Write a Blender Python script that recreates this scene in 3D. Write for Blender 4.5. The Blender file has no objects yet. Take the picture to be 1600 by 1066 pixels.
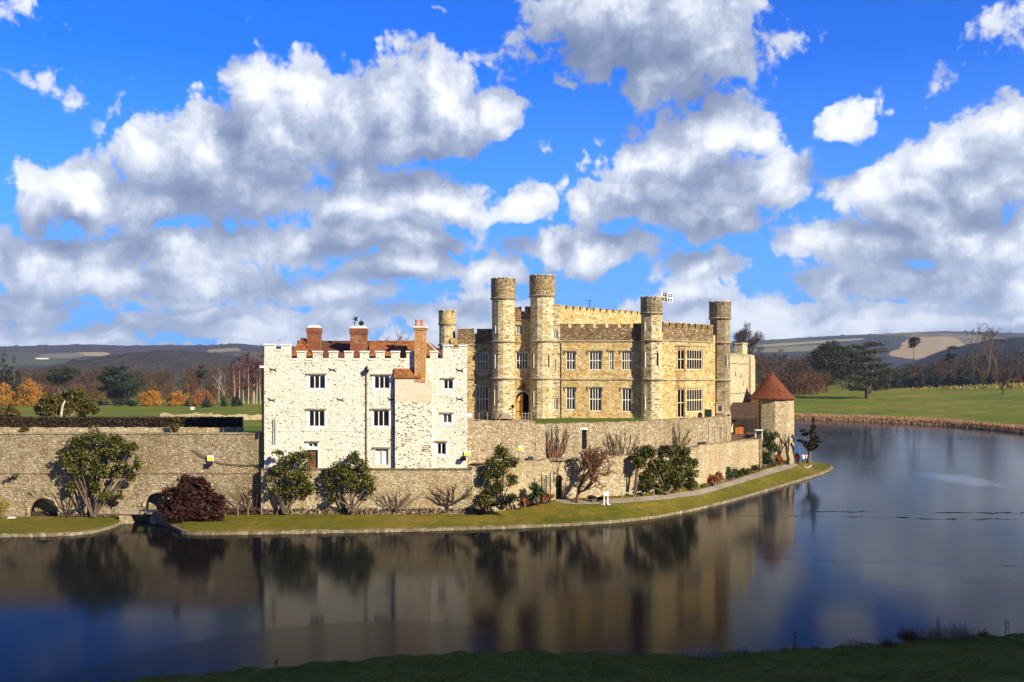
import bpy, bmesh, math, random
import numpy as np
from mathutils import Vector, Matrix
random.seed(7)
C = bpy.context.scene.collection
SC = bpy.context.scene
# ------------------------------------------------------------------ camera
F, CAMZ, YH = 1555.0, 15.5, 585.0          # focal length in photo pixels, eye height over the water, horizon row
cam = bpy.data.objects.new('camera', bpy.data.cameras.new('camera'))
C.objects.link(cam)
cam.location = (0, 0, CAMZ)
cam.rotation_euler = (math.radians(90), 0, 0)
cam.data.sensor_width = 36.0
cam.data.lens = F / 1600.0 * 36.0
cam.data.shift_y = (YH - 533.0) / 1600.0
cam.data.clip_start = 0.5
cam.data.clip_end = 20000
SC.camera = cam
SC.view_settings.view_transform = 'Standard'
SC.view_settings.look = 'None'
SC.view_settings.exposure = 0.75
SC.view_settings.gamma = 1.0
try:
    SC.cycles.use_denoising = True
    SC.cycles.max_bounces = 6
    SC.cycles.diffuse_bounces = 3
    SC.cycles.glossy_bounces = 3
    SC.cycles.transmission_bounces = 2
    SC.cycles.volume_bounces = 0
    SC.cycles.use_adaptive_sampling = True
    SC.cycles.adaptive_threshold = 0.02
    SC.cycles.caustics_reflective = False
    SC.cycles.caustics_refractive = False
except Exception:
    pass
# ------------------------------------------------------------------ sun
SUN_AZ, SUN_EL = 131.0, 29.0               # clockwise from the view direction, and above the horizon
a, e = math.radians(SUN_AZ), math.radians(SUN_EL)
SUN = Vector((math.sin(a) * math.cos(e), math.cos(a) * math.cos(e), math.sin(e)))
sun = bpy.data.objects.new('sun', bpy.data.lights.new('sun', 'SUN'))
C.objects.link(sun)
sun.data.energy = 5.0
sun.data.angle = math.radians(0.5)
sun.data.color = (1.0, 0.90, 0.70)
sun.rotation_euler = SUN.to_track_quat('Z', 'Y').to_euler()
sun.location = SUN * 300
# ------------------------------------------------------------------ sky
W = bpy.data.worlds.new("World")
SC.world = W
W.use_nodes = True


class NG:
    """tiny helper for building node trees"""
    def __init__(s, nt):
        s.nt = nt
    def n(s, t, **kw):
        nd = s.nt.nodes.new(t)
        for k, v in kw.items():
            setattr(nd, k, v)
        return nd
    def put(s, sock, v):
        if v is None:
            return
        if isinstance(v, bpy.types.NodeSocket):
            s.nt.links.new(v, sock)
        else:
            sock.default_value = v
    def m(s, op, a, b=None, c=None, clamp=False):
        nd = s.n('ShaderNodeMath', operation=op)
        nd.use_clamp = clamp
        s.put(nd.inputs[0], a); s.put(nd.inputs[1], b)
        if c is not None: s.put(nd.inputs[2], c)
        return nd.outputs[0]
    def v(s, op, a, b=None, scale=None):
        nd = s.n('ShaderNodeVectorMath', operation=op)
        s.put(nd.inputs[0], a)
        if b is not None: s.put(nd.inputs[1], b)
        if scale is not None: s.put(nd.inputs['Scale'], scale)
        return nd.outputs['Value'] if op in ('LENGTH', 'DOT_PRODUCT', 'DISTANCE') else nd.outputs['Vector']
    def noise(s, vec, scale, detail=3, rough=.5, dim='3D', out='Fac'):
        nd = s.n('ShaderNodeTexNoise', noise_dimensions=dim)
        s.put(nd.inputs['Vector'], vec)
        nd.inputs['Scale'].default_value = scale
        nd.inputs['Detail'].default_value = detail
        nd.inputs['Roughness'].default_value = rough
        return nd.outputs[out]
    def ramp(s, fac, stops, interp='LINEAR'):
        nd = s.n('ShaderNodeValToRGB')
        cr = nd.color_ramp
        cr.interpolation = interp
        while len(cr.elements) < len(stops):
            cr.elements.new(0.5)
        for el, (p, c) in zip(cr.elements, stops):
            el.position = p
            el.color = (c[0], c[1], c[2], 1) if hasattr(c, '__len__') else (c, c, c, 1)
        s.put(nd.inputs[0], fac)
        return nd.outputs[0]
    def mix(s, fac, a, b, blend='MIX'):
        nd = s.n('ShaderNodeMix', data_type='RGBA', blend_type=blend)
        s.put(nd.inputs[0], fac)
        for k, x in ((6, a), (7, b)):
            s.put(nd.inputs[k], (x[0], x[1], x[2], 1) if isinstance(x, tuple) else x)
        return nd.outputs[2]
    def rng(s, v, a, b, c=0., d=1., kind='LINEAR'):
        nd = s.n('ShaderNodeMapRange', interpolation_type=kind)
        nd.clamp = True
        s.put(nd.inputs[0], v)
        for i, x in enumerate((a, b, c, d)):
            s.put(nd.inputs[i + 1], x)
        return nd.outputs[0]


def sky():
    # cloud banks, listed by where they stand: pixel-sized bearings are turned into azimuth and elevation (radians)
    big = [(388, 150, 55, 52), (468, 145, 45, 45), (430, 205, 130, 75), (330, 235, 130, 65), (385, 280, 140, 60), (250, 262, 60, 50),
           (600, 150, 75, 75), (690, 165, 105, 75), (780, 165, 42, 45), (650, 215, 80, 40), (560, 190, 60, 70),
           (120, 315, 105, 45), (150, 275, 42, 32), (55, 335, 55, 25), (230, 320, 120, 42),
           (560, 275, 55, 40), (640, 310, 115, 52), (715, 320, 60, 48), (560, 330, 120, 45),
           (270, 385, 100, 32), (120, 415, 140, 42), (440, 395, 120, 36), (620, 380, 150, 30), (250, 440, 230, 36),
           (640, 425, 120, 26), (765, 428, 55, 26), (500, 455, 130, 26), (60, 400, 80, 40),
           (1010, 30, 195, 90), (1100, 100, 115, 62), (920, 10, 105, 60), (1010, 130, 60, 36),
           (1130, 205, 95, 46), (1060, 250, 130, 50), (985, 300, 115, 48), (1150, 285, 130, 60), (900, 318, 40, 30),
           (1110, 345, 120, 40), (1312, 186, 50, 32),
           (1570, 190, 85, 52), (1510, 235, 100, 52), (1430, 296, 100, 40), (1570, 270, 90, 50),
           (1480, 365, 190, 44), (1330, 385, 85, 42), (1590, 380, 70, 60), (1450, 330, 120, 45),
           (1470, 440, 200, 34), (1300, 450, 60, 22), (1100, 432, 75, 28), (930, 388, 95, 36), (860, 380, 55, 30),
           (1600, 450, 100, 44), (815, 325, 42, 32), (1080, 470, 90, 22)]
    thin = [(40, 115, 85, 40), (95, 155, 50, 32), (10, 20, 40, 34), (185, 185, 36, 30), (1235, 85, 36, 40), (1395, 155, 40, 18),
            (1500, 80, 46, 40), (1575, 45, 50, 40), (1250, 250, 60, 70), (760, 80, 46, 30), (745, 245, 40, 30), (845, 228, 20, 18),
            (398, 35, 20, 9), (155, 78, 26, 10), (685, 25, 20, 20), (300, 165, 40, 40), (950, 210, 26, 9), (580, 90, 60, 36), (830, 120, 60, 30)]

    def ang(px, py):
        az = math.atan((px - 800) / F)
        return az, math.atan((YH - py) / F * math.cos(az))

    g = bpy.data.node_groups.new('cloud_field', 'ShaderNodeTree')
    g.interface.new_socket('P', in_out='INPUT', socket_type='NodeSocketVector')
    g.interface.new_socket('D', in_out='OUTPUT', socket_type='NodeSocketFloat')
    g.interface.new_socket('S', in_out='OUTPUT', socket_type='NodeSocketFloat')
    k = NG(g)
    gi, go = k.n('NodeGroupInput'), k.n('NodeGroupOutput')
    P = gi.outputs[0]
    w1 = k.v('SCALE', k.v('SUBTRACT', k.noise(P, 9, 2, .5, '2D', 'Color'), (.5, .5, .5)), scale=.046)
    w2 = k.v('SCALE', k.v('SUBTRACT', k.noise(P, 34, 3, .6, '2D', 'Color'), (.5, .5, .5)), scale=.017)
    Q = k.v('ADD', k.v('ADD', P, w1), w2)

    def field(blobs, smooth):
        acc = None
        for (cx, cy, rx, ry) in blobs:
            az, el = ang(cx, cy)
            d = k.v('MULTIPLY', k.v('SUBTRACT', Q, (az, el, 0)), (F / (rx * 1.24), F / (ry * 1.26), 0))
            r = k.m('SUBTRACT', 1.0, k.v('LENGTH', d))
            acc = r if acc is None else k.m('SMOOTH_MAX', acc, r, smooth)
        return acc
    D1 = field(big, .25)
    D2 = k.m('MULTIPLY', field(thin, .2), .24)
    # everywhere outside the listed part of the sky: clouds by chance
    px = k.n('ShaderNodeSeparateXYZ'); k.put(px.inputs[0], P)
    far = k.m('MAXIMUM', k.rng(k.m('ABSOLUTE', px.outputs[0]), .50, .62), k.rng(px.outputs[1], .38, .46))
    rnd = k.m('MULTIPLY', k.m('SUBTRACT', k.noise(Q, 4.5, 2, .5, '2D'), .60), 5.0)
    rnd = k.m('SUBTRACT', rnd, k.m('MULTIPLY', k.m('SUBTRACT', 1.0, far), 9.0))
    # banked layers towards the horizon
    low = k.m('MULTIPLY', k.rng(px.outputs[1], .125, .05), k.rng(px.outputs[1], -.02, .01))
    strat = k.noise(k.v('MULTIPLY', Q, (7, 30, 1)), 1.0, 3, .55, '2D')
    hor = k.m('SUBTRACT', k.m('MULTIPLY', k.m('MULTIPLY', k.m('SUBTRACT', strat, .22), 2.4), low), k.m('MULTIPLY', k.m('SUBTRACT', 1.0, low), .6))
    D = k.m('SMOOTH_MAX', k.m('SMOOTH_MAX', k.m('MAXIMUM', D1, D2), rnd, .2), hor, .15)
    vo = k.n('ShaderNodeTexVoronoi', voronoi_dimensions='2D', feature='SMOOTH_F1')
    k.put(vo.inputs['Vector'], Q)
    vo.inputs['Scale'].default_value = 21
    vo.inputs['Detail'].default_value = 3
    vo.inputs['Roughness'].default_value = .55
    vo.inputs['Smoothness'].default_value = .5
    puff = k.m('MULTIPLY', k.m('SUBTRACT', .46, vo.outputs['Distance']), .52)
    fine = k.m('MULTIPLY', k.m('SUBTRACT', k.noise(P, 60, 5, .65, '2D'), .5), .46)
    k.put(go.inputs[0], k.m('ADD', k.m('ADD', k.m('ADD', D, .075), puff), fine))
    k.put(go.inputs[1], D)

    k = NG(W.node_tree)
    for nd in list(W.node_tree.nodes):
        W.node_tree.nodes.remove(nd)
    out, bg = k.n('ShaderNodeOutputWorld'), k.n('ShaderNodeBackground')
    k.put(out.inputs[0], bg.outputs[0])
    tc = k.n('ShaderNodeTexCoord')
    sx = k.n('ShaderNodeSeparateXYZ'); k.put(sx.inputs[0], tc.outputs['Generated'])
    az = k.m('ARCTAN2', sx.outputs[0], sx.outputs[1])
    el = k.m('ARCSINE', sx.outputs[2])
    cb = k.n('ShaderNodeCombineXYZ'); k.put(cb.inputs[0], az); k.put(cb.inputs[1], el)
    P = cb.outputs[0]

    def D(off):
        gn = k.n('ShaderNodeGroup'); gn.node_tree = g
        k.put(gn.inputs[0], k.v('ADD', P, off) if off else P)
        return gn.outputs
    (d0, s0), (d1, s1) = D(None), D((.016, .040, 0))
    sk = k.n('ShaderNodeTexSky', sky_type='NISHITA')
    sk.sun_disc = False
    sk.sun_elevation = math.radians(SUN_EL)
    sk.sun_rotation = math.radians(SUN_AZ)
    sk.altitude = 60
    sk.air_density, sk.dust_density, sk.ozone_density = 1.0, .3, 3.0
    blue = k.mix(1.0, sk.outputs[0], (.03, .46, 1.40), 'MULTIPLY')
    low = k.rng(el, .30, .02)
    blue = k.mix(k.m('MULTIPLY', low, .80), blue, (1.1, 3.2, 7.0))
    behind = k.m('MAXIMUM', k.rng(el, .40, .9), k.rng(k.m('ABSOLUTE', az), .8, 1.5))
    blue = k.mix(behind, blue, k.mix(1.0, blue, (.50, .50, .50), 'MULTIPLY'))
    lit = k.m('ADD', k.m('MULTIPLY', k.m('SUBTRACT', s0, s1), .60), k.m('MULTIPLY', k.m('SUBTRACT', d0, s0), .60))
    lit = k.m('ADD', k.m('ADD', k.rng(lit, -.55, .60), k.m('MULTIPLY', k.rng(d0, .34, .02), .12)), k.m('MULTIPLY', k.m('SUBTRACT', k.m('SUBTRACT', d0, s0), k.m('SUBTRACT', d1, s1)), .14))
    lit = k.m('SUBTRACT', lit, k.m('MULTIPLY', k.rng(el, .22, .33), .12))      # seen from underneath
    lit = k.m('SUBTRACT', lit, k.m('MULTIPLY', k.rng(el, .17, .05), -.07))
    col = k.ramp(lit, [(.10, (.17, .225, .36)), (.32, (.275, .335, .48)), (.50, (.45, .51, .64)), (.64, (.68, .725, .82)), (.76, (.88, .90, .95)), (.90, (1.06, 1.06, 1.06))])
    col = k.mix(1.0, col, (7.2, 7.2, 7.2), 'MULTIPLY')
    col = k.mix(k.rng(el, .12, .01, 0, .45), col, (3.4, 4.4, 6.2))
    alpha = k.m('MULTIPLY', k.rng(d0, 0.0, .24, kind='SMOOTHSTEP'), .97)
    c = k.mix(alpha, blue, col)
    c = k.mix(k.rng(el, .0, -.03), c, (.6, .7, .6))
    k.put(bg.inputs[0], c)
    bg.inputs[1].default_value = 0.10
    W.cycles.sampling_method = 'MANUAL'
    W.cycles.sample_map_resolution = 1024


sky()
# ------------------------------------------------------------------ helpers
def X_(px, Y): return (px - 800.0) * Y / F
def Z_(py, Y): return CAMZ - (py - YH) * Y / F
def PT(px, py, Y): return Vector((X_(px, Y), Y, Z_(py, Y)))
def Y_at(py, z): return (CAMZ - z) * F / (py - YH)          # distance at which height z shows on that row
def lerp(a, b, t): return a + (b - a) * t
def interp(x, tab): return float(np.interp(x, [p[0] for p in tab], [p[1] for p in tab]))


def tag(o, label=None, cat=None, group=None, kind=None):
    if label: o['label'] = label
    if cat: o['category'] = cat
    if group: o['group'] = group
    if kind: o['kind'] = kind
    return o


def empty(name, loc, label, cat, group=None):
    o = bpy.data.objects.new(name, None)
    o.empty_display_size = .3
    C.objects.link(o)
    o.location = loc
    return tag(o, label, cat, group)


def wloc(o):
    v = Vector((0, 0, 0))
    while o is not None:
        v = v + o.location
        o = o.parent
    return v


def link_mesh(name, me, parent=None, base=(0, 0, 0)):
    """mesh given in world coordinates; its origin is put at base (things) or at its parent's origin (parts)"""
    o = bpy.data.objects.new(name, me)
    C.objects.link(o)
    b = wloc(parent) if parent else Vector(base)
    if b.length > 0:
        me.transform(Matrix.Translation(-b))
    if parent: o.parent = parent
    else: o.location = b
    return o


class Fr:
    """upright wall frame: u along the wall, d out of the wall (towards the viewer), z up"""
    def __init__(s, a, b):
        s.o = Vector((a[0], a[1], 0))
        t = Vector((b[0] - a[0], b[1] - a[1], 0))
        s.len = t.length
        s.t = t.normalized()
        s.n = Vector((s.t.y, -s.t.x, 0))
    def pt(s, u, d, z): return s.o + s.t * u + s.n * d + Vector((0, 0, z))
    def u(s, px, d=0.0):
        k = (px - 800.0) / F
        ox, oy = s.o.x + s.n.x * d, s.o.y + s.n.y * d
        return (k * oy - ox) / (s.t.x - k * s.t.y)
    def Y(s, u, d=0.0): return s.o.y + s.t.y * u + s.n.y * d
    def z(s, px, py, d=0.0): return Z_(py, s.Y(s.u(px, d), d))
    def hole(s, x0, x1, y0, y1):
        ua, ub = s.u(x0), s.u(x1)
        Y = s.Y((ua + ub) / 2)
        return (ua, ub, Z_(y1, Y), Z_(y0, Y))


class MB:
    def __init__(s): s.V, s.Fc, s.M = [], [], []
    def add(s, vs, fs, mi=0):
        b = len(s.V)
        s.V += [tuple(v) for v in vs]
        s.Fc += [tuple(i + b for i in f) for f in fs]
        s.M += [mi] * len(fs)
    def quad(s, *p, mi=0): s.add(p, [tuple(range(len(p)))], mi)
    def box(s, x0, x1, y0, y1, z0, z1, mi=0):
        v = [(x, y, z) for z in (z0, z1) for y in (y0, y1) for x in (x0, x1)]
        s.add(v, [(0, 2, 3, 1), (4, 5, 7, 6), (0, 1, 5, 4), (2, 6, 7, 3), (0, 4, 6, 2), (1, 3, 7, 5)], mi)
    def fbox(s, fr, u0, u1, d0, d1, z0, z1, mi=0):
        v = [fr.pt(u, d, z) for z in (z0, z1) for d in (d1, d0) for u in (u0, u1)]
        s.add(v, [(0, 2, 3, 1), (4, 5, 7, 6), (0, 1, 5, 4), (2, 6, 7, 3), (0, 4, 6, 2), (1, 3, 7, 5)], mi)
    def fprism(s, fr, poly, d0, d1, mi=0):
        n = len(poly)
        v = [fr.pt(u, d1, z) for u, z in poly] + [fr.pt(u, d0, z) for u, z in poly]
        s.add(v, [tuple(range(n)), tuple(range(2 * n - 1, n - 1, -1))] + [(i, i + n, (i + 1) % n + n, (i + 1) % n) for i in range(n)], mi)
    def prism(s, poly, z0, z1, skip=(), cap=True, mi=0):
        """poly: plan points; z0/z1 numbers or per-point lists"""
        n = len(poly)
        a = z0 if hasattr(z0, '__len__') else [z0] * n
        b = z1 if hasattr(z1, '__len__') else [z1] * n
        v = [(p[0], p[1], a[i]) for i, p in enumerate(poly)] + [(p[0], p[1], b[i]) for i, p in enumerate(poly)]
        f = [(i, (i + 1) % n, (i + 1) % n + n, i + n) for i in range(n) if i not in skip]
        if cap: f.append(tuple(range(n, 2 * n)))
        s.add(v, f, mi)
    def lathe(s, prof, c, n=16, mi=0, ph=0.0, caps=True):
        v, f = [], []
        for r, z in prof:
            for i in range(n):
                t = ph + 2 * math.pi * i / n
                v.append((c[0] + r * math.cos(t), c[1] + r * math.sin(t), z))
        for j in range(len(prof) - 1):
            for i in range(n):
                f.append((j * n + i, j * n + (i + 1) % n, (j + 1) * n + (i + 1) % n, (j + 1) * n + i))
        if caps:
            f.append(tuple(range(n))[::-1]); f.append(tuple((len(prof) - 1) * n + i for i in range(n)))
        s.add(v, f, mi)
    def tube(s, pts, rad, n=5, mi=0, cap=True):
        pts = [Vector(p) for p in pts]
        r = rad if hasattr(rad, '__len__') else [rad] * len(pts)
        v, f = [], []
        ref = Vector((.31, .77, .55)).normalized()
        for i, p in enumerate(pts):
            t = (pts[min(i + 1, len(pts) - 1)] - pts[max(i - 1, 0)])
            t = t.normalized() if t.length > 1e-9 else Vector((0, 0, 1))
            a = t.cross(ref)
            a = a.normalized() if a.length > 1e-4 else t.orthogonal().normalized()
            b = t.cross(a)
            for k in range(n):
                an = 2 * math.pi * k / n
                v.append(p + (a * math.cos(an) + b * math.sin(an)) * r[i])
        for i in range(len(pts) - 1):
            for k in range(n):
                f.append((i * n + k, i * n + (k + 1) % n, (i + 1) * n + (k + 1) % n, (i + 1) * n + k))
        if cap:
            f.append(tuple(range(n))[::-1]); f.append(tuple((len(pts) - 1) * n + k for k in range(n)))
        s.add(v, f, mi)
    def build(s, name, mat, parent=None, base=(0, 0, 0), smooth=False):
        me = bpy.data.meshes.new(name)
        me.from_pydata(s.V, [], s.Fc)
        for m in (mat if isinstance(mat, (list, tuple)) else [mat]):
            me.materials.append(m)
        if any(s.M):
            me.polygons.foreach_set('material_index', s.M)
        if smooth:
            me.polygons.foreach_set('use_smooth', [True] * len(me.polygons))
        me.validate()
        bm = bmesh.new(); bm.from_mesh(me)
        bmesh.ops.recalc_face_normals(bm, faces=bm.faces) if s.fixn else None
        bm.to_mesh(me); bm.free()
        me.update()
        return link_mesh(name, me, parent, base)
    fixn = True


def np_mesh(name, verts, faces, mat, parent=None, base=(0, 0, 0)):
    """verts (N,3), faces (M,k) arrays of equal-sided faces"""
    verts = np.asarray(verts, np.float32); faces = np.asarray(faces, np.int32)
    me = bpy.data.meshes.new(name)
    k = faces.shape[1]
    me.vertices.add(len(verts)); me.vertices.foreach_set('co', verts.ravel())
    me.loops.add(faces.size); me.loops.foreach_set('vertex_index', faces.ravel())
    me.polygons.add(len(faces))
    me.polygons.foreach_set('loop_start', np.arange(0, faces.size, k, dtype=np.int32))
    me.polygons.foreach_set('loop_total', np.full(len(faces), k, np.int32))
    me.materials.append(mat)
    me.update(calc_edges=True); me.validate()
    return link_mesh(name, me, parent, base)


# ------------------------------------------------------------------ materials
def newmat(name):
    m = bpy.data.materials.new(name)
    m.use_nodes = True
    k = NG(m.node_tree)
    b = m.node_tree.nodes['Principled BSDF']
    b.inputs['Roughness'].default_value = .85
    b.inputs['Specular IOR Level'].default_value = .25
    return m, k, b


def coords(k, scale=(1, 1, 1), rot=0):
    tc = k.n('ShaderNodeTexCoord')
    if scale == (1, 1, 1): return tc.outputs['Object']
    return k.v('MULTIPLY', tc.outputs['Object'], scale)


def bump(k, b, h, dist=.05, strength=.6):
    nd = k.n('ShaderNodeBump')
    nd.inputs['Distance'].default_value = dist
    nd.inputs['Strength'].default_value = strength
    k.put(nd.inputs['Height'], h)
    k.put(b.inputs['Normal'], nd.outputs[0])


def plain(name, col, rough=.8, metal=0, var=.15, scale=3.0, spec=.25):
    m, k, b = newmat(name)
    n = k.noise(coords(k), scale, 4, .6)
    c = k.mix(k.rng(n, .3, .7), tuple(x * (1 - var) for x in col), tuple(min(1, x * (1 + var)) for x in col))
    k.put(b.inputs['Base Color'], c)
    b.inputs['Roughness'].default_value = rough
    b.inputs['Metallic'].default_value = metal
    b.inputs['Specular IOR Level'].default_value = spec
    return m


def stone(name, cols, size=(.6, .3), rand=.75, mortar=(.2, .16, .1), mortar_w=.06, mortar_amt=.7, stain=None, stain_sc=.35, stain_amt=.6,
          spots=None, spot_frac=.1, bumpd=.05, fine=.25, drip=None, spot_size=(.26, .17), moss=None):
    """irregular coursed stonework: blocky cells with a colour each, joints, weather stains"""
    m, k, b = newmat(name)
    P = coords(k)
    wob = k.v('SCALE', k.v('SUBTRACT', k.noise(P, 1.3, 3, .6, out='Color'), (.5, .5, .5)), scale=.30)
    Q = k.v('MULTIPLY', k.v('ADD', P, wob), (1 / size[0], 1 / size[0], 1 / size[1]))
    vo = k.n('ShaderNodeTexVoronoi', voronoi_dimensions='3D', feature='F1', distance='CHEBYCHEV')
    k.put(vo.inputs['Vector'], Q); vo.inputs['Scale'].default_value = 1; vo.inputs['Randomness'].default_value = rand
    v2 = k.n('ShaderNodeTexVoronoi', voronoi_dimensions='3D', feature='F2', distance='CHEBYCHEV')
    k.put(v2.inputs['Vector'], Q); v2.inputs['Scale'].default_value = 1; v2.inputs['Randomness'].default_value = rand
    edge = k.m('SUBTRACT', v2.outputs['Distance'], vo.outputs['Distance'])
    sc = k.n('ShaderNodeSeparateColor'); k.put(sc.inputs[0], vo.outputs['Color'])
    n = len(cols)
    c = k.ramp(sc.outputs[0], [(i / max(1, n - 1), x) for i, x in enumerate(cols)])
    big = k.noise(P, stain_sc, 4, .65)
    if stain:
        c = k.mix(k.m('MULTIPLY', k.rng(big, .44, .66), stain_amt), c, stain)
    if drip:
        dn = k.noise(k.v('MULTIPLY', P, (1.6, 1.6, .16)), 1.0, 4, .6)
        c = k.mix(k.m('MULTIPLY', k.rng(dn, .5, .7), .55), c, drip)
    if moss:
        c = k.mix(k.m('MULTIPLY', k.rng(k.noise(P, .13, 5, .7), .50, .66), .6), c, moss)
    fn = k.noise(P, 7, 4, .7)
    c = k.mix(k.rng(fn, .25, .75), k.mix(fine, c, (.02, .015, .01)), c)
    if spots:
        cl = k.noise(P, .5, 3, .6)
        v3 = k.n('ShaderNodeTexVoronoi', voronoi_dimensions='3D', feature='F1')
        k.put(v3.inputs['Vector'], k.v('MULTIPLY', k.v('ADD', P, wob), (1 / spot_size[0], 1 / spot_size[0], 1 / spot_size[1]))); v3.inputs['Scale'].default_value = 1
        s3 = k.n('ShaderNodeSeparateColor'); k.put(s3.inputs[0], v3.outputs['Color'])
        thr = k.m('SUBTRACT', 1.0, k.m('MULTIPLY', k.rng(cl, .28, .70, .3, 1.8), spot_frac))
        on = k.m('MULTIPLY', k.rng(s3.outputs[1], thr, k.m('ADD', thr, .03)), k.rng(v3.outputs['Distance'], .60, .42))
        c = k.mix(on, c, spots)
    j = k.m('MULTIPLY', k.rng(edge, mortar_w * 2.2, mortar_w * .4), mortar_amt)
    c = k.mix(j, c, mortar)
    k.put(b.inputs['Base Color'], c)
    bump(k, b, k.m('ADD', k.rng(edge, 0, .25), k.m('MULTIPLY', fn, .8)), bumpd, .7)
    b.inputs['Specular IOR Level'].default_value = .1
    return m


def leafmat(name, cols, rough=.6, spec=.3, patch=None, patch_sc=.5):
    m, k, b = newmat(name)
    g = k.n('ShaderNodeNewGeometry')
    c = k.ramp(g.outputs['Random Per Island'], [(i / max(1, len(cols) - 1), x) for i, x in enumerate(cols)])
    if patch:
        c = k.mix(k.rng(k.noise(coords(k), patch_sc, 3, .6), .45, .62), c, patch)
    k.put(b.inputs['Base Color'], c)
    b.inputs['Roughness'].default_value = rough
    b.inputs['Specular IOR Level'].default_value = spec
    return m


M = {}
M['ashlar'] = stone('honey ashlar', [(.40, .26, .095), (.60, .43, .19), (.65, .48, .225), (.72, .56, .29), (.49, .32, .115), (.76, .63, .36)], (.58, .28), .8,
                    mortar=(.20, .14, .06), mortar_w=.05, mortar_amt=.5, stain=(.56, .34, .09), stain_sc=.32, stain_amt=.40, spots=(.13, .09, .045), spot_frac=.14, spot_size=(.42, .16), bumpd=.04)
M['ashlar_pale'] = stone('pale turret ashlar', [(.52, .39, .19), (.69, .55, .31), (.76, .63, .39), (.80, .69, .45), (.47, .34, .16), (.82, .72, .49)], (.60, .28), .8,
                         mortar=(.20, .15, .08), mortar_w=.05, mortar_amt=.5, stain=(.50, .34, .12), stain_sc=.4, stain_amt=.45, spots=(.15, .11, .06), spot_frac=.18, spot_size=(.50, .15), bumpd=.04)
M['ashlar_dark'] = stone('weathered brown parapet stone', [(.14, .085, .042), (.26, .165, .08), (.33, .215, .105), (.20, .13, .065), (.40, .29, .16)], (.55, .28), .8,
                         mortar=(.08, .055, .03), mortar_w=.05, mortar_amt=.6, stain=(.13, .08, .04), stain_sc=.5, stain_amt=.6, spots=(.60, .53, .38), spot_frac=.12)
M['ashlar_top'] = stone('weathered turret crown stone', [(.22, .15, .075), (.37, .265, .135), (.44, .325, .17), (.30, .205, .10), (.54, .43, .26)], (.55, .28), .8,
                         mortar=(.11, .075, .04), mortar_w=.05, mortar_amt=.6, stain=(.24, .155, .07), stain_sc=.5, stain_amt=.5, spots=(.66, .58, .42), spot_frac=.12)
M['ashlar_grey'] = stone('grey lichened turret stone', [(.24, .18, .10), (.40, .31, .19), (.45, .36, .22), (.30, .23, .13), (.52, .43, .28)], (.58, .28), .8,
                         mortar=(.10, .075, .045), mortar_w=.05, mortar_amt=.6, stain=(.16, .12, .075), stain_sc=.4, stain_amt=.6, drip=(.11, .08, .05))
M['course'] = stone('string course stone', [(.30, .24, .15), (.45, .37, .24), (.5, .42, .28)], (.9, .4), .5, mortar_amt=.2)
M['flint_white'] = stone('whitewashed ragstone', [(.70, .63, .46), (.80, .74, .59), (.84, .79, .66), (.87, .83, .72), (.76, .68, .50), (.85, .80, .68)], (.34, .19), .9,
                         mortar=(.84, .79, .67), mortar_w=.06, mortar_amt=.6, stain=(.76, .66, .45), stain_sc=.33, stain_amt=.4, spots=(.12, .085, .045), spot_frac=.24, spot_size=(.30, .14), bumpd=.04, fine=.10)
M['render_white'] = plain('white limewashed dressings', (.84, .82, .76), .8, var=.05)
M['render_warm'] = stone('warm brick of the stack base', [(.70, .55, .38), (.76, .62, .44), (.80, .68, .52), (.72, .58, .42)], (.3, .11), .5, mortar=(.76, .68, .54), mortar_amt=.5,
                         stain=(.62, .42, .25), stain_sc=.6, stain_amt=.45, fine=.1, bumpd=.02)
M['rubble'] = stone('rubble retaining wall', [(.21, .15, .085), (.32, .24, .14), (.41, .32, .195), (.52, .43, .29), (.26, .19, .105), (.62, .535, .38), (.36, .275, .16)], (.30, .18), 1.0,
                    mortar=(.25, .175, .095), mortar_w=.09, mortar_amt=.6, stain=(.25, .18, .10), stain_sc=.12, stain_amt=.75, spots=(.64, .565, .41), spot_frac=.17, spot_size=(.17, .13), bumpd=.05, drip=(.13, .085, .045), moss=(.17, .14, .045))
M['rubble_light'] = stone('pale rubble retaining wall', [(.32, .23, .12), (.45, .345, .195), (.56, .455, .285), (.66, .565, .39), (.37, .27, .14), (.72, .635, .46)], (.30, .18), 1.0,
                          mortar=(.38, .285, .16), mortar_w=.09, mortar_amt=.6, stain=(.46, .29, .11), stain_sc=.22, stain_amt=.6, spots=(.78, .71, .55), spot_frac=.15, spot_size=(.17, .13), bumpd=.05, drip=(.22, .15, .08), moss=(.24, .19, .075))
M['far_stone'] = stone('pale far wing stone', [(.54, .44, .26), (.64, .54, .34), (.70, .60, .40)], (.7, .4), .8, mortar=(.3, .24, .15), mortar_amt=.4, spots=(.2, .15, .09), spot_frac=.12, stain=(.45, .33, .16), stain_amt=.4)
M['tile'] = stone('red clay roof tiles', [(.13, .032, .016), (.20, .048, .022), (.26, .066, .028), (.16, .04, .022), (.30, .095, .04), (.10, .03, .02)], (.32, .18), .6,
                  mortar=(.08, .03, .02), mortar_w=.08, mortar_amt=.5, stain=(.17, .075, .035), stain_sc=.5, stain_amt=.6, bumpd=.05, moss=(.20, .10, .035))
M['tile_orange'] = stone('orange clay roof tiles', [(.22, .06, .025), (.34, .10, .035), (.42, .14, .05), (.26, .08, .035), (.48, .20, .07), (.18, .055, .03)], (.32, .18), .6,
                  mortar=(.08, .03, .02), mortar_w=.08, mortar_amt=.5, stain=(.44, .22, .05), stain_sc=.6, stain_amt=.5, bumpd=.05)
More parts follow.
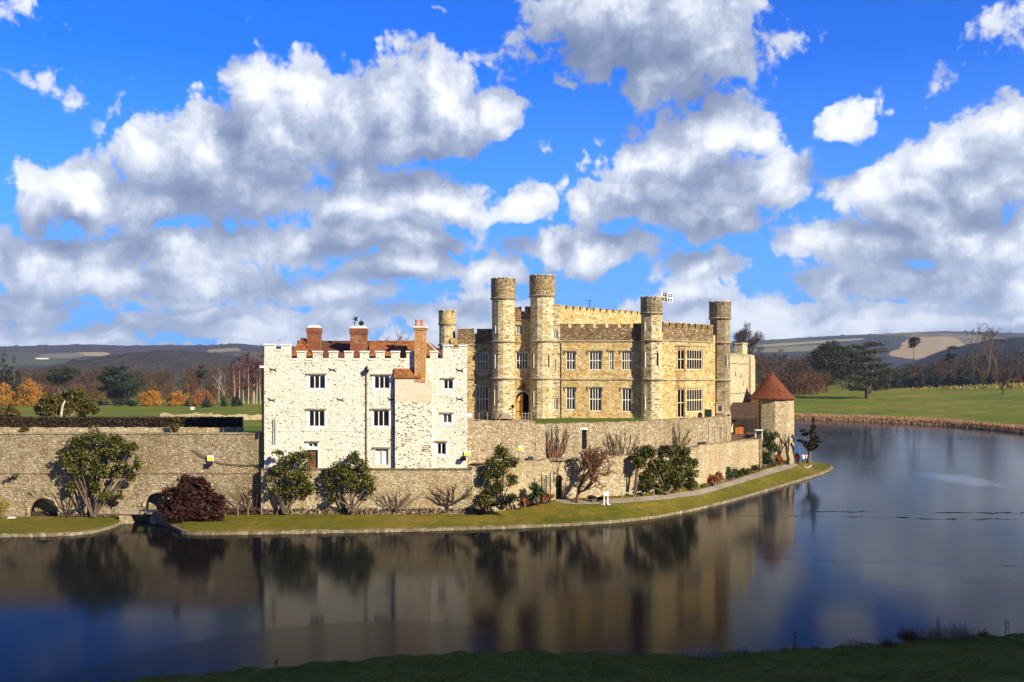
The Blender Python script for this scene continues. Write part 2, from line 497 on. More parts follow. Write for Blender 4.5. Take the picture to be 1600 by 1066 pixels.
M['tile_brown'] = stone('brown clay roof tiles', [(.15, .055, .03), (.21, .075, .038), (.26, .095, .048), (.13, .05, .03)], (.32, .18), .6,
                        mortar=(.05, .03, .02), mortar_w=.08, mortar_amt=.5, stain=(.10, .06, .035), stain_sc=.5, stain_amt=.6, bumpd=.05)
M['slate'] = stone('dark shed slates', [(.06, .04, .03), (.09, .055, .04), (.11, .07, .05), (.05, .035, .03)], (.4, .2), .5, mortar=(.02, .02, .02), mortar_w=.08, mortar_amt=.6, stain=(.12, .06, .03))
M['brick'] = stone('red chimney brick', [(.24, .07, .035), (.32, .10, .05), (.28, .085, .04), (.38, .15, .07)], (.26, .10), .3, mortar=(.36, .24, .15), mortar_w=.08, mortar_amt=.6, stain=(.16, .06, .035), stain_sc=.8)
M['brick_orange'] = stone('orange stack brick', [(.44, .18, .06), (.54, .25, .09), (.60, .31, .12), (.48, .21, .07)], (.26, .11), .3, mortar=(.66, .46, .26), mortar_w=.08, mortar_amt=.7, stain=(.62, .38, .18), stain_sc=.7)
M['lead'] = plain('dark lead and iron', (.018, .018, .02), .5, .3)
M['roof_lead'] = plain('grey lead flat roof', (.16, .16, .17), .6)
_m, _k, _b = newmat('dark leaded window glass')
_oi = _k.n('ShaderNodeObjectInfo')
_k.put(_b.inputs['Base Color'], _k.ramp(_oi.outputs['Random'], [(.45, (.005, .005, .008)), (.7, (.012, .013, .018)), (1.0, (.06, .06, .065))]))  # some panes paler at random: reflections painted into the glass colour
_b.inputs['Roughness'].default_value = .12; _b.inputs['Specular IOR Level'].default_value = .5
M['pane'] = _m
M['pane_white'] = plain('white blocked pane', (.75, .74, .70), .5)
M['mullion'] = plain('pale stone mullion', (.62, .58, .48), .7, var=.12)
M['mullion_warm'] = plain('honey stone mullion', (.62, .50, .32), .7, var=.15)
M['mullion_dark'] = plain('dark lancet glazing bar', (.05, .05, .05), .5)
M['door'] = plain('brown door wood', (.20, .08, .04), .6, var=.3, scale=6)
M['door_gold'] = plain('pale oak door wood', (.62, .33, .09), .6, var=.2, scale=5)
M['black'] = plain('black shade fill', (.004, .004, .004), .9)  # solid black put in for the shade inside openings
M['iron'] = plain('black iron', (.012, .012, .013), .5)
M['white'] = plain('white paint', (.80, .80, .78), .5, var=.05)
M['yellow'] = plain('yellow sign paint', (.85, .66, .02), .5, var=.05)
M['clay'] = plain('terracotta pot', (.55, .20, .12), .7)
M['orange'] = plain('orange painted timber', (.55, .17, .03), .6)
M['timber'] = plain('grey weathered timber', (.34, .27, .19), .8)
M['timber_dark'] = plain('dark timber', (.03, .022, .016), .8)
M['green_box'] = plain('dark green cabinet paint', (.012, .022, .018), .5)
M['rope'] = plain('pale rope', (.66, .58, .44), .9)
M['bark'] = plain('grey brown bark', (.13, .095, .065), .95, var=.4, scale=5)
M['bark_dark'] = plain('dark bark', (.045, .033, .025), .95, var=.4, scale=5)
M['bark_pale'] = plain('pale bark', (.46, .40, .31), .95, var=.3, scale=4)
M['bark_red'] = plain('red brown bark', (.18, .085, .045), .95, var=.4, scale=5)
M['coping'] = stone('pale kerb stones', [(.19, .145, .08), (.29, .23, .135), (.37, .30, .19), (.13, .10, .055)], (.5, .4), .7, mortar=(.12, .10, .07), mortar_amt=.7, stain=(.16, .14, .08), stain_sc=.6)


def ground(name, c1, c2, c3, sc=.12, fine_sc=3.0, rough=.95, bd=.08):
    m, k, b = newmat(name)
    P = coords(k)
    n1 = k.noise(P, sc, 4, .6)
    n2 = k.noise(P, fine_sc, 4, .65)
    c = k.ramp(n1, [(.35, c1), (.5, c2), (.66, c3)])
    c = k.mix(k.rng(k.noise(P, sc * 6, 5, .7), .38, .62), k.mix(1.0, c, (.74, .80, .8), 'MULTIPLY'), k.mix(1.0, c, (1.12, 1.06, 1.1), 'MULTIPLY'))
    c = k.mix(k.rng(n2, .30, .65), k.mix(.45, c, (.015, .015, .003)), c)
    k.put(b.inputs['Base Color'], c)
    b.inputs['Roughness'].default_value = rough
    b.inputs['Specular IOR Level'].default_value = .1
    bump(k, b, n2, bd, .5)
    return m


M['lawn'] = ground('mown bank grass', (.115, .112, .010), (.155, .135, .014), (.22, .155, .028))
M['lawn_green'] = ground('bright court lawn', (.08, .12, .012), (.10, .145, .014), (.12, .15, .02))
M['field'] = ground('far park grass', (.12, .16, .010), (.165, .19, .014), (.25, .215, .03), .014, .25)
M['bank_grass'] = ground('near bank turf', (.13, .14, .008), (.18, .17, .010), (.23, .19, .02), .25, 2.2, bd=.2)
M['gravel'] = ground('gravel path', (.27, .22, .165), (.32, .265, .20), (.36, .30, .23), .3, 9, bd=.02)
M['court'] = ground('court gravel', (.36, .30, .22), (.42, .35, .26), (.46, .39, .29), .3, 9, bd=.02)
M['soil'] = ground('wall foot soil', (.06, .04, .025), (.085, .055, .034), (.11, .08, .05), .6, 5)
M['deck'] = ground('shed yard floor', (.13, .08, .055), (.16, .10, .07), (.18, .12, .09), .4, 5)
# ------------------------------------------------------------------ setting: water, far land, hills, island, near bank
def water_mat():
    m, k, b = newmat('lake water')
    P = coords(k)
    w = k.noise(k.v('MULTIPLY', P, (.5, 1.6, 1)), 1.0, 4, .6)
    big = k.noise(k.v('MULTIPLY', P, (.03, .05, 1)), 1.0, 4, .6)
    # thin wet ice over the moat with one open hole and long cracks between the sheets
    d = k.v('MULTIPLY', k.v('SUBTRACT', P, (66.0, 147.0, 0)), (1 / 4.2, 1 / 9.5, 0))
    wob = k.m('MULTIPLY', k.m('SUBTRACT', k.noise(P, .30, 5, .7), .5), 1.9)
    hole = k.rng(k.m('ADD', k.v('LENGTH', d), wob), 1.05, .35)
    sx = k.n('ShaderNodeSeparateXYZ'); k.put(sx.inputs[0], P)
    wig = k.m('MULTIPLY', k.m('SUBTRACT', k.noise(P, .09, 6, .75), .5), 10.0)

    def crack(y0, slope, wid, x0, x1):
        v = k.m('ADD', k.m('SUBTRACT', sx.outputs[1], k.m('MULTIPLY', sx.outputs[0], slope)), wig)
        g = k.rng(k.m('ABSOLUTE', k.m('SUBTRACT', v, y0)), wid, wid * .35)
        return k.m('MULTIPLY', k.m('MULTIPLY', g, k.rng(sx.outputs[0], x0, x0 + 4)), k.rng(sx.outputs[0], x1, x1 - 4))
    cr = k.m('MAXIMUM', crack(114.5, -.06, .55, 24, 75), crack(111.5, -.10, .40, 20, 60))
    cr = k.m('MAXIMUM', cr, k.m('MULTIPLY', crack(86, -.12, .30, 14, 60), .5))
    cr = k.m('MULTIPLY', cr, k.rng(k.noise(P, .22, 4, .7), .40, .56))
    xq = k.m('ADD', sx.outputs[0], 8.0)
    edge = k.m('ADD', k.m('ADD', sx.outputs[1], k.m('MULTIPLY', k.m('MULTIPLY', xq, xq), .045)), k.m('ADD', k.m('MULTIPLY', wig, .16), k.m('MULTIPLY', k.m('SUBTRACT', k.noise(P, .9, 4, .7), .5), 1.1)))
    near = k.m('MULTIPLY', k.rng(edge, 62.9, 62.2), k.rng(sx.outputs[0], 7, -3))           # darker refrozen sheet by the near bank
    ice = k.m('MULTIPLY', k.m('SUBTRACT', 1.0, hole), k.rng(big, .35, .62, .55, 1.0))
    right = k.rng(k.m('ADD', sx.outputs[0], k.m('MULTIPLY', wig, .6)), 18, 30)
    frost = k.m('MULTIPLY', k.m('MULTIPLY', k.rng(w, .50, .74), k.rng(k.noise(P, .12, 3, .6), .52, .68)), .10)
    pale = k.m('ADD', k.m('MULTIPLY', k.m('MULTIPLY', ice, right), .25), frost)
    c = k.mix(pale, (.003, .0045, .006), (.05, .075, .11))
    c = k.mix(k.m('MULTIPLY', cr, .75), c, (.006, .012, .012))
    k.put(b.inputs['Base Color'], c)
    r = k.m('ADD', k.m('MULTIPLY', ice, .075), .05)
    r = k.m('ADD', r, k.m('MULTIPLY', near, .06))
    r = k.m('SUBTRACT', r, k.m('MULTIPLY', hole, .03))
    k.put(b.inputs['Roughness'], r)
    b.inputs['IOR'].default_value = 1.30
    spec = k.m('SUBTRACT', k.m('SUBTRACT', .05, k.m('MULTIPLY', near, .012)), k.m('MULTIPLY', cr, .075))
    k.put(b.inputs['Specular IOR Level'], k.m('ADD', spec, k.m('MULTIPLY', hole, .3)))
    bump(k, b, w, .012, k.m('SUBTRACT', .35, k.m('MULTIPLY', ice, .15)) if False else .25)
    return m


def water():
    mb = MB()
    mb.quad((-420, 20, 0), (620, 20, 0), (620, 430, 0), (-420, 430, 0))
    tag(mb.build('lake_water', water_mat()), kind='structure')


water()

SHORE = [(-900, 175), (-400, 190), (413, 205), (700, 265), (1000, 332), (1240, 344), (1360, 326), (1480, 299), (1597, 262), (1700, 232), (1800, 205), (2200, 150), (2700, 120)]


def land_z(px, Y):
    ys = interp(px, SHORE)
    s = Y - ys
    t = max(0., min(1., (s + 3) / 4)); t = t * t * (3 - 2 * t)
    z = -1.5 + 2.4 * t
    w = max(0., min(1., (px - 500) / 500)); w = w * w * (3 - 2 * w)
    right = max(0, s - 1) * .033 * (1 + max(0, px - 1400) / 900)
    if s > 260: right = 259 * .033 * (1 + max(0, px - 1400) / 900) + (s - 260) * .012
    left = .7 * min(1, max(0, s) / 60) + max(0, s - 60) * .0035
    return z + w * right + (1 - w) * left + .25 * math.sin(px * .013 + Y * .021) * min(1, max(0, s) / 30) 


def ground_at(px, py, y0=200, y1=900):
    """where the sight line through a pixel meets the far park"""
    Y = y0
    while Y < y1:
        if Z_(py, Y) <= land_z(px, Y): return Vector((X_(px, Y), Y, land_z(px, Y)))
        Y += 1.0
    return Vector((X_(px, y1), y1, land_z(px, y1)))


def far_land():
    cols = list(range(-900, 2701, 30))
    rows = [-9, -3, -2, -1, 0, 1, 2, 4, 7, 12, 18, 26, 36, 50, 66, 85, 105, 130, 160, 200, 250, 310, 380, 470, 600, 800, 1200, 2500, 9000]
    V, Q = [], []
    for px in cols:
        ys = interp(px, SHORE)
        for s in rows:
            V.append((X_(px, ys + s), ys + s, land_z(px, ys + min(s, 800)) - max(0, s - 800) * .01))
    n = len(rows)
    for i in range(len(cols) - 1):
        for j in range(n - 1):
            Q.append((i * n + j, (i + 1) * n + j, (i + 1) * n + j + 1, i * n + j + 1))
    o = np_mesh('park_ground', V, Q, M['field'])
    o.data.polygons.foreach_set('use_smooth', [True] * len(o.data.polygons))
    tag(o, kind='structure')


far_land()


def hill_mat(name, seed=0.):
    m, k, b = newmat(name)
    P = k.v('ADD', coords(k), (seed, seed * 1.7, 0))
    w = k.v('SCALE', k.v('SUBTRACT', k.noise(P, .004, 3, .6, out='Color'), (.5, .5, .5)), scale=160)
    Q = k.v('MULTIPLY', k.v('ADD', P, w), (1 / 330, 1 / 800, 1 / 200))
    vo = k.n('ShaderNodeTexVoronoi', voronoi_dimensions='3D'); k.put(vo.inputs['Vector'], Q); vo.inputs['Scale'].default_value = 1
    sc = k.n('ShaderNodeSeparateColor'); k.put(sc.inputs[0], vo.outputs['Color'])
    fields = k.ramp(sc.outputs[0], [(0, (.034, .030, .034)), (.34, (.05, .040, .044)), (.60, (.20, .15, .085)), (.68, (.09, .095, .045)), (.76, (.24, .18, .11)), (.82, (.036, .032, .036)), (1, (.055, .045, .044))], 'CONSTANT')
    tr = k.noise(P, .035, 4, .7)
    fields = k.mix(k.rng(tr, .30, .52), (.024, .022, .028), fields)
    fields = k.mix(k.rng(k.noise(P, .009, 4, .7), .55, .60), fields, (.034, .029, .036))
    # single fields that stand out on the slopes: (bearing px, row px, half width px, half height px, colour)
    def slope_Y(px, py, top_py):
        top = CAMZ + (YH - top_py) * 4500 / F
        for Y in range(1550, 4480, 10):
            t = (Y - 1500) / 3000; t = t * t * (3 - 2 * t)
            if -4 + (top + 4) * t >= Z_(py, Y): return Y
        return 4400
    P0 = coords(k)
    for (px, py, hw, hh, tp, cc) in ((1455, 541, 50, 15, 520, (.33, .235, .135)), (1420, 549, 30, 6, 521, (.34, .24, .13)), (1230, 543, 60, 4, 531, (.20, .17, .09)), (1215, 536, 34, 1.6, 531, (.28, .25, .15)), (1290, 533, 60, 1.2, 528, (.30, .27, .17)),
                                     (66, 559.5, 11, 1.4, 542, (.95, .93, .85)), (140, 551, 32, 2.6, 540, (.36, .27, .15)), (95, 553, 36, 3.5, 541, (.17, .15, .09)), (215, 560, 24, 3.0, 542, (.26, .23, .12)), (170, 566, 30, 1.2, 541, (.34, .28, .17)), (350, 548, 26, 3, 538, (.24, .20, .12)), (1590, 538, 30, 3, 522, (.30, .22, .13))):
        Y = slope_Y(px, py, tp); Ya, Yb = slope_Y(px, py + hh, tp), slope_Y(px, py - hh, tp)
        X = X_(px, Y)
        sxy = k.n('ShaderNodeSeparateXYZ'); k.put(sxy.inputs[0], P0)
        dy = k.m('SUBTRACT', sxy.outputs[1], float(Y))
        dx = k.m('SUBTRACT', k.m('SUBTRACT', sxy.outputs[0], X), k.m('MULTIPLY', dy, X / Y))
        q = k.m('ADD', k.m('POWER', k.m('ABSOLUTE', k.m('DIVIDE', dx, hw * Y / F)), 3.0), k.m('POWER', k.m('ABSOLUTE', k.m('DIVIDE', dy, max(40., (Yb - Ya) / 2))), 3.0))
        q = k.m('ADD', q, k.m('MULTIPLY', k.m('SUBTRACT', k.noise(P0, .012, 6, .75), .5), 1.7))
        fields = k.mix(k.rng(q, 1.02, .92), fields, cc)
    k.put(b.inputs['Base Color'], fields)
    b.inputs['Roughness'].default_value = 1
    b.inputs['Specular IOR Level'].default_value = 0
    return m


def hills():
    ridge = [(-900, 548), (-100, 545), (0, 543), (60, 542), (100, 541), (140, 540), (200, 542), (250, 541), (330, 541), (370, 538), (413, 542), (600, 545), (800, 546),
             (1000, 541), (1140, 536), (1190, 534), (1240, 531), (1290, 528), (1330, 526), (1400, 523), (1470, 520), (1540, 521), (1600, 523), (1800, 524), (2600, 530)]
    rng = np.random.default_rng(5)
    cols = np.arange(-900, 2601, 3)
    rows = [1000, 1400, 1800, 2200, 2600, 3000, 3300, 3600, 3900, 4200, 4350, 4450, 4500, 4560, 5200, 7000]
    jag = rng.normal(0, 1, len(cols)); jag = np.convolve(jag, [.25, .5, .25], 'same')
    V, Q = [], []
    for i, px in enumerate(cols):
        top = CAMZ + (YH - interp(px, ridge)) * 4500 / F
        for Y in rows:
            t = max(0, min(1, (Y - 1500) / 3000)); t = t * t * (3 - 2 * t)
            z = -4 + (top + 4) * t + (jag[i] * 5.0 if 4300 < Y < 4600 else 0) + 6 * math.sin(px * .011 + Y * .0031) * t * (1 - t) * 4
            if Y > 4600: z = top * .9
            V.append((X_(px, Y), Y, z))
    n = len(rows)
    for i in range(len(cols) - 1):
        for j in range(n - 1):
            Q.append((i * n + j, (i + 1) * n + j, (i + 1) * n + j + 1, i * n + j + 1))
    o = np_mesh('hills', V, Q, hill_mat('downland woods and fields'))
    tag(o, kind='structure')

    def knoll(name, cx, Y, top_py, wpx, depth, mat, sk=0.):
        V, Q = [], []
        nx, ny = 170, 26
        top = Z_(top_py, Y)
        for i in range(nx + 1):
            px = cx + wpx * (i / nx * 2 - 1) * 1.0
            for j in range(ny + 1):
                yy = Y + depth * (j / ny * 2 - 1)
                u, v = i / nx * 2 - 1 - sk * (j / ny * 2 - 1), j / ny * 2 - 1
                h = max(0, 1 - u * u) ** 1.3 * max(0, 1 - v * v) ** .8
                V.append((X_(px, Y) + 0 * yy, yy, -6 + (top + 6) * h + rng.normal(0, 1.7) * min(1, h * 3)))
        for i in range(nx):
            for j in range(ny):
                a = i * (ny + 1) + j
                Q.append((a, a + ny + 1, a + ny + 2, a + 1))
        o = np_mesh(name, V, Q, mat)
        tag(o, kind='structure')
    tan = ground('stubble slope', (.30, .20, .10), (.36, .25, .13), (.40, .29, .16), .006, .06, bd=.0)
    dark = ground('wooded knoll', (.034, .030, .032), (.048, .040, .036), (.032, .037, .032), .02, .08, bd=.0)
    knoll('wooded_hill', 300, 1600, 551, 130, 500, dark, .3)
    knoll('wooded_hill', 1590, 1700, 530, 130, 500, dark)
    # pale chalk cutting and a few far field strips lie on the slope of the left hill
    for (px0, px1, py, hh, mt) in ((55, 76, 559.5, 2.2, M['white']),):
        Y = 2600
        t = (Y - 1500) / 3000; t = t * t * (3 - 2 * t)


hills()

# ---- the castle island: edge rows read off the picture at kerb height, wall foot behind
KERB = .36
EDGE = [(285, 828.5), (300, 830.5), (330, 830.5), (400, 829.5), (500, 828), (600, 826), (700, 823.5), (800, 820.5), (900, 816), (960, 812), (1020, 805.5), (1080, 794.5),
        (1140, 780), (1200, 763), (1250, 748), (1280, 739), (1294, 733.5), (1301, 728.5)]
FOOT = [(245, 803, 104.4), (745, 803, 104.4), (800, 796, 106.3), (866, 780, 109.5), (1000, 772, 113), (1092, 762, 122), (1190, 732.6, 143.8), (1215, 725.8, 153), (1240, 720.4, 161)]
BACK = [(1240, 721), (1270, 721.8), (1293, 724.2), (1301, 728)]


def foot_pt(px):
    if px <= 1240:
        Y = interp(px, [(a, c) for a, b, c in FOOT]); y = interp(px, [(a, b) for a, b, c in FOOT])
        return PT(px, y, Y)
    y = interp(px, BACK)
    t = max(0., 1 - (px - 1240) / 50); t = t * t * (3 - 2 * t)
    return PT(px, y, Y_at(y, KERB + 1.05 * t))


def edge_pt(px):
    y = interp(px, EDGE)
    return PT(px, y, Y_at(y, KERB))


def isl(px, v):
    """a point of the island lawn: v = 0 at the kerb, 1 at the wall foot"""
    a, b = edge_pt(px), foot_pt(px)
    p = a.lerp(b, v)
    s = v * v * (3 - 2 * v)
    p.z = a.z + (b.z - a.z) * (.55 * v + .45 * s)
    return p


def isl_v(px, py):
    lo, hi = 0., 1.
    for _ in range(30):
        m = (lo + hi) / 2
        p = isl(px, m)
        if YH - (p.z - CAMZ) * F / p.y > py: lo = m
        else: hi = m
    return (lo + hi) / 2


def isl_at(px, py): return isl(px, isl_v(px, py))


def grid_mesh(name, P, mat, kind='structure'):
    """P: list of columns of points"""
    n = len(P[0])
    V = [p for c in P for p in c]
    Q = [(i * n + j, (i + 1) * n + j, (i + 1) * n + j + 1, i * n + j + 1) for i in range(len(P) - 1) for j in range(n - 1)]
    o = np_mesh(name, V, Q, mat)
    o.data.polygons.foreach_set('use_smooth', [True] * len(o.data.polygons))
    return tag(o, kind=kind)


def kerb(name, pts, label=None):
    """stone edging: a low wall of kerb stones along a shoreline"""
    mb = MB()
    rnd = random.Random(3)
    n = len(pts)
    prof = [(.10, -.6), (.08, .0), (.03, .30), (-.24, .36), (-.28, .05)]
    for i in range(n):
        a, b = pts[max(0, i - 1)], pts[min(n - 1, i + 1)]
        t = Vector((b.x - a.x, b.y - a.y, 0)).normalized()
        out = Vector((t.y, -t.x, 0))
        j = rnd.uniform(-.03, .03)
        for d, z in prof:
            mb.V.append(tuple(Vector((pts[i].x, pts[i].y, 0)) + out * (d + j) + Vector((0, 0, z + j * .6))))
    m = len(prof)
    for i in range(n - 1):
        for q in range(m - 1):
            mb.Fc.append((i * m + q, (i + 1) * m + q, (i + 1) * m + q + 1, i * m + q + 1)); mb.M.append(0)
    return mb.build(name, M['coping'])


def island():
    cols = [285, 290, 296, 303, 312, 325, 340] + list(range(352, 1240, 4)) + list(range(1240, 1300, 3)) + [1298, 1300.5]
    P = [[isl(px, v) - Vector((0, 0, .03)) for v in np.linspace(0.0, 1.02, 22)] for px in cols]
    grid_mesh('island_lawn', P, M['lawn'])
    # inlet bank under the red bush, and the lawn left of the inlet
    P = []
    for px in (244, 252, 262, 272, 281, 286):
        a = PT(px, lerp(812, 829, (px - 244) / 42), 0.1) if False else None
        ye = lerp(811, 828.5, (px - 244) / 42)
        e = PT(px, ye, Y_at(ye, .3)); f = foot_pt(px)
        P.append([e.lerp(f, v) - Vector((0, 0, .035)) for v in np.linspace(0, 1.02, 8)])
    grid_mesh('inlet_bank', P, M['lawn'])
    LE = [(-120, 836), (-40, 834.5), (0, 834), (60, 833), (110, 831.5), (145, 828), (170, 822), (185, 816), (194, 811)]

    def le(px):
        y = interp(px, LE); return PT(px, y, Y_at(y, KERB))
    P = [[le(px).lerp(PT(px, 807.5, 104.9), v) - Vector((0, 0, .03)) for v in np.linspace(0, 1.03, 10)] for px in [x[0] for x in LE] + []]
    grid_mesh('left_lawn', P, M['lawn'])
    tag(kerb('left_kerb', [le(px) for px in np.linspace(-120, 194, 50)] + [PT(196, 806, 104.6)]), kind='structure')
    pts = [PT(246, 808, 103.4), PT(262, 818, 101.4), PT(276, 826, 98.6)] + [edge_pt(px) for px in list(np.linspace(285, 1299, 150))]
    back = [edge_pt(1301)] + [PT(px, interp(px, BACK), Y_at(interp(px, BACK), KERB)) for px in (1298, 1290, 1280, 1268, 1255, 1242, 1236)]
    tag(kerb('island_kerb', pts + back), kind='structure')
    # gravel path from the wall door to the point
    lo = [(866, 783), (880, 787), (900, 788.5), (960, 787), (1040, 780.5), (1092, 774), (1112, 768.5), (1140, 760.5), (1166, 752.6), (1195, 743.4), (1224, 735.3), (1250, 727)]
    hi = [(866, 781), (880, 781), (900, 781.5), (960, 780), (1040, 773), (1092, 765.7), (1112, 760), (1140, 752.2), (1166, 743.8), (1195, 734.2), (1224, 726.8), (1250, 722.2)]
    P = []
    for px in np.linspace(867, 1247, 160):
        va, vb = isl_v(px, interp(px, lo)), isl_v(px, interp(px, hi))
        P.append([isl(px, lerp(va, vb, v)) + Vector((0, 0, .015 + .04 * v * (1 - v))) for v in np.linspace(0, 1, 7)])
    grid_mesh('gravel_path', P, M['gravel'])
    # planted strip at the wall foot
    P = []
    for px in np.linspace(352, 862, 60):
        v1 = isl_v(px, interp(px, [(352, 804.5), (420, 804), (745, 797.5), (862, 784.5)]))
        P.append([isl(px, v) + Vector((0, 0, .02)) for v in np.linspace(v1, 1.02, 4)])
    grid_mesh('flower_bed_soil', P, M['soil'])
    P = []
    for px in np.linspace(-60, 240, 20):
        P.append([PT(px, y, Yy) + Vector((0, 0, .03)) for y, Yy in ((806.0, 104.9), (804.5, 105.3))])
    # solid body of the island under the terraces
    mb = MB()
    mb.prism([(-90, 106.2), (X_(735, 106.2), 106.2), (X_(1000, 116), 116), (X_(1180, 146), 146), (X_(1225, 165), 165), (X_(1225, 196), 196), (-90, 196)], -1.2, .8)
    tag(mb.build('island_ground', M['soil']), kind='structure')
    # terraces
    mb = MB()
    mb.prism([(-90, 106.4), (X_(413, 106.4), 106.4), (X_(413, 140), 140), (-90, 150)], 6.0, 8.2)
    tag(mb.build('garden_terrace', M['lawn_green']), kind='structure')
    mb = MB()
    mb.prism([(X_(728, 107.4), 107.4), (X_(830, 112), 112), (X_(1000, 119.8), 119.8), (X_(1138, 134.8), 134.8), (X_(1138, 150), 150), (X_(1138, 190), 190), (X_(728, 190), 190)], 5.0, 9.5)
    tag(mb.build('castle_court', M['court']), kind='structure')
    mb = MB()
    mb.prism([(X_(735, 106.0), 106.0), (X_(866, 110.3), 110.3), (X_(1000, 113.8), 113.8), (X_(1092, 122.8), 122.8), (X_(1188, 144.2), 144.2), (X_(1188, 162), 162), (X_(1100, 162), 162), (X_(830, 125), 125), (X_(735, 112), 112)], 1.0, 5.9)
    tag(mb.build('lower_terrace', M['deck']), kind='structure')


island()
mb = MB(); mb.prism([(X_(1137, 148.4), 148.4), (X_(1182, 148.4), 148.4), (X_(1182, 155), 155), (X_(1137, 155), 155)], 5.5, 6.5)
tag(mb.build('shed_floor', M['deck']), kind='structure')


def near_bank():
    tab = [(-600, 1130), (0, 1080), (170, 1064), (300, 1053), (500, 1036), (650, 1022.5), (800, 1017), (900, 1019), (1000, 1023), (1060, 1024), (1200, 1016), (1300, 1010), (1400, 1003), (1450, 995), (1600, 990), (1900, 984), (2600, 975)]
    ex = []
    for px, py in tab:
        Y = Y_at(py, .25); ex.append((X_(px, Y), Y))

    def ye(X): return interp(X, ex) + .25 * math.sin(X * 1.7) + .18 * math.sin(X * 4.1 + 1)

    def bz(X, Y):
        d = ye(X) - Y
        if d < 0: return .25 + d * .9
        t = min(1.0, d / max(1., ye(X)))
        z = .25 + 13.5 * t ** 1.5
        return z + .10 * math.sin(X * 1.1 + Y * .9) * min(1, d / 2) + .05 * math.sin(X * 3.1 - Y * 2.3) * min(1, d)
    P = []
    xs = list(np.arange(-90, -24, 3)) + list(np.arange(-24, 34, .35)) + list(np.arange(34, 121, 3))
    ds = [-2, -.8, -.3, 0, .2, .4, .7, 1, 1.4, 1.8, 2.3, 2.8, 3.4, 4, 4.7, 5.5, 6.3, 7.2, 8.2, 9.5, 11, 13, 16, 20, 25, 31, 38, 46, 56, 70, 100]
    for X in xs:
        P.append([(X, ye(X) - d, bz(X, ye(X) - d)) for d in ds])
    grid_mesh('near_bank', P, M['bank_grass'])
    return ye, bz


bank_ye, bank_z = near_bank()


def haze():
    mb = MB(); mb.box(-3400, 3800, -60, 5400, -120, 330)
    m = bpy.data.materials.new('valley haze'); m.use_nodes = True
    nt = m.node_tree; nt.nodes.remove(nt.nodes['Principled BSDF'])
    v = nt.nodes.new('ShaderNodeVolumePrincipled')
    v.inputs['Color'].default_value = (.62, .74, .92, 1)
    v.inputs['Density'].default_value = HAZE
    v.inputs['Anisotropy'].default_value = .2
    nt.links.new(v.outputs[0], nt.nodes['Material Output'].inputs['Volume'])
    tag(mb.build('haze', m), kind='stuff')


HAZE = .00009
haze()
# ------------------------------------------------------------------ building helpers
def facade(mb, fr, u0, u1, z0, z1, holes=(), depth=.4, arches=(), d=0.0, mi=0):
    """front sheet of a wall with real openings; arches: holes whose top is round"""
    us = sorted({u0, u1, *[h[0] for h in holes], *[h[1] for h in holes]})
    zs = sorted({z0, z1, *[h[2] for h in holes], *[h[3] for h in holes]})
    us = [u for u in us if u0 - 1e-6 <= u <= u1 + 1e-6]; zs = [z for z in zs if z0 - 1e-6 <= z <= z1 + 1e-6]
    for i in range(len(us) - 1):
        for j in range(len(zs) - 1):
            uc, zc = (us[i] + us[i + 1]) / 2, (zs[j] + zs[j + 1]) / 2
            if any(h[0] < uc < h[1] and h[2] < zc < h[3] for h in holes): continue
            mb.quad(fr.pt(us[i], d, zs[j]), fr.pt(us[i + 1], d, zs[j]), fr.pt(us[i + 1], d, zs[j + 1]), fr.pt(us[i], d, zs[j + 1]), mi=mi)
    for k, h in enumerate(holes):
        a, b, c, e = h[:4]
        for (p, q) in (((a, c), (b, c)), ((b, c), (b, e)), ((b, e), (a, e)), ((a, e), (a, c))):
            mb.quad(fr.pt(p[0], d, p[1]), fr.pt(q[0], d, q[1]), fr.pt(q[0], d - depth, q[1]), fr.pt(p[0], d - depth, p[1]), mi=mi)
    for h in arches:
        spandrel(mb, fr, h[0], h[1], h[3], d, d - depth + .02, h[4] if len(h) > 4 else 1.0, mi)


def spandrel(mb, fr, a, b, top, d1, d0, rise=1.0, mi=0, n=7):
    """fills the two corners above a round arch that spans a..b under height top"""
    r = (b - a) / 2; c = (a + b) / 2
    for s in (-1, 1):
        pts = [(c + s * r * math.cos(t), top - r * rise + r * rise * math.sin(t)) for t in [i * math.pi / 2 / n for i in range(n + 1)]]
        poly = pts + [(c + s * r, top + .001)]
        mb.fprism(fr, poly if s > 0 else poly[::-1], d0, d1, mi)


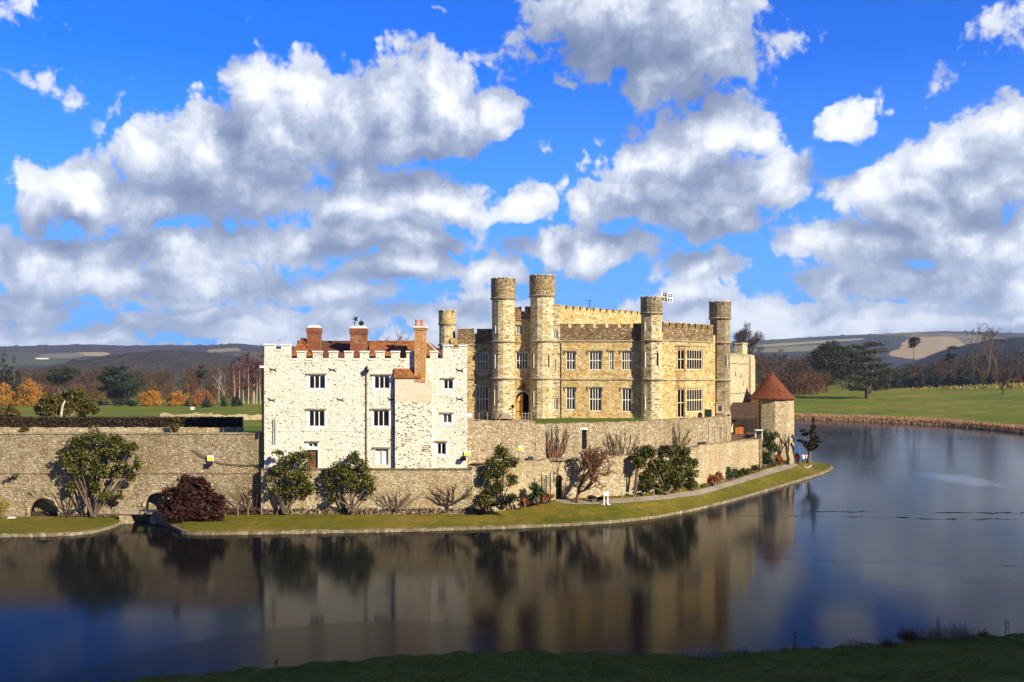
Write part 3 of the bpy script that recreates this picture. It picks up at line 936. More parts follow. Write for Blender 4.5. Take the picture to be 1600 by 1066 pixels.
def window(parent, fr, hole, lights=2, transom=None, frame='mullion', pane='pane', hood=None, arched=False, fw=.13, rec=.30, heads=False, d=0.0, border=0.0, label=None):
    a, b, c, e = hole[:4]
    mb = MB()
    d0, d1 = d - rec, d - .10
    mb.fbox(fr, a, a + fw, d0, d1, c, e); mb.fbox(fr, b - fw, b, d0, d1, c, e)
    mb.fbox(fr, a + fw, b - fw, d0, d1, c, c + fw); mb.fbox(fr, a + fw, b - fw, d0, d1, e - fw, e)
    ia, ib, ic, ie = a + fw, b - fw, c + fw, e - fw
    mw = fw * .85
    for i in range(1, lights):
        x = ia + (ib - ia) * i / lights
        mb.fbox(fr, x - mw / 2, x + mw / 2, d0 + .01, d1 - .012, ic, ie)
    lv = [(ic, ie)]
    if transom:
        zt = ic + (ie - ic) * transom
        mb.fbox(fr, ia, ib, d0 + .02, d1 - .02, zt - mw / 2, zt + mw / 2)
        lv = [(ic, zt - mw / 2), (zt + mw / 2, ie)]
    if arched or heads:
        for i in range(lights):
            x0 = ia + (ib - ia) * i / lights + (mw / 2 if i else 0); x1 = ia + (ib - ia) * (i + 1) / lights - (mw / 2 if i < lights - 1 else 0)
            for (zz0, zz1) in lv:
                spandrel(mb, fr, x0, x1, zz1, d1 - .015, d0 + .03, 1.0 if arched else .5)
    if border:
        w = border
        mb.fbox(fr, a - w, a - .002, d - .05, d + .02, c - w, e + w); mb.fbox(fr, b + .002, b + w, d - .05, d + .02, c - w, e + w)
        mb.fbox(fr, a - .002, b + .002, d - .05, d + .016, e + .002, e + w); mb.fbox(fr, a - .002, b + .002, d - .05, d + .024, c - w, c - .002)
    o = mb.build('window', M[frame], parent)
    p = MB(); p.fbox(fr, a + .02, b - .02, d0 - .03, d0 + .05, c + .02, e - .02)
    p.build('pane', M[pane], o)
    if hood:
        h = MB()
        w = .22
        h.fbox(fr, a - w, b + w, d - .05, d + .17, e + .06, e + .20)
        if hood == 'drop':
            h.fbox(fr, a - w, a - w + .13, d - .05, d + .15, e - .32, e + .06); h.fbox(fr, b + w - .13, b + w, d - .05, d + .15, e - .32, e + .06)
        h.build('hood_mould', M['course'], o)
    return tag(o, label) if label else o


def merlons(mb, fr, u0, u1, zg, zt, mw, gap, th=.55, d=0.0, cap=.10, start_gap=False, lip=.07):
    """battlement: merlons with coping stones, and coping on the gaps"""
    n = max(1, round((u1 - u0 + gap) / (mw + gap)))
    s = (u1 - u0 + gap) / n
    mw = s - gap
    for i in range(n):
        a = u0 + i * s
        j = random.uniform(-.04, .04)
        mb.fbox(fr, a, a + mw, d - th, d, zg, zt - cap + j)
        mb.fbox(fr, a - .03, a + mw + .03, d - th - lip, d + lip, zt - cap + j, zt + j, 1)
        if i < n - 1:
            mb.fbox(fr, a + mw + .031, a + s - .031, d - th - lip, d + lip, zg - .003, zg + .09, 1)


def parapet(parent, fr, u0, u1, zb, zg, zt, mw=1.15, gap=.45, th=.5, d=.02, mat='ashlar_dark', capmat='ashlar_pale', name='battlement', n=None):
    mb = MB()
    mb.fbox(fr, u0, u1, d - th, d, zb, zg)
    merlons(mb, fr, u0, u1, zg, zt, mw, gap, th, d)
    return mb.build(name, [M[mat], M[capmat]], parent)


def course(parent, fr, u0, u1, z, h=.24, out=.16, d=0.0, mat='course'):
    mb = MB()
    prof = [(-.08, z - h / 2), (out * .55, z - h / 2), (out, z - h * .12), (out, z + h * .2), (-.08, z + h / 2)]
    n = len(prof)
    va = [fr.pt(u0, d + p[0], p[1]) for p in prof] + [fr.pt(u1, d + p[0], p[1]) for p in prof]
    mb.add(va, [tuple(range(n)), tuple(range(2 * n - 1, n - 1, -1))] + [(i, (i + 1) % n, (i + 1) % n + n, i + n) for i in range(n)])
    return mb.build('string_course', M[mat], parent)


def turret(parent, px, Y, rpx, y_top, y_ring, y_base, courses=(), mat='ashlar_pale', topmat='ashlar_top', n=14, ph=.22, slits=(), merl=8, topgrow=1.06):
    """slender stone turret: faceted shaft, string rings, battlemented drum on top"""
    X = X_(px, Y); r = rpx * Y / F
    Yf = Y - r * .6
    c = (X, Y)
    zt, zr, zb = Z_(y_top, Yf), Z_(y_ring, Yf), Z_(y_base, Yf)
    mb = MB()
    mb.lathe([(r * 1.05, zb - .5), (r * 1.05, zb + .55), (r, zb + .75), (r, zr)], c, n, ph=ph)
    o = mb.build('turret', M[mat], parent)
    t = MB()
    R = r * topgrow
    zg = zt - (zt - zr) * .22
    t.lathe([(R, zr + .05), (R, zg), (R - .28, zg), (R - .28, zg - .6)], c, 2 * n, ph=ph)
    for i in range(merl):
        a0 = 2 * math.pi * (i + .10) / merl + ph; a1 = 2 * math.pi * (i + .90) / merl + ph
        st = 4
        v = []
        for rr in (R - .30, R + .001):
            for z in (zg - .01, zt - .10):
                for k in range(st + 1):
                    an = lerp(a0, a1, k / st); v.append((c[0] + rr * math.cos(an), c[1] + rr * math.sin(an), z))
        m = st + 1
        f = []
        for k in range(st):
            f += [(k, k + 1, m + k + 1, m + k), (2 * m + k, 3 * m + k, 3 * m + k + 1, 2 * m + k + 1), (m + k, m + k + 1, 3 * m + k + 1, 3 * m + k)]
        f += [(0, m, 3 * m, 2 * m), (st, 2 * m + st, 3 * m + st, m + st)]
        t.add(v, f)
        v = []
        b0, b1 = a0 - .02, a1 + .02
        for rr in (R - .36, R + .06):
            for z in (zt - .10, zt):
                for k in range(st + 1):
                    an = lerp(b0, b1, k / st); v.append((c[0] + rr * math.cos(an), c[1] + rr * math.sin(an), z))
        f = []
        for k in range(st):
            f += [(k, k + 1, m + k + 1, m + k), (2 * m + k, 3 * m + k, 3 * m + k + 1, 2 * m + k + 1), (m + k, m + k + 1, 3 * m + k + 1, 3 * m + k), (k, 2 * m + k, 2 * m + k + 1, k + 1)]
        f += [(0, m, 3 * m, 2 * m), (st, 2 * m + st, 3 * m + st, m + st)]
        t.add(v, f, 1)
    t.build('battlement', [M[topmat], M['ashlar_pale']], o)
    for y, hgt in [(y_ring, .26)] + [(y, .24) for y in courses]:
        z = Z_(y, Yf)
        rings = MB()
        rings.lathe([(r - .05, z - hgt / 2), (r * 1.02 + .08, z - hgt / 2), (r * topgrow + .12, z), (r * topgrow + .12, z + .08), (r - .05, z + hgt / 2 + .06)], c, 2 * n, ph=ph)
        rings.build('string_course', M['course'], o)
    for (sx, y0, y1) in slits:
        k = (sx - 800) / F
        # where the sight line meets the shaft
        A = 1 + k * k; B = -2 * (k * X + Y); Cc = X * X + Y * Y - (r * .985) ** 2
        D = B * B - 4 * A * Cc
        if D < 0: continue
        yy = (-B - math.sqrt(D)) / (2 * A); xx = k * yy
        nrm = Vector((xx - X, yy - Y, 0)).normalized()
        fr = Fr((xx, yy), (xx - nrm.y, yy + nrm.x))
        s = MB(); z0, z1 = Z_(y1, yy), Z_(y0, yy)
        s.fbox(fr, -.09, .09, -.25, .045, z0, z1)
        w = s.build('arrow_slit', M['black'], o)
        s = MB()
        s.fbox(fr, .092, .18, -.2, .065, z0 - .08, z1 + .08)
        s.build('slit_jamb', M['mullion'], w)
    return o, (X, Y, r, zt)


# ------------------------------------------------------------------ the white tower at the waterside
def white_tower():
    Yf = 105.0
    A, B = (X_(413, Yf), Yf), (X_(730, Yf), Yf)
    T = empty('white_tower', (0.5 * (A[0] + B[0]), Yf + 5, 1), 'square whitewashed stone tower house with battlements and red roofs rising straight from the moat wall', 'tower')
    fr = Fr(A, B)
    zb, zg = 5.45, fr.z(560, 560)
    H = lambda x0, x1, y0, y1: fr.hole(x0, x1, y0, y1)
    spec = [  # px hole, lights, kind
        (H(482.3, 508, 586, 608), 3, 'arch'), (H(584, 608.8, 587, 608), 3, 'arch'), (H(692.6, 707.8, 593, 608.6), 2, 'arch'),
        (H(482, 507.2, 641.2, 667.2), 3, 'arch'), (H(582.4, 607.8, 641, 667), 3, 'arch'), (H(691.6, 705.8, 647, 661.4), 2, 'arch'),
        (H(481, 496.4, 691.8, 699.2), 2, 'arch'), (H(586, 606.8, 701.7, 726.8), 2, 'blind'), (H(682.6, 696.8, 691.5, 711), 2, 'arch')]
    door = H(479.5, 496.8, 703, 731.6)
    holes = [s[0] for s in spec] + [door]
    mb = MB()
    facade(mb, fr, 0, fr.len, zb, zg, holes, .42)
    bk = [(B[0], B[1]), (X_(729.0, 117), 117), (X_(414, 117), 117), (A[0], A[1])]
    mb.prism([A, B, bk[1], bk[2]], zb, zg - .3, skip=(0,))
    # thin mouldings across the front
    mb.fbox(fr, .3, fr.u(565), -.02, .03, fr.z(480, 674.2), fr.z(480, 673.2))
    w = mb.build('wall', M['flint_white'], T)
    for k, (h, n, kind) in enumerate(spec):
        low = kind == 'blind'
        window(T, fr, h, n, None, 'mullion' if low else 'render_white', 'pane_white' if low else 'pane', hood='flat', arched=True, fw=.10, border=.20, rec=.26)
    d = MB(); d.fbox(fr, door[0] + .08, door[1] - .08, -.3, -.2, door[2], door[3])
    for i in range(1, 5):
        x = lerp(door[0] + .08, door[1] - .08, i / 5); d.fbox(fr, x - .012, x + .012, -.21, -.185, door[2] + .03, door[3] - .03)
    do = d.build('door', M['door'], T)
    f = MB()
    f.fbox(fr, door[0] - .22, door[0] - .002, -.3, .03, door[2], door[3] + .15); f.fbox(fr, door[1] + .002, door[1] + .22, -.3, .03, door[2], door[3] + .15)
    f.fbox(fr, door[0] - .001, door[1] + .001, -.3, .026, door[3] + .002, door[3] + .16)
    f.build('door_frame', M['render_white'], do)
    hb = MB(); hb.fbox(fr, door[1] - .3, door[1] - .2, -.2, -.1, door[2] + 1.0, door[2] + 1.1); hb.build('handle', M['iron'], do)
    # battlement along the front, raised at both corners
    bt = MB()
    zt = fr.z(560, 548.7)
    capw = .09

    def mer(x0, x1, y):
        a, b = fr.u(x0), fr.u(x1); z = fr.z((x0 + x1) / 2, y)
        bt.fbox(fr, a, b, -.6, 0, zg, z - .12)
        bt.fbox(fr, a - .05, b + .05, -.68, .09, z - .12, z + .02, 1)

    def sill(x0, x1, y=560):
        a, b = fr.u(x0), fr.u(x1); z = fr.z((x0 + x1) / 2, y)
        bt.fbox(fr, a + .051, b - .051, -.66, .08, z - .16, z - .02, 1)
    xs = [(464.2, 476.5), (488.8, 502.4), (514, 526.6), (538.3, 550.8), (562.5, 575.5), (587.2, 599.8), (611, 624), (635, 647.4), (671.8, 683.7)]
    for x0, x1 in xs: mer(x0, x1, 548.7)
    for i in range(len(xs) - 1):
        if i != 7: sill(xs[i][1], xs[i + 1][0])
    zc = fr.z(430, 548)
    bt.fbox(fr, 0, fr.u(453.5), -.6, 0, zg, zc); bt.fbox(fr, fr.u(692), fr.len, -.6, 0, zg, zc)
    sill(453.5, 464.2)
    for x0, x1, y in ((413.2, 429, 537.5), (439.3, 453.5, 538.3), (692.3, 707, 539.3), (717.2, 730, 539.3)):
        a, b = fr.u(x0), fr.u(x1); z = fr.z(x0, y)
        bt.fbox(fr, a, b, -.6, 0, zc, z - .12); bt.fbox(fr, a - .05, b + .05, -.68, .09, z - .12, z + .02, 1)
    for x0, x1 in ((429, 439.3), (707, 717.2)):
        a, b = fr.u(x0), fr.u(x1); bt.fbox(fr, a + .051, b - .051, -.66, .08, zc + .001, zc + .14, 1)
    # return sides
    for sx, pxs in ((-1, (413, 414)), (1, (730, 729))):
        X0, X1 = X_(pxs[0], Yf + .62), X_(pxs[1], 117)
        f2 = Fr((X0, Yf + .62), (X1, 117)) if sx > 0 else Fr((X1, 117), (X0, Yf + .62))
        bt.fbox(f2, 0, f2.len, -.55, 0, zg - .3, zg)
        merlons(bt, f2, .9, f2.len - .6, zg, zt, .85, .8, .55, 0.0)
    bt.build('battlement', [M['flint_white'], M['render_white']], T)
    # roofs behind the battlement
    rf = MB()
    zr, ze = Z_(534.5, 110.5), zg - .2
    x0, x1, x2, x3 = X_(493, 110.5), X_(668, 110.5), X_(462, 107), X_(696, 107)
    y0, y1, yr = 106.0, 115.2, 110.5
    rf.add([(x2, y0, ze), (x3, y0, ze), (x3 + .3, y1, ze), (x2, y1, ze), (x0 - 2, yr, zr), (x1, yr, zr)],
           [(0, 1, 5, 4), (1, 2, 5), (2, 3, 4, 5), (3, 0, 4)])
    rf.tube([(x0 - 2, yr, zr + .02), (x1, yr, zr + .02)], .13, 6)
    rf.tube([(x1, yr, zr + .02), (x3, y0, ze + .02)], .11, 6)
    rf.tube([(x1, yr, zr + .02), (x3 + .3, y1, ze + .02)], .11, 6)
    rf.build('roof', M['tile_brown'], T)
    rf = MB()
    ap = (X_(470, 108), 108.2, Z_(529.4, 108.2))
    xa, xb = X_(446, 106), X_(497, 106)
    rf.add([(xa, 105.9, ze + .05), (xb, 105.9, ze + .05), (xb, 112, ze + .05), (xa, 112, ze + .05), ap, (ap[0], 112, ap[2])],
           [(0, 1, 4), (1, 2, 5, 4), (3, 0, 4, 5), (2, 3, 5)])
    rf.tube([(xb, 105.9, ze + .1), ap], .11, 6); rf.tube([ap, (ap[0], 112, ap[2])], .12, 6)
    rf.build('roof', M['tile_orange'], T)
    rf = MB()
    ap = (X_(655, 108.5), 108.6, Z_(534, 108.6)); xa, xb = X_(575, 106), X_(694, 106)
    q = (X_(578, 108.6), 108.6, Z_(536, 108.6))
    rf.add([(xa, 105.8, ze + .1), (xb, 105.8, ze + .1), (xb - .3, 110, ze + .1), (xa, 110, ze + .1), q, (ap[0] + .8, ap[1], ap[2])], [(0, 1, 5, 4), (1, 2, 5), (2, 3, 4, 5), (3, 0, 4)])
    rf.tube([q, (ap[0] + .8, ap[1], ap[2])], .12, 6); rf.tube([(ap[0] + .8, ap[1], ap[2]), (xb, 105.8, ze + .15)], .11, 6, mi=1)
    rf.build('roof', [M['tile_orange'], M['render_warm']], T)
    # chimneys

    def chimney(px0, px1, ytop, Y, zbase, mat, dep=1.1, label=None, pots=(), capcol='render_white', flare=None):
        c = MB()
        xa, xb = X_(px0, Y), X_(px1, Y); z = Z_(ytop, Y); w = xb - xa; ins = w * .05
        c.box(xa + ins, xb - ins, Y, Y + dep, zbase, z - .79)
        for i, (g, h0, h1) in enumerate(((.5, .80, .68), (.2, .68, .55), (0, .55, .3), (.4, .3, .14))):
            c.box(xa + ins * g, xb - ins * g, Y - .1 * (1 - g), Y + dep + .1 * (1 - g), z - h0, z - h1)
        o = c.build('chimney', M[mat], T)
        if label: tag(o, label)
        cc = MB()
        cc.prism([(xa + .1, Y - .05), (xb - .1, Y - .05), (xb - .1, Y + dep + .05), (xa + .1, Y + dep + .05)], z - .14, z - .02)
        cc.prism([(xa + .3, Y + .15), (xb - .3, Y + .15), (xb - .3, Y + dep - .15), (xa + .3, Y + dep - .15)], z - .02, z + .10)
        cc.build('chimney_cap', M[capcol], o)
        for pxp in pots:
            p = MB(); pc = (X_(pxp, Y), Y + dep / 2)
            p.lathe([(.18, z - .05), (.20, z + .2), (.17, z + .55), (.21, z + .62), (.21, z + .70), (.15, z + .70), (.14, z + .3)], pc, 10)
            p.build('chimney_pot', M['clay'], o)
        return o
    chimney(478.5, 500.8, 510, 108.0, ze, 'brick')
    c2 = chimney(545.8, 573.4, 511, 107.0, ze, 'brick')
    # weather vane and cowl on the middle chimney
    Y = 107.5
    v = MB(); vx = X_(554, Y)
    v.tube([(vx, Y, Z_(512, Y)), (vx, Y, Z_(494.5, Y))], .035, 5)
    fz = Z_(499, Y)
    v.add([(vx + .03, Y, fz + .2), (vx + .36, Y, fz + .27), (vx + .26, Y, fz), (vx + .36, Y, fz - .2), (vx + .03, Y, fz - .16), (vx + .03, Y + .03, fz + .2), (vx + .36, Y + .03, fz + .27), (vx + .26, Y + .03, fz), (vx + .36, Y + .03, fz - .2), (vx + .03, Y + .03, fz - .16)],
          [(0, 1, 2, 3, 4), (9, 8, 7, 6, 5), (0, 5, 6, 1), (1, 6, 7, 2), (2, 7, 8, 3), (3, 8, 9, 4), (4, 9, 5, 0)])
    v.box(vx - .28, vx, Y - .012, Y + .012, fz - .03, fz + .03); v.box(vx - .012, vx + .012, Y - .25, Y + .25, fz - .42, fz - .38)
    v.box(vx - .25, vx + .25, Y - .013, Y + .013, fz - .42, fz - .37)
    v.build('weather_vane', M['iron'], c2)
    cw = MB(); cx = X_(564.5, Y)
    cw.lathe([(.07, Z_(512, Y)), (.07, Z_(508.5, Y)), (.26, Z_(507.5, Y)), (.30, Z_(505, Y)), (.20, Z_(502.5, Y)), (.04, Z_(501.3, Y)), (.03, Z_(498.5, Y))], (cx, Y), 12)
    cw.build('chimney_cowl', M['iron'], c2)
    # front stack with its breast
    br = MB()
    bu0, bu1 = fr.u(617.3, .4), fr.u(657, .4)
    zbt = fr.z(637, 588.5, .4)
    br.fbox(fr, bu0, bu1, -.05, .45, zb + .1, zbt)
    bo = br.build('chimney_breast', M['flint_white'], T, )
    up = MB()
    up.fbox(fr, bu0 - .004, bu1 + .002, .42, .47, fr.z(637, 628, .4), zbt - .01)
    up.build('warm_render', M['render_warm'], bo)
    rt = MB()
    zt2 = fr.z(637, 575.5)
    rt.add([fr.pt(bu0 - .1, .60, zbt - .02), fr.pt(bu1 + .05, .60, zbt - .02), fr.pt(bu1 + .05, -.02, zt2), fr.pt(bu0 - .1, -.02, zt2),
            fr.pt(bu0 - .1, .60, zbt - .18), fr.pt(bu1 + .05, .60, zbt - .18), fr.pt(bu1 + .05, -.02, zbt - .18), fr.pt(bu0 - .1, -.02, zbt - .18)],
           [(0, 1, 2, 3), (4, 5, 1, 0), (5, 6, 2, 1), (7, 4, 0, 3), (4, 7, 6, 5)])
    rt.build('breast_roof', M['tile_orange'], bo)
    st = MB()
    su0, su1 = fr.u(647.8, .4), fr.u(665.2, .4)
    sz = fr.z(656, 516, .8)
    zf0, zf1 = fr.z(665, 573, .8), fr.z(672, 596, .8)
    su2 = fr.u(674.5, .8)
    zlow = fr.z(665, 628, .8)
    st.fprism(fr, [(su0, zbt - .6), (su1 - .02, zbt - .6), (su1, zf0), (su1, sz), (su0, sz)], -.62, .50)
    st.fbox(fr, su0 - .08, su1 + .08, -.70, .58, sz, sz + .16); st.fbox(fr, su0 - .15, su1 + .15, -.77, .65, sz + .16, sz + .30)
    so = st.build('chimney', M['brick_orange'], T, )
    tag(so, 'orange brick stack with two clay pots in front of the battlement')
    lo = MB()
    l0 = fr.u(657.2, .4)
    lo.fprism(fr, [(l0, zlow), (su2, zlow), (su2, zf1 - .3), (su1 + .05, zf0 - .1), (su0 + .02, zf0 - .1), (l0, zbt)], -.05, .42)
    lo.build('stack_shoulder', M['render_warm'], so)
    lo = MB(); lo.fbox(fr, l0, su2, -.05, .40, zb + .1, zlow); lo.build('stack_base', M['flint_white'], so)
    cp = MB(); cp.fbox(fr, su0 - .11, su1 + .11, -.73, .61, sz + .30, sz + .42); cp.build('chimney_cap', M['render_white'], so)
    for pxp in (651.6, 659.8):
        p = MB(); q = fr.pt(fr.u(pxp, .0), -.05, 0); z = sz + .38
        p.lathe([(.20, z), (.21, z + .2), (.17, z + .55), (.21, z + .62), (.21, z + .72), (.15, z + .72), (.14, z + .3)], (q.x, q.y), 10)
        p.build('chimney_pot', M['clay'], so)
    # checker patch of brick
    for r in range(4):
        for c_ in range(3):
            x0 = 657.8 + c_ * 4.6 + (2.3 if r % 2 else 0); y = 695.6 + r * 2.9
            a, b = fr.u(x0, .8), fr.u(x0 + 2.6, .8)
            ck = MB(); ck.fbox(fr, a, b, .30, .425, fr.z(x0, y + 1.5, .4), fr.z(x0, y, .4)); ck.build('brick_patch', M['brick'], T)
    # rain pipe with hopper
    dp = MB(); pu = fr.u(573.4)
    dp.tube([fr.pt(pu, .12, fr.z(573, 580)), fr.pt(pu, .12, zb + .1)], .055, 6)
    for y in (600, 628, 655, 682, 706): dp.fbox(fr, pu - .11, pu + .11, .0, .2, fr.z(573, y) - .05, fr.z(573, y) + .05)
    dpo = dp.build('drainpipe', M['timber'], T)
    hp = MB(); zc = fr.z(573, 579)
    hp.add([fr.pt(pu + s * w_, d_, z) for (w_, z) in ((.28, zc + .12), (.10, zc - .3)) for (s, d_) in ((-1, .02), (1, .02), (1, .42), (-1, .42))],
           [(0, 1, 2, 3), (4, 7, 6, 5), (0, 4, 5, 1), (1, 5, 6, 2), (2, 6, 7, 3), (3, 7, 4, 0)])
    hp.fbox(fr, pu - .07, pu + .07, .03, .2, zc + .12, zc + .45)
    hp.build('rain_hopper', M['iron'], dpo)
    dp = MB(); pu = fr.u(617.3) - .1
    dp.tube([fr.pt(pu, .1, zbt + .8), fr.pt(pu, .1, zb)], .05, 6); dp.build('drainpipe', M['iron'], T)
    dp = MB()
    dp.tube([fr.pt(-.12, .1, fr.z(413, 577)), fr.pt(-.12, .1, fr.z(413, 677))], .13, 6)
    dp.fbox(fr, -.4, -.02, .0, .4, fr.z(413, 575), fr.z(413, 571.5), 1)
    dp.build('drainpipe', [M['lead'], M['white']], T)
    for px in (427.2, 430.4):
        dp = MB(); pu = fr.u(px); dp.tube([fr.pt(pu, .08, fr.z(px, 655)), fr.pt(pu, .08, fr.z(px, 694))], .035, 5); dp.build('pipe', M['timber'], T)
    # iron wall ties
    for px, py in ((427.2, 577.6), (519.5, 577.8), (718.6, 578.8), (424.8, 625.2), (532, 624.6), (611.5, 624), (718.5, 623.8)):
        t = MB(); u, z = fr.u(px), fr.z(px, py)
        for s in (-1, 1):
            t.tube([fr.pt(u + s * .36, .05, z + .20), fr.pt(u + s * .26, .06, z + .07), fr.pt(u + s * .12, .06, z + .03), fr.pt(u, .06, z)], .032, 5)
            t.tube([fr.pt(u + s * .36, .05, z - .20), fr.pt(u + s * .26, .06, z - .08), fr.pt(u + s * .12, .06, z - .03), fr.pt(u, .06, z)], .032, 5)
        t.build('wall_tie', M['iron'], T)
    return T


WT = white_tower()


# ------------------------------------------------------------------ the stone castle behind it
def castle():
    T = empty('stone_castle', (8, 135, 9.5), 'honey stone castle block with battlements, tall round turrets and mullioned windows behind the retaining wall', 'castle')
    zb = 9.3
    YL, YG, YF = 132.5, 131.7, 131.0
    # -- left range
    fl = Fr((X_(704, YL), YL), (X_(771, YL), YL))
    h1, h2 = fl.hole(744.5, 763.4, 551, 579.5), fl.hole(743.2, 764, 603.2, 643.6)
    zg = fl.z(735, 521.5)
    mb = MB()
    facade(mb, fl, 0, fl.len, zb, zg - .6, [h1, h2])
    mb.prism([(X_(704, YL), YL), (X_(771, YL), YL), (X_(771, YL), 147), (X_(704, YL), 147)], zb, zg - .6, skip=(0,))
    mb.build('wall', M['ashlar'], T)
    window(T, fl, h1, 4, .52, hood='flat', heads=True); window(T, fl, h2, 4, .5, hood='flat', heads=True)
    parapet(T, fl, .9, fl.len, fl.z(735, 537), zg, fl.z(735, 513.5), 1.9, .42)
    course(T, fl, 0, fl.len, fl.z(735, 539)); course(T, fl, 0, fl.len, fl.z(735, 592.5))
    # -- gate wall between the two turrets
    fg = Fr((X_(803, YG), YG), (X_(832, YG), YG))
    g1, g2 = fg.hole(806.6, 818.2, 508.5, 522.8), fg.hole(806, 825.6, 550, 578)
    dr = fg.hole(806.5, 826.5, 613, 650.5)
    zg = fg.z(815, 487.5)
    mb = MB()
    facade(mb, fg, 0, fg.len, zb, zg - .5, [g1, g2, dr], .9, arches=[dr + (.9,)])
    mb.build('wall', M['ashlar'], T)
    window(T, fg, g1, 3, None, hood='flat'); window(T, fg, g2, 4, .52, hood='drop', heads=True)
    parapet(T, fg, 0, fg.len, fg.z(815, 500), zg, fg.z(815, 479), 1.1, .45)
    course(T, fg, 0, fg.len, fg.z(815, 500)); course(T, fg, 0, fg.len, fg.z(815, 534.5)); course(T, fg, 0, fg.len, fg.z(815, 592.3))
    # doorway: dark passage, one oak leaf standing open, moulded arch
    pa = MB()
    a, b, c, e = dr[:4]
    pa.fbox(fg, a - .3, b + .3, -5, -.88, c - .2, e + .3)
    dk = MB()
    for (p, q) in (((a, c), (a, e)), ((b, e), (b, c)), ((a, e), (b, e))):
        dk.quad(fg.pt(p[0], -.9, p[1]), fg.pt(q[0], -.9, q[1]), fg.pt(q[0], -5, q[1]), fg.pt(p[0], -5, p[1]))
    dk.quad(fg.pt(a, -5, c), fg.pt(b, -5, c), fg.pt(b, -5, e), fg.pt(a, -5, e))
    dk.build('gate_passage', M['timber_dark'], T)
    lf = MB()
    lu = fg.u(817)
    lf.fprism(fg, [(a + .05, c), (lu, c), (lu, e - .15), (lerp(a, lu, .6), e - .32), (lerp(a, lu, .25), e - .75), (a + .05, e - 1.3)], -.20, -.08)
    for i in range(1, 4):
        x = lerp(a + .05, lu, i / 4); lf.fbox(fg, x - .02, x + .02, -.09, -.05, c + .1, e - 1.2)
    lfo = lf.build('door', M['door_gold'], T)
    for z in (c + .6, c + 1.9):
        hi = MB(); hi.fbox(fg, a + .1, lu - .2, -.08, -.04, z, z + .08); hi.build('hinge', M['iron'], lfo)
    ar = MB()
    r = (b - a) / 2; cc = (a + b) / 2
    pts = []
    for i in range(13):
        t = math.pi * i / 12; pts.append((cc + (r + .22) * math.cos(t), e - r * .9 + (r * .9 + .22) * math.sin(t)))
    ar.tube([fg.pt(u, .06, z) for u, z in pts], .16, 6)
    ar.build('door_arch', M['course'], T)
    cr = MB()
    for (u, z, s) in ((cc, e + .75, .34), (cc, e + 1.25, .2), (cc - .25, e + .5, .2), (cc + .25, e + .5, .2)):
        cr.lathe([(.02, z - s), (s * .8, z - s * .5), (s, z), (s * .7, z + s * .6), (.02, z + s)], tuple(fg.pt(u, .05, 0))[:2], 8)
    cr.build('carved_crest', M['ashlar_dark'], T)
    # -- slim turret at the far left end, and the two gate turrets
    turret(T, 699, 133.8, 12.8, 485, 506.5, 640, (539,), mat='ashlar_pale', topmat='ashlar', n=12, merl=6)
    turret(T, 786.5, 131.2, 18.2, 434.5, 466.5, 648, (534, 592), slits=((772.5, 555, 575), (771.8, 610, 633), (773, 510, 520)))
    turret(T, 847.2, 131.3, 18.8, 429.5, 462.5, 650, (533.5, 592), slits=((833, 554, 574), (857.5, 554, 574), (833, 612, 634)))
    # -- stair block beside the right gate turret
    YS = 130.6
    fs = Fr((X_(856, YS), YS), (X_(875, YS), YS))
    s1, s2, s3 = fs.hole(864.6, 872.4, 516, 530), fs.hole(864.6, 871.8, 622.4, 640.8), fs.hole(867, 868.8, 563, 580)
    zt = fs.z(866, 476)
    mb = MB()
    facade(mb, fs, 0, fs.len, zb, zt - .1, [s1, s2, s3])
    mb.prism([(X_(856, YS), YS), (X_(875, YS), YS), (X_(875, YS), 134), (X_(856, YS), 134)], zb, zt - .1, skip=(0,))
    mb.fbox(fs, -.1, fs.len + .06, -.7, .06, zt - .1, zt + .05)
    mb.build('wall', M['ashlar_pale'], T)
    window(T, fs, s1, 2, None); window(T, fs, s2, 2, None); window(T, fs, s3, 1, None, fw=.04)
    for y in (534, 592.2): course(T, fs, fs.u(862), fs.len + .1, fs.z(866, y))
    # -- upper block with the long battlement running back
    p0, p1 = (X_(875, 133.2), 133.2), (X_(1004, 147), 147)
    zg = Z_(483, 133.2)
    mb = MB()
    mb.prism([(X_(803, YG), YG + .9), (X_(832, YG), YG + .9), (X_(858, 133.2), 133.2), p0, p1, (X_(1004, 165), 165), (X_(800, 152), 152)], zb, zg - .8, skip=(0,))
    mb.build('wall', M['ashlar'], T)
    fb = Fr(p0, p1)
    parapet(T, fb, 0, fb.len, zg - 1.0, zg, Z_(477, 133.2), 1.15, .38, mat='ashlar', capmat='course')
    # -- main front
    ff = Fr((X_(874, YF), YF), (X_(1004, YF), YF))
    W = [(ff.hole(884.6, 899.4, 549.5, 578.3), 3, .52), (ff.hole(920.6, 940.2, 549.3, 578.5), 4, .52), (ff.hole(951.8, 958.8, 549.3, 578.5), 2, .52), (ff.hole(971.2, 987.8, 549.3, 578.5), 4, .52),
         (ff.hole(884.6, 899, 605.8, 641), 3, .52), (ff.hole(920.6, 940.2, 606, 643), 4, .52), (ff.hole(972, 987.2, 607.2, 644), 3, .52)]
    zg = ff.z(940, 512.6)
    mb = MB()
    facade(mb, ff, 0, ff.len, zb, zg - .6, [w[0] for w in W])
    e0, e1 = (X_(1033, 130.4), 130.4), (X_(1117, 140.6), 140.6)
    mb.prism([(X_(874, YF), YF), (X_(1004, YF), YF), (X_(1004, YF), YF + .01), (X_(1030, 132), 132), (X_(1040, 150), 150), (X_(874, 150), 150)], zb, zg - .6, skip=(0,))
    mb.fbox(ff, 0, ff.len, -.05, .14, zb, zb + 1.0)
    mb.build('wall', M['ashlar'], T)
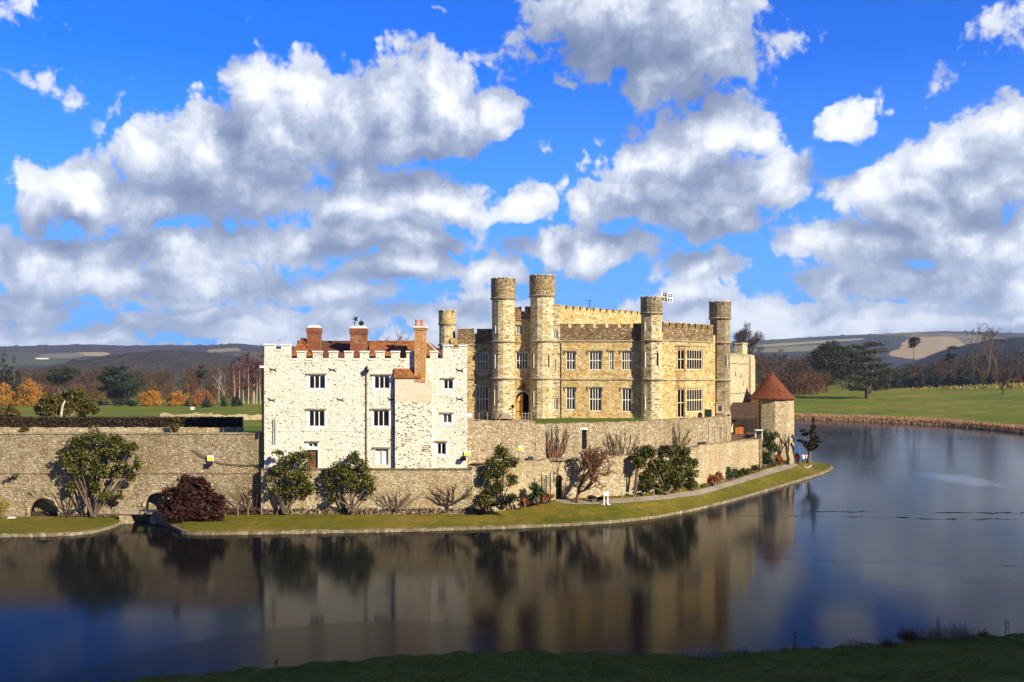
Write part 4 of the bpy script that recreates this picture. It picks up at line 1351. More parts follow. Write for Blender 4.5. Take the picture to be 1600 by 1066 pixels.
    for k, (h, n, tr) in enumerate(W): window(T, ff, h, n, tr, hood='drop' if k != 2 else 'flat', heads=True, fw=.12)
    parapet(T, ff, 0, ff.len, ff.z(940, 532), zg, ff.z(940, 505.5), 1.15, .42)
    course(T, ff, 0, ff.len, ff.z(940, 533)); course(T, ff, 0, ff.len, ff.z(940, 592.8))
    dp = MB(); u = ff.u(875.2) + .1
    dp.tube([ff.pt(u, .14, ff.z(875, 536)), ff.pt(u, .14, zb)], .07, 6); dp.build('drainpipe', M['iron'], T)
    # -- corner turret
    _, ct = turret(T, 1018, 130.6, 16.2, 463.5, 489.5, 657, (532.5, 593.3), topmat='ashlar_grey', n=8, ph=math.pi / 8 + .25, merl=6, slits=((1006.8, 551, 573), (1027.8, 551, 571), (1006.8, 620, 638), (1006.5, 505, 516)))
    # -- east front, turned away to the right, with its canted bay
    fe = Fr(e0, e1)
    zg = fe.z(1072, 514.5)
    mb = MB()
    mb.prism([e0, e1, (X_(1128, 152), 152), (X_(1040, 160), 160)], zb, zg - .6)
    mb.build('wall', M['ashlar'], T)
    pp = MB()
    u1 = fe.u(1114)
    parapet(T, fe, fe.u(1036), u1, fe.z(1040, 531.6), zg, fe.z(1072, 505), 1.25, .30)
    course(T, fe, fe.u(1035), u1, fe.z(1072, 533.2)); course(T, fe, fe.u(1035), u1, fe.z(1072, 593.6))
    dB = 1.0
    ua, uc, ud = fe.u(1055.5), fe.u(1071.2, dB), fe.u(1101, dB)
    Pa, Pc, Pd, Pe = fe.pt(ua, 0, 0), fe.pt(uc, dB, 0), fe.pt(ud, dB, 0), fe.pt(ud + .9, 0, 0)
    f1, f2, f3 = Fr(Pa[:2], Pc[:2]), Fr(Pc[:2], Pd[:2]), Fr(Pd[:2], Pe[:2])
    ztop = fe.z(1085, 541, dB)
    a1, a2 = f1.hole(1057.8, 1069.8, 546, 578), f1.hole(1057.8, 1069.8, 607.6, 652.8)
    b1, b2 = f2.hole(1073.6, 1097.8, 546, 578), f2.hole(1073.6, 1097.8, 607.6, 643.8)
    mb = MB()
    facade(mb, f1, 0, f1.len, zb, ztop, [a1, a2]); facade(mb, f2, 0, f2.len, zb, ztop, [b1, b2]); facade(mb, f3, 0, f3.len, zb, ztop)
    mb.prism([tuple(p[:2]) for p in (Pa, Pc, Pd, Pe)], ztop - .01, ztop + .12)
    mb.quad(*[(p.x, p.y, ztop + .12) for p in (Pa, Pc, Pd, Pe)])
    bo = mb.build('bay', M['ashlar'], T)
    for f, hh, n in ((f1, a1, 2), (f1, a2, 2), (f2, b1, 6), (f2, b2, 6)): window(T, f, hh, n, .52, 'mullion_warm', heads=True, fw=.12)
    for f in (f1, f2): course(bo, f, -.02, f.len + .02, f.z(1072, 593.8)); course(bo, f, -.02, f.len + .02, ztop, .2, .12)
    # -- east turret
    turret(T, 1125, 142.2, 16.0, 471, 497.5, 653, (535.8, 594.5), mat='ashlar_grey', topmat='ashlar_grey', n=8, ph=.3, merl=7, slits=((1134.5, 555, 573),))
    k = (1125 - 800) / F
    yy = 142.2 - 1.46; wf = Fr((X_(1118.5, yy), yy), (X_(1131, yy), yy + .02))
    w = MB(); w.fbox(wf, 0, wf.len, -.5, .10, Z_(646, yy), Z_(630.5, yy)); w.fbox(wf, -.12, wf.len + .12, -.4, .22, Z_(630.5, yy), Z_(629, yy))
    wo = w.build('window', M['course'], T)
    w = MB(); aa, bb = wf.u(1122), wf.u(1128); w.fbox(wf, aa, bb, -.2, .125, Z_(642.5, yy), Z_(633.6, yy)); w.build('pane', M['pane'], wo)
    # -- far wing
    r0, r1 = (X_(1133, 151), 151), (X_(1175.5, 166), 166)
    fw_ = Fr(r0, r1)
    zt = fw_.z(1155, 553)
    mb = MB()
    mb.prism([r0, r1, (X_(1180, 176), 176), (X_(1120, 170), 170)], 5, zt - .5)
    wo = mb.build('rear_wing', M['far_stone'], T)
    parapet(wo, fw_, 0, fw_.len - 1.0, zt - 1.4, zt - .55, zt, .7, .3, mat='far_stone')
    course(wo, fw_, 0, fw_.len, fw_.z(1155, 568), .2, .1); course(wo, fw_, 0, fw_.len, fw_.z(1155, 614), .2, .1)
    bt = MB(); ub = fw_.u(1172.2); bt.fbox(fw_, ub - 1.0, fw_.len + .05, -.3, .35, 5, zt - .1); bt.build('buttress', M['far_stone'], wo)
    ch = MB(); u0, u1 = fw_.u(1163), fw_.u(1170.5); zc = fw_.z(1167, 538)
    ch.fbox(fw_, u0, u1, -1.6, -.3, zt - 1, zc); ch.fbox(fw_, u0 - .1, u1 + .1, -1.7, -.2, zc, zc + .25)
    co = ch.build('chimney', M['far_stone'], wo)
    sl = MB()
    for px, py in ((1149, 584), (1158, 588), (1161, 600)):
        u = fw_.u(px); z = fw_.z(px, py); sl.fbox(fw_, u - .12, u + .12, -.2, .03, z - .35, z + .35)
    sl.build('slit', M['black'], wo)
    # aerial above the upper block
    an = MB(); Y = 150; x = X_(921, Y); z0, z1 = Z_(486, Y), Z_(469.5, Y)
    an.tube([(x, Y, z0 - 2), (x, Y, z1)], .05, 5); an.tube([(x - .75, Y, z1 - .05), (x + .5, Y, z1 - .05)], .03, 4)
    for i in range(6): an.tube([(x - .7 + i * .22, Y - .3, z1 - .05), (x - .7 + i * .22, Y + .3, z1 - .05)], .02, 4)
    an.build('television_aerial', M['iron'], T)
    return T, ct


CT, CORNER = castle()


def flag():
    X, Y, r, zt = CORNER
    px = X_(1033.5, Y)
    T = empty('flag', (px, Y, zt - 3), 'white flag with dark patterned squares flying from the corner turret', 'flag')
    p = MB(); p.tube([(px, Y, zt - 4), (px, Y, Z_(455.5, Y))], [.06, .04], 6); p.lathe([(.01, Z_(455.5, Y)), (.08, Z_(454.8, Y)), (.01, Z_(454, Y))], (px, Y), 8)
    p.build('flagpole', M['white'], T)
    m, k, b = newmat('flag cloth')
    tc = k.n('ShaderNodeTexCoord'); uv = k.n('ShaderNodeSeparateXYZ'); k.put(uv.inputs[0], tc.outputs['UV'])
    # four dark squares between white bands, each with a pale middle
    def cell(v, n):
        fr = k.m('FRACT', k.m('MULTIPLY', v, n)); return k.m('ABSOLUTE', k.m('SUBTRACT', fr, .5))
    a, c = cell(uv.outputs[0], 2.0), cell(uv.outputs[1], 2.0)
    mx = k.m('MAXIMUM', a, c)
    ring = k.m('MULTIPLY', k.m('LESS_THAN', mx, .36), k.m('GREATER_THAN', k.m('ADD', a, c), .20))
    k.put(b.inputs['Base Color'], k.mix(ring, (.80, .80, .80), (.015, .02, .05)))
    nx, nz = 14, 8
    z1, z0 = Z_(457.5, Y), Z_(471.5, Y); wd = 17 * Y / F
    V, Q, U = [], [], []
    for i in range(nx + 1):
        for j in range(nz + 1):
            u, v = i / nx, j / nz
            V.append((px + .05 + u * wd, Y + .14 * math.sin(u * 8 + v * .8) * (.3 + u), lerp(z0, z1, v) - .12 * u * u + .05 * math.sin(u * 7)))
            U.append((u, v))
    for i in range(nx):
        for j in range(nz):
            q = i * (nz + 1) + j; Q.append((q, q + nz + 1, q + nz + 2, q + 1))
    o = np_mesh('flag_cloth', V, Q, m, T)
    uvl = o.data.uv_layers.new(name='UVMap')
    vi = np.zeros(len(o.data.loops), np.int32); o.data.loops.foreach_get('vertex_index', vi)
    uvl.data.foreach_set('uv', np.array(U, np.float32)[vi].ravel())


flag()


# ------------------------------------------------------------------ garden and retaining walls
def wall_run(name, pts, th, mat, label, cat='wall', base_px=True, holes=None, capmat=None, depth=1.0, band=None):
    """pts: (px, Y, y_top, z_base); a wall run of several straight stretches, one mesh per stretch"""
    A = pts[0]
    T = empty(name, (X_(A[0], A[1]), A[1], A[3]), label, cat)
    return T


def stretch(T, a, b, ytops, zbs, mat, th=.9, holes=(), arches=(), depth=1.2, name='wall', cap=True, capmat=None, rough_top=True):
    """a, b: (px, Y)"""
    fr = Fr((X_(a[0], a[1]), a[1]), (X_(b[0], b[1]), b[1]))
    za, zc = Z_(ytops[0], a[1]), Z_(ytops[1], b[1])
    zlo = min(za, zc) - .12
    mb = MB()
    zb = min(zbs)
    facade(mb, fr, 0, fr.len, zb, zlo, list(holes), depth, [h for h in arches])
    # sloping, slightly ragged top
    n = max(2, int(fr.len / .55))
    rnd = random.Random(int(a[0] * 13 + b[0]))
    prev = None
    for i in range(n):
        u0, u1 = fr.len * i / n, fr.len * (i + 1) / n
        z0, z1 = lerp(za, zc, i / n), lerp(za, zc, (i + 1) / n)
        j = rnd.uniform(-.05, .06) if rough_top else 0
        mb.fprism(fr, [(u0, zlo), (u1, zlo), (u1, z1 + j), (u0, z0 + j)], -th, rnd.uniform(.0, .03) if rough_top else 0.0)
    mb.quad(fr.pt(0, -th, zb), fr.pt(0, -th, zlo), fr.pt(fr.len, -th, zlo), fr.pt(fr.len, -th, zb))
    mb.quad(fr.pt(0, -th, zb), fr.pt(0, 0, zb), fr.pt(0, 0, zlo), fr.pt(0, -th, zlo)); mb.quad(fr.pt(fr.len, 0, zb), fr.pt(fr.len, -th, zb), fr.pt(fr.len, -th, zlo), fr.pt(fr.len, 0, zlo))
    return mb.build(name, M[mat], T), fr


def walls():
    # left garden wall with its two water arches
    T = empty('garden_wall', (X_(200, 105.4), 105.4, .8), 'long brown rubble garden wall with two dark round arches left of the white tower', 'wall')
    Y = 105.4
    fr0 = Fr((X_(-90, Y), Y), (X_(413.5, Y), Y))
    A1 = fr0.hole(45, 91, 778.5, 808); A2 = fr0.hole(226, 266, 770, 809)
    z1 = fr0.z(200, 738.5)
    up, fr = stretch(T, (-90, Y + .25), (413.5, Y + .25), (677.5, 677.5), (z1 - .3,), 'rubble', 1.0)
    lo, fr = stretch(T, (-90, Y), (413.5, Y), (738.5, 737.5), (-.6,), 'rubble', 1.25, [A1, A2], [A1 + (1.1,), A2 + (1.1,)], .45, rough_top=False)
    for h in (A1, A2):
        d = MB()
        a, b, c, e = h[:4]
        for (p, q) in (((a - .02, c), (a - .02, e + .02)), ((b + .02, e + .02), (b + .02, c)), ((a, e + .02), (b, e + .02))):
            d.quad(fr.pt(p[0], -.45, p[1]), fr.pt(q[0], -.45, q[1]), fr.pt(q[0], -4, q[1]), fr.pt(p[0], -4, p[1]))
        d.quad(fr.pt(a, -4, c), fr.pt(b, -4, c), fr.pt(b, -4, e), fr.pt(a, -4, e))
        d.build('arch_vault', M['black'], T)  # vault faces painted black in place of their shade
        g = MB(); r = (b - a) / 2; cc = (a + b) / 2
        g.tube([fr.pt(cc + (r + .12) * math.cos(t), .03, e - r * 1.1 + (r * 1.1 + .12) * math.sin(t)) for t in np.linspace(.05, math.pi - .05, 12)], .16, 6)
        g.build('arch_ring', M['rubble_light'], T)
    bd = MB(); bd.fbox(fr, 0, fr.len, -.9, .10, z1 - .1, z1 + .06); bd.build('wall_band', M['rubble'], T)
    cp = MB(); cp.fbox(fr, 0, fr.len, -1.3, -.16, fr.z(200, 678.4), fr.z(200, 676.8)); cp.build('coping', M['rubble'], T)
    bu = MB(); bu.prism([(X_(407, 104.6), 104.6), (X_(415.5, 104.6), 104.6), (X_(415.5, 105.6), 105.6), (X_(407, 105.6), 105.6)], .5, Z_(737, 104.6)); bu.build('buttress', M['rubble'], T)
    # second, lower wall across the garden behind it
    T2 = empty('terrace_wall', (X_(200, 110), 110, 8.2), 'low pale terrace wall showing just above the left garden wall', 'wall')
    stretch(T2, (-90, 110), (377, 110), (668.5, 668.5), (8.0,), 'rubble_light', .6)
    # moat wall under the white tower
    T = empty('moat_wall', (X_(560, 104.4), 104.4, .8), 'pale rubble moat wall carrying the white tower, stained and overgrown with climbers', 'wall')
    stretch(T, (408, 104.4), (738, 104.4), (733.2, 732.6), (.4,), 'rubble_light', 1.6)
    ld = MB(); f = Fr((X_(410, 104.4), 104.4), (X_(738, 104.4), 104.4)); ld.fbox(f, 0, f.len, -1, .10, f.z(500, 734), f.z(500, 732.2)); ld.build('coping', M['coping'], T)
    stretch(T, (738, 104.4), (866, 109.5), (731, 718), (.4,), 'rubble_light', 1.4)
    # lower wall running to the right, with the door at path level
    T = empty('lower_wall', (X_(1000, 113), 113, 1.2), 'lower rubble wall beside the gravel path with a dark doorway and a broken pale corner', 'wall')
    f = Fr((X_(866, 109.5), 109.5), (X_(1000, 113), 113))
    dh = f.hole(868.5, 878, 742.5, 780)
    stretch(T, (866, 109.5), (1000, 113), (717.5, 712), (1.0,), 'rubble_light', 1.4, [dh], [dh + (.8,)])
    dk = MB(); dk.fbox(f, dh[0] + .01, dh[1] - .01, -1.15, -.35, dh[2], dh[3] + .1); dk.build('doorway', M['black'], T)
    lt = MB(); lt.fbox(f, f.u(858), f.u(905), -.5, .25, f.z(880, 719.5), f.z(880, 717)); lt.build('ledge', M['coping'], T)
    stretch(T, (1000, 113), (1092, 122), (710, 699), (.8,), 'rubble_light', 1.4)
    stretch(T, (1092, 122), (1189.5, 143.5), (697, 686), (.7,), 'rubble_light', 1.2)
    bu = MB()
    g = Fr((X_(1092, 122), 122), (X_(1189.5, 143.5), 143.5))
    bu.fbox(g, g.len - 1.2, g.len + .05, -1.3, .12, .7, g.z(1185, 686) + .06); bu.build('quoin', M['ashlar_dark'], T)
    # upper retaining walls
    T = empty('court_wall', (X_(780, 109), 109, 5.5), 'high brown retaining wall under the castle gate between the white tower and the court lawn', 'wall')
    stretch(T, (727, 107.0), (836, 111.6), (657.5, 659), (5.0,), 'rubble', .9)
    bu = MB(); g = Fr((X_(835, 111.7), 111.7), (X_(851, 112.6), 112.6)); bu.fbox(g, 0, g.len, -.8, .16, 5.5, g.z(842, 663)); bu.build('pilaster', M['rubble'], T)
    T = empty('lawn_wall', (X_(1000, 119), 119, 6), 'high rubble retaining wall under the court lawn, with a dark slot and small niches', 'wall')
    f = Fr((X_(836, 112.4), 112.4), (X_(1000, 119), 119))
    sl = f.hole(909, 916.8, 671.5, 702)
    stretch(T, (836, 112.4), (1000, 119), (663, 658.5), (5.6,), 'rubble', .9, [sl], depth=.85)
    s = MB(); s.fbox(f, sl[0] + .01, sl[1] - .01, -.84, -.10, sl[2] + .01, sl[3] - .01); s.build('slot', M['black'], T)  # black box just inside the slot, painted as its shade
    s = MB(); s.fbox(f, sl[0] - .22, sl[1] + .10, -.3, .10, sl[3] + .01, sl[3] + .22); s.build('lintel', M['render_white'], T)
    stretch(T, (1000, 119), (1090, 129), (658.5, 653), (5.6,), 'rubble', .9)
    f = Fr((X_(1090, 129), 129), (X_(1141, 135), 135))
    N = [f.hole(1091.5, 1096.5, 668.6, 671.8), f.hole(1109, 1114, 667.2, 670.2), f.hole(1122.6, 1125.4, 667, 690), f.hole(1129.4, 1132.4, 668, 672), f.hole(1092.2, 1096, 675, 679)]
    stretch(T, (1090, 129), (1141, 135), (653, 650), (5.6,), 'rubble', .9, N, depth=.5)
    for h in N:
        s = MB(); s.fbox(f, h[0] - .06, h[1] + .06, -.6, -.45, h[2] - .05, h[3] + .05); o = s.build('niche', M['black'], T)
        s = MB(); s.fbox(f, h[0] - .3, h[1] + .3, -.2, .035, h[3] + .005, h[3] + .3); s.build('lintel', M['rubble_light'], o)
    for (x0, x1, y0, y1) in ((1089, 1099, 664, 691), (1107, 1117, 663, 690), (1126.5, 1136, 664, 690)):
        s = MB(); h = f.hole(x0, x1, y0, y1); s.fbox(f, h[0], h[0] + .18, -.2, .09, h[2], h[3]); s.fbox(f, h[1] - .18, h[1], -.2, .09, h[2], h[3]); s.build('pilaster', M['rubble_light'], T)
    s = MB(); h = f.hole(1089.5, 1102, 691, 695); s.fbox(f, h[0], h[1], -.2, .25, h[2], h[3]); s.build('dark_slot_strip', M['lead'], T)  # dark strip standing in for a dark slot in the wall
    # court lawn just behind the wall
    P = []
    for px in np.linspace(832, 1006, 30):
        ya = interp(px, [(832, 113.4), (1000, 120.2), (1010, 121.2)]); yb = interp(px, [(832, 127), (870, 129.6), (1010, 129.6)])
        P.append([Vector((X_(px, y), y, 9.52 + .28 * math.sin(math.pi * min(1, t * 1.2) / 2) * .9 + .03)) for t, y in [(t, lerp(ya, yb, t)) for t in np.linspace(0, 1, 6)]])
    grid_mesh('court_lawn', P, M['lawn_green'])
    # end wall of the upper terrace where it drops to the shed yard
    e = MB(); e.prism([(X_(1141, 135), 135), (X_(1142.5, 135.4), 135.4), (X_(1142.5, 150), 150), (X_(1136, 150), 150)], 5.6, Z_(650, 135)); e.build('return_wall', M['rubble'], T)


walls()


def round_tower():
    px, Y, rp = 1206, 160.0, 33.6
    X = X_(px, Y); r = rp * Y / F
    T = empty('conical_tower', (X, Y, 1), 'squat stone waterside tower with a red tiled conical roof at the end of the island', 'tower')
    zb, ze = .2, Z_(622.5, Y - r)
    mb = MB(); n = 10; ph = math.radians(-96)
    mb.lathe([(r * 1.03, zb), (r * 1.015, zb + 3), (r, ze)], (X, Y), n, ph=ph)
    mb.build('wall', M['rubble_light'], T)
    rf = MB()
    za = Z_(581.5, Y)
    R = 37.2 * Y / F
    prof = [(R, ze - .18), (R, ze), (R * .82, lerp(ze, za, .13)), (R * .56, lerp(ze, za, .40)), (R * .28, lerp(ze, za, .71)), (.06, za)]
    rf.lathe(prof, (X, Y), 20, ph=ph)
    ro = rf.build('roof', M['tile'], T)
    fi = MB(); fi.lathe([(.12, za - .15), (.14, za), (.05, za + .12), (.09, za + .22), (.01, za + .34)], (X, Y), 8); fi.build('finial', M['tile'], ro)
    dp = MB(); xx = X_(1186.5, Y - r * .75); dp.tube([(xx, Y - r * .86, ze), (xx, Y - r * .86, Z_(690, Y - r))], .14, 6); dp.build('drainpipe', M['lead'], T)
    return T


round_tower()


def shed():
    T = empty('lean_to_shed', (X_(1160, 150), 150, 5.9), 'open lean-to shed with a dark slate roof between the castle and the conical tower', 'shed')
    ze, zr = Z_(653.5, 149), Z_(629, 155)
    xa, xb = X_(1139, 149), X_(1184, 149)
    r = MB()
    r.add([(xa, 149, ze), (xb, 149, ze), (xb + 1, 155, zr), (xa, 155, zr), (xa, 149, ze - .18), (xb, 149, ze - .18), (xb + 1, 155, zr - .18), (xa, 155, zr - .18)],
          [(0, 1, 2, 3), (7, 6, 5, 4), (0, 4, 5, 1), (1, 5, 6, 2), (2, 6, 7, 3), (3, 7, 4, 0)])
    r.build('roof', M['slate'], T)
    w = MB(); w.box(xa, xb + 1, 155.1, 155.4, 5.5, zr - .1); w.build('wall', M['timber_dark'], T)
    for t in (.04, .55, .97):
        p = MB(); x = lerp(xa, xb, t); p.box(x - .11, x + .11, 149.2, 149.42, 5.7, ze - .15); p.build('post', M['timber_dark'], T)


shed()
# ------------------------------------------------------------------ plants
L = {}
L['magnolia'] = leafmat('glossy magnolia leaves', [(.014, .022, .004), (.028, .040, .006), (.05, .064, .009), (.09, .094, .012), (.19, .16, .024), (.07, .045, .010)], .5, .25)
L['yew'] = leafmat('dark yew foliage', [(.006, .011, .004), (.012, .022, .007), (.022, .034, .010), (.03, .04, .012)], .6)
L['olive'] = leafmat('olive shrub leaves', [(.03, .034, .006), (.06, .055, .008), (.10, .075, .010), (.15, .10, .012), (.04, .045, .010)], .6)
L['green'] = leafmat('green shrub leaves', [(.012, .028, .006), (.025, .05, .010), (.045, .075, .014), (.08, .10, .02)], .5)
L['redbrown'] = leafmat('red brown shrub twigs', [(.022, .005, .003), (.038, .009, .005), (.06, .015, .007), (.014, .004, .003), (.085, .025, .010)], .8)
L['redstem'] = leafmat('red dogwood stems', [(.20, .05, .02), (.28, .08, .03), (.34, .12, .04), (.14, .05, .025)], .8)
L['rust'] = leafmat('rusty beech leaves', [(.16, .05, .015), (.24, .08, .02), (.30, .11, .03), (.10, .04, .015)], .8)
L['hedge'] = leafmat('brown beech hedge', [(.025, .014, .008), (.05, .024, .012), (.075, .034, .016), (.02, .018, .008), (.035, .028, .012)], .8)
L['heather'] = leafmat('purple brown heather', [(.07, .04, .035), (.11, .06, .05), (.14, .085, .06), (.06, .045, .03)], .9)
L['willow'] = leafmat('golden willow twigs', [(.26, .11, .010), (.36, .16, .012), (.44, .20, .016), (.20, .085, .010)], .8)
L['willow_red'] = leafmat('amber willow twigs', [(.22, .075, .018), (.30, .11, .02), (.36, .14, .03), (.16, .06, .015)], .8)
L['cedar'] = leafmat('blue green cedar needles', [(.007, .014, .008), (.014, .026, .013), (.026, .042, .018), (.04, .055, .022)], .7)
L['pine'] = leafmat('dark pine needles', [(.005, .010, .004), (.010, .019, .007), (.02, .032, .010), (.045, .052, .014)], .7)
L['pine_olive'] = leafmat('olive pine needles', [(.008, .012, .004), (.018, .024, .007), (.035, .042, .010), (.065, .065, .016)], .7)
L['spruce'] = leafmat('blue spruce needles', [(.010, .020, .015), (.02, .036, .026), (.03, .05, .035)], .7)
L['twig_brown'] = leafmat('brown winter twigs', [(.040, .022, .013), (.062, .034, .018), (.085, .048, .025), (.03, .018, .013)], .9)
L['twig_olive'] = leafmat('olive winter twigs', [(.045, .034, .014), (.07, .052, .020), (.09, .068, .028), (.036, .026, .014)], .9)
L['twig_purple'] = leafmat('purple birch twigs', [(.075, .022, .020), (.11, .034, .028), (.14, .045, .035), (.06, .022, .02)], .9)
L['twig_grey'] = leafmat('purple grey winter twigs', [(.045, .028, .024), (.066, .040, .033), (.09, .056, .044), (.036, .022, .020)], .9)
L['twig_red'] = leafmat('russet winter twigs', [(.10, .040, .015), (.14, .058, .02), (.17, .08, .03), (.075, .034, .016)], .9)
L['dead'] = leafmat('pale dead grass', [(.60, .40, .27), (.74, .52, .36), (.50, .28, .18), (.80, .62, .46)], .9)
L['reed'] = leafmat('tawny reeds', [(.34, .18, .085), (.44, .25, .12), (.50, .31, .15), (.28, .14, .07)], .9)
L['grass'] = leafmat('bank grass blades', [(.10, .115, .006), (.15, .16, .008), (.20, .19, .012), (.26, .21, .04)], .8)
L['tussock'] = leafmat('yellow tussock grass', [(.26, .19, .04), (.34, .26, .06), (.20, .15, .035)], .9)


def rand_dirs(rng, n):
    v = rng.normal(size=(n, 3)); return v / np.linalg.norm(v, axis=1, keepdims=True)


def leaves(P, size, rng, asp=.6, N=None):
    """one small pointed-oval quad per point"""
    n = len(P)
    N = rand_dirs(rng, n) if N is None else N
    A = np.cross(N, rand_dirs(rng, n)); A /= np.linalg.norm(A, axis=1, keepdims=True) + 1e-9
    B = np.cross(N, A)
    s = size * rng.uniform(.6, 1.35, (n, 1))
    V = np.stack([P - A * s, P - B * s * asp, P + A * s, P + B * s * asp], 1).reshape(-1, 3)
    return V, np.arange(4 * n).reshape(-1, 4)


def blobs_pts(rng, blobs, n, shell=.55, stray=.0):
    """n points spread through a list of (centre, radii), denser towards the outside"""
    w = np.array([b[1][0] * b[1][1] + b[1][2] * b[1][0] for b in blobs]); w = w ** .8; w = w / w.sum()
    idx = rng.choice(len(blobs), n, p=w)
    d = rand_dirs(rng, n)
    r = rng.uniform(shell ** 3, 1, (n, 1)) ** (1 / 3)
    r = np.where(rng.uniform(size=(n, 1)) < stray, r * rng.uniform(1.0, 1.5, (n, 1)), r * .92)
    c = np.array([b[0] for b in blobs], float)[idx]; R = np.array([b[1] for b in blobs], float)[idx]
    return c + d * r * R


def clumpy(rng, c, R, k, size=(.28, .5), flat=.8, shell=.75):
    """k clumps scattered over an ellipsoid c, R: an uneven crown"""
    d = rand_dirs(rng, k); r = rng.uniform(shell, 1.0, (k, 1))
    P = np.array(c) + d * r * np.array(R)
    m = min(R)
    return [(p, (m * s, m * s, m * s * flat)) for p, s in zip(P, rng.uniform(size[0], size[1], k))]


def strips(A, B, w, rng):
    """thin tapering twigs from A to B as long triangles"""
    D = B - A; D /= np.linalg.norm(D, axis=1, keepdims=True) + 1e-9
    S = np.cross(D, rand_dirs(rng, len(A))); S /= np.linalg.norm(S, axis=1, keepdims=True) + 1e-9
    w = np.asarray(w).reshape(-1, 1) if np.ndim(w) else w
    V = np.stack([A - S * w, A + S * w, B], 1).reshape(-1, 3)
    return V, np.arange(3 * len(A)).reshape(-1, 3)


def grow(rng, mb, p, d, ln, r, depth, tips, spread=.55, up=.12, kids=(2, 4), shrink=.72, seg=3, droop=0.0, flat=None):
    """a branch as a bent tapering tube, then its children"""
    pts, rad = [Vector(p)], [r]
    q, dd = Vector(p), Vector(d).normalized()
    for i in range(seg):
        dd = (dd + Vector(rng.normal(0, .16, 3)) + Vector((0, 0, up - droop))).normalized()
        if flat is not None: dd = (dd - flat * dd.dot(flat) * .8).normalized()
        q = q + dd * (ln / seg)
        pts.append(q.copy()); rad.append(r * (1 - .4 * (i + 1) / seg))
    mb.tube(pts, rad, 6 if r > .12 else (4 if r > .035 else 3), cap=False)
    if depth == 0:
        tips.append((pts[-1], dd)); return
    n = int(rng.integers(kids[0], kids[1] + 1))
    for i in range(n):
        t = 1.0 if i == 0 else rng.uniform(.45, 1.0)
        b = pts[0].lerp(pts[-1], t) if t < 1 else pts[-1]
        if t < 1:
            k = min(seg - 1, int(t * seg)); b = pts[k].lerp(pts[k + 1], t * seg - k)
        ax = Vector(rng.normal(0, 1, 3))
        nd = (dd + ax.normalized() * rng.uniform(spread * .6, spread * 1.4)).normalized()
        grow(rng, mb, b, nd, ln * shrink * rng.uniform(.8, 1.15), r * (.62 if t < 1 else .6), depth - 1, tips, spread, up, kids, shrink, seg, droop, flat)


def twigs(rng, tips, n, ln, w, spread=.8, up=.2, flat=None):
    A, B = [], []
    for p, d in tips:
        for _ in range(n):
            v = np.array(d) + rng.normal(0, spread, 3) * .6 + np.array((0, 0, up))
            if flat is not None: v = v - np.array(flat) * np.dot(v, np.array(flat)) * .8
            v /= np.linalg.norm(v) + 1e-9
            a = np.array(p) - np.array(d) * rng.uniform(0, ln * .8)
            A.append(a); B.append(a + v * ln * rng.uniform(.5, 1.2))
    return strips(np.array(A), np.array(B), w, rng)


def bare_tree(name, base, h, label, bark, twig, seed, depth=4, spread=.5, kids=(2, 4), n=5, tw=.03, trunk=.3, r=None, cat='tree', group=None, up=.12, ln=.9, first=.34):
    rng = np.random.default_rng(seed)
    T = empty(name, base, label, cat, group)
    mb, tips = MB(), []
    grow(rng, mb, Vector(base) - Vector((0, 0, .3)), (0, 0, 1), h * first, r or h * .022, depth, tips, spread, up, kids, .70)
    top = max(t[0].z for t in tips) - base[2]
    k = h * .94 / top
    sc = lambda v: (base[0] + (v[0] - base[0]) * k, base[1] + (v[1] - base[1]) * k, base[2] + (v[2] - base[2]) * k)
    mb.V = [sc(v) for v in mb.V]
    mb.fixn = False
    mb.build('trunk', bark, T, smooth=True)
    tips = [(Vector(sc(p)), d) for p, d in tips]
    V, Q = twigs(rng, tips, n, h * .055 * ln, tw)
    np_mesh('crown', V, Q, twig, T)
    return T


def shrub(name, base, blobs, n, size, leaf, label, seed, cat='shrub', stems=5, bark=None, group=None, asp=.6, core=None):
    """leafy plant: leaf clumps on a few stems"""
    rng = np.random.default_rng(seed)
    T = empty(name, base, label, cat, group)
    # break every clump into smaller sprays so the outline stays ragged
    sub = []
    for c_, R_ in blobs:
        for _ in range(8):
            d_ = rand_dirs(rng, 1)[0] * rng.uniform(.2, 1.0)
            f_ = rng.uniform(.38, .68)
            sub.append((tuple(np.array(c_) + d_ * np.array(R_) * .85), tuple(np.array(R_) * f_)))
    P = blobs_pts(rng, sub, int(n * 1.15), .3, .16)
    V, Q = leaves(P, size, rng, asp)
    np_mesh('crown', V, Q, leaf, T)
    mb = MB()
    for i in range(stems):
        c = blobs[int(rng.integers(0, len(blobs)))][0]
        b = Vector(base) + Vector((rng.normal(0, .12), rng.normal(0, .08), -.1))
        m = b.lerp(Vector(c), .5) + Vector((rng.normal(0, .15), rng.normal(0, .1), .1))
        mb.tube([b, m, Vector(c)], [.10, .07, .03], 5, cap=False)
    mb.build('stem', bark or M['bark'], T, smooth=True)
    return T


def wall_px(px, py, Y, off=0.6):
    return PT(px, py, Y - off)


def px_blobs(lst, Y, dep=.8):
    """foliage clumps given by where they show (px, py, half width, half height) at distance Y"""
    s = Y / F
    return [(tuple(PT(x, y, Y + dy)), (rx * s, max(.35, min(rx, ry) * s * dep), ry * s)) for (x, y, rx, ry, dy) in lst]


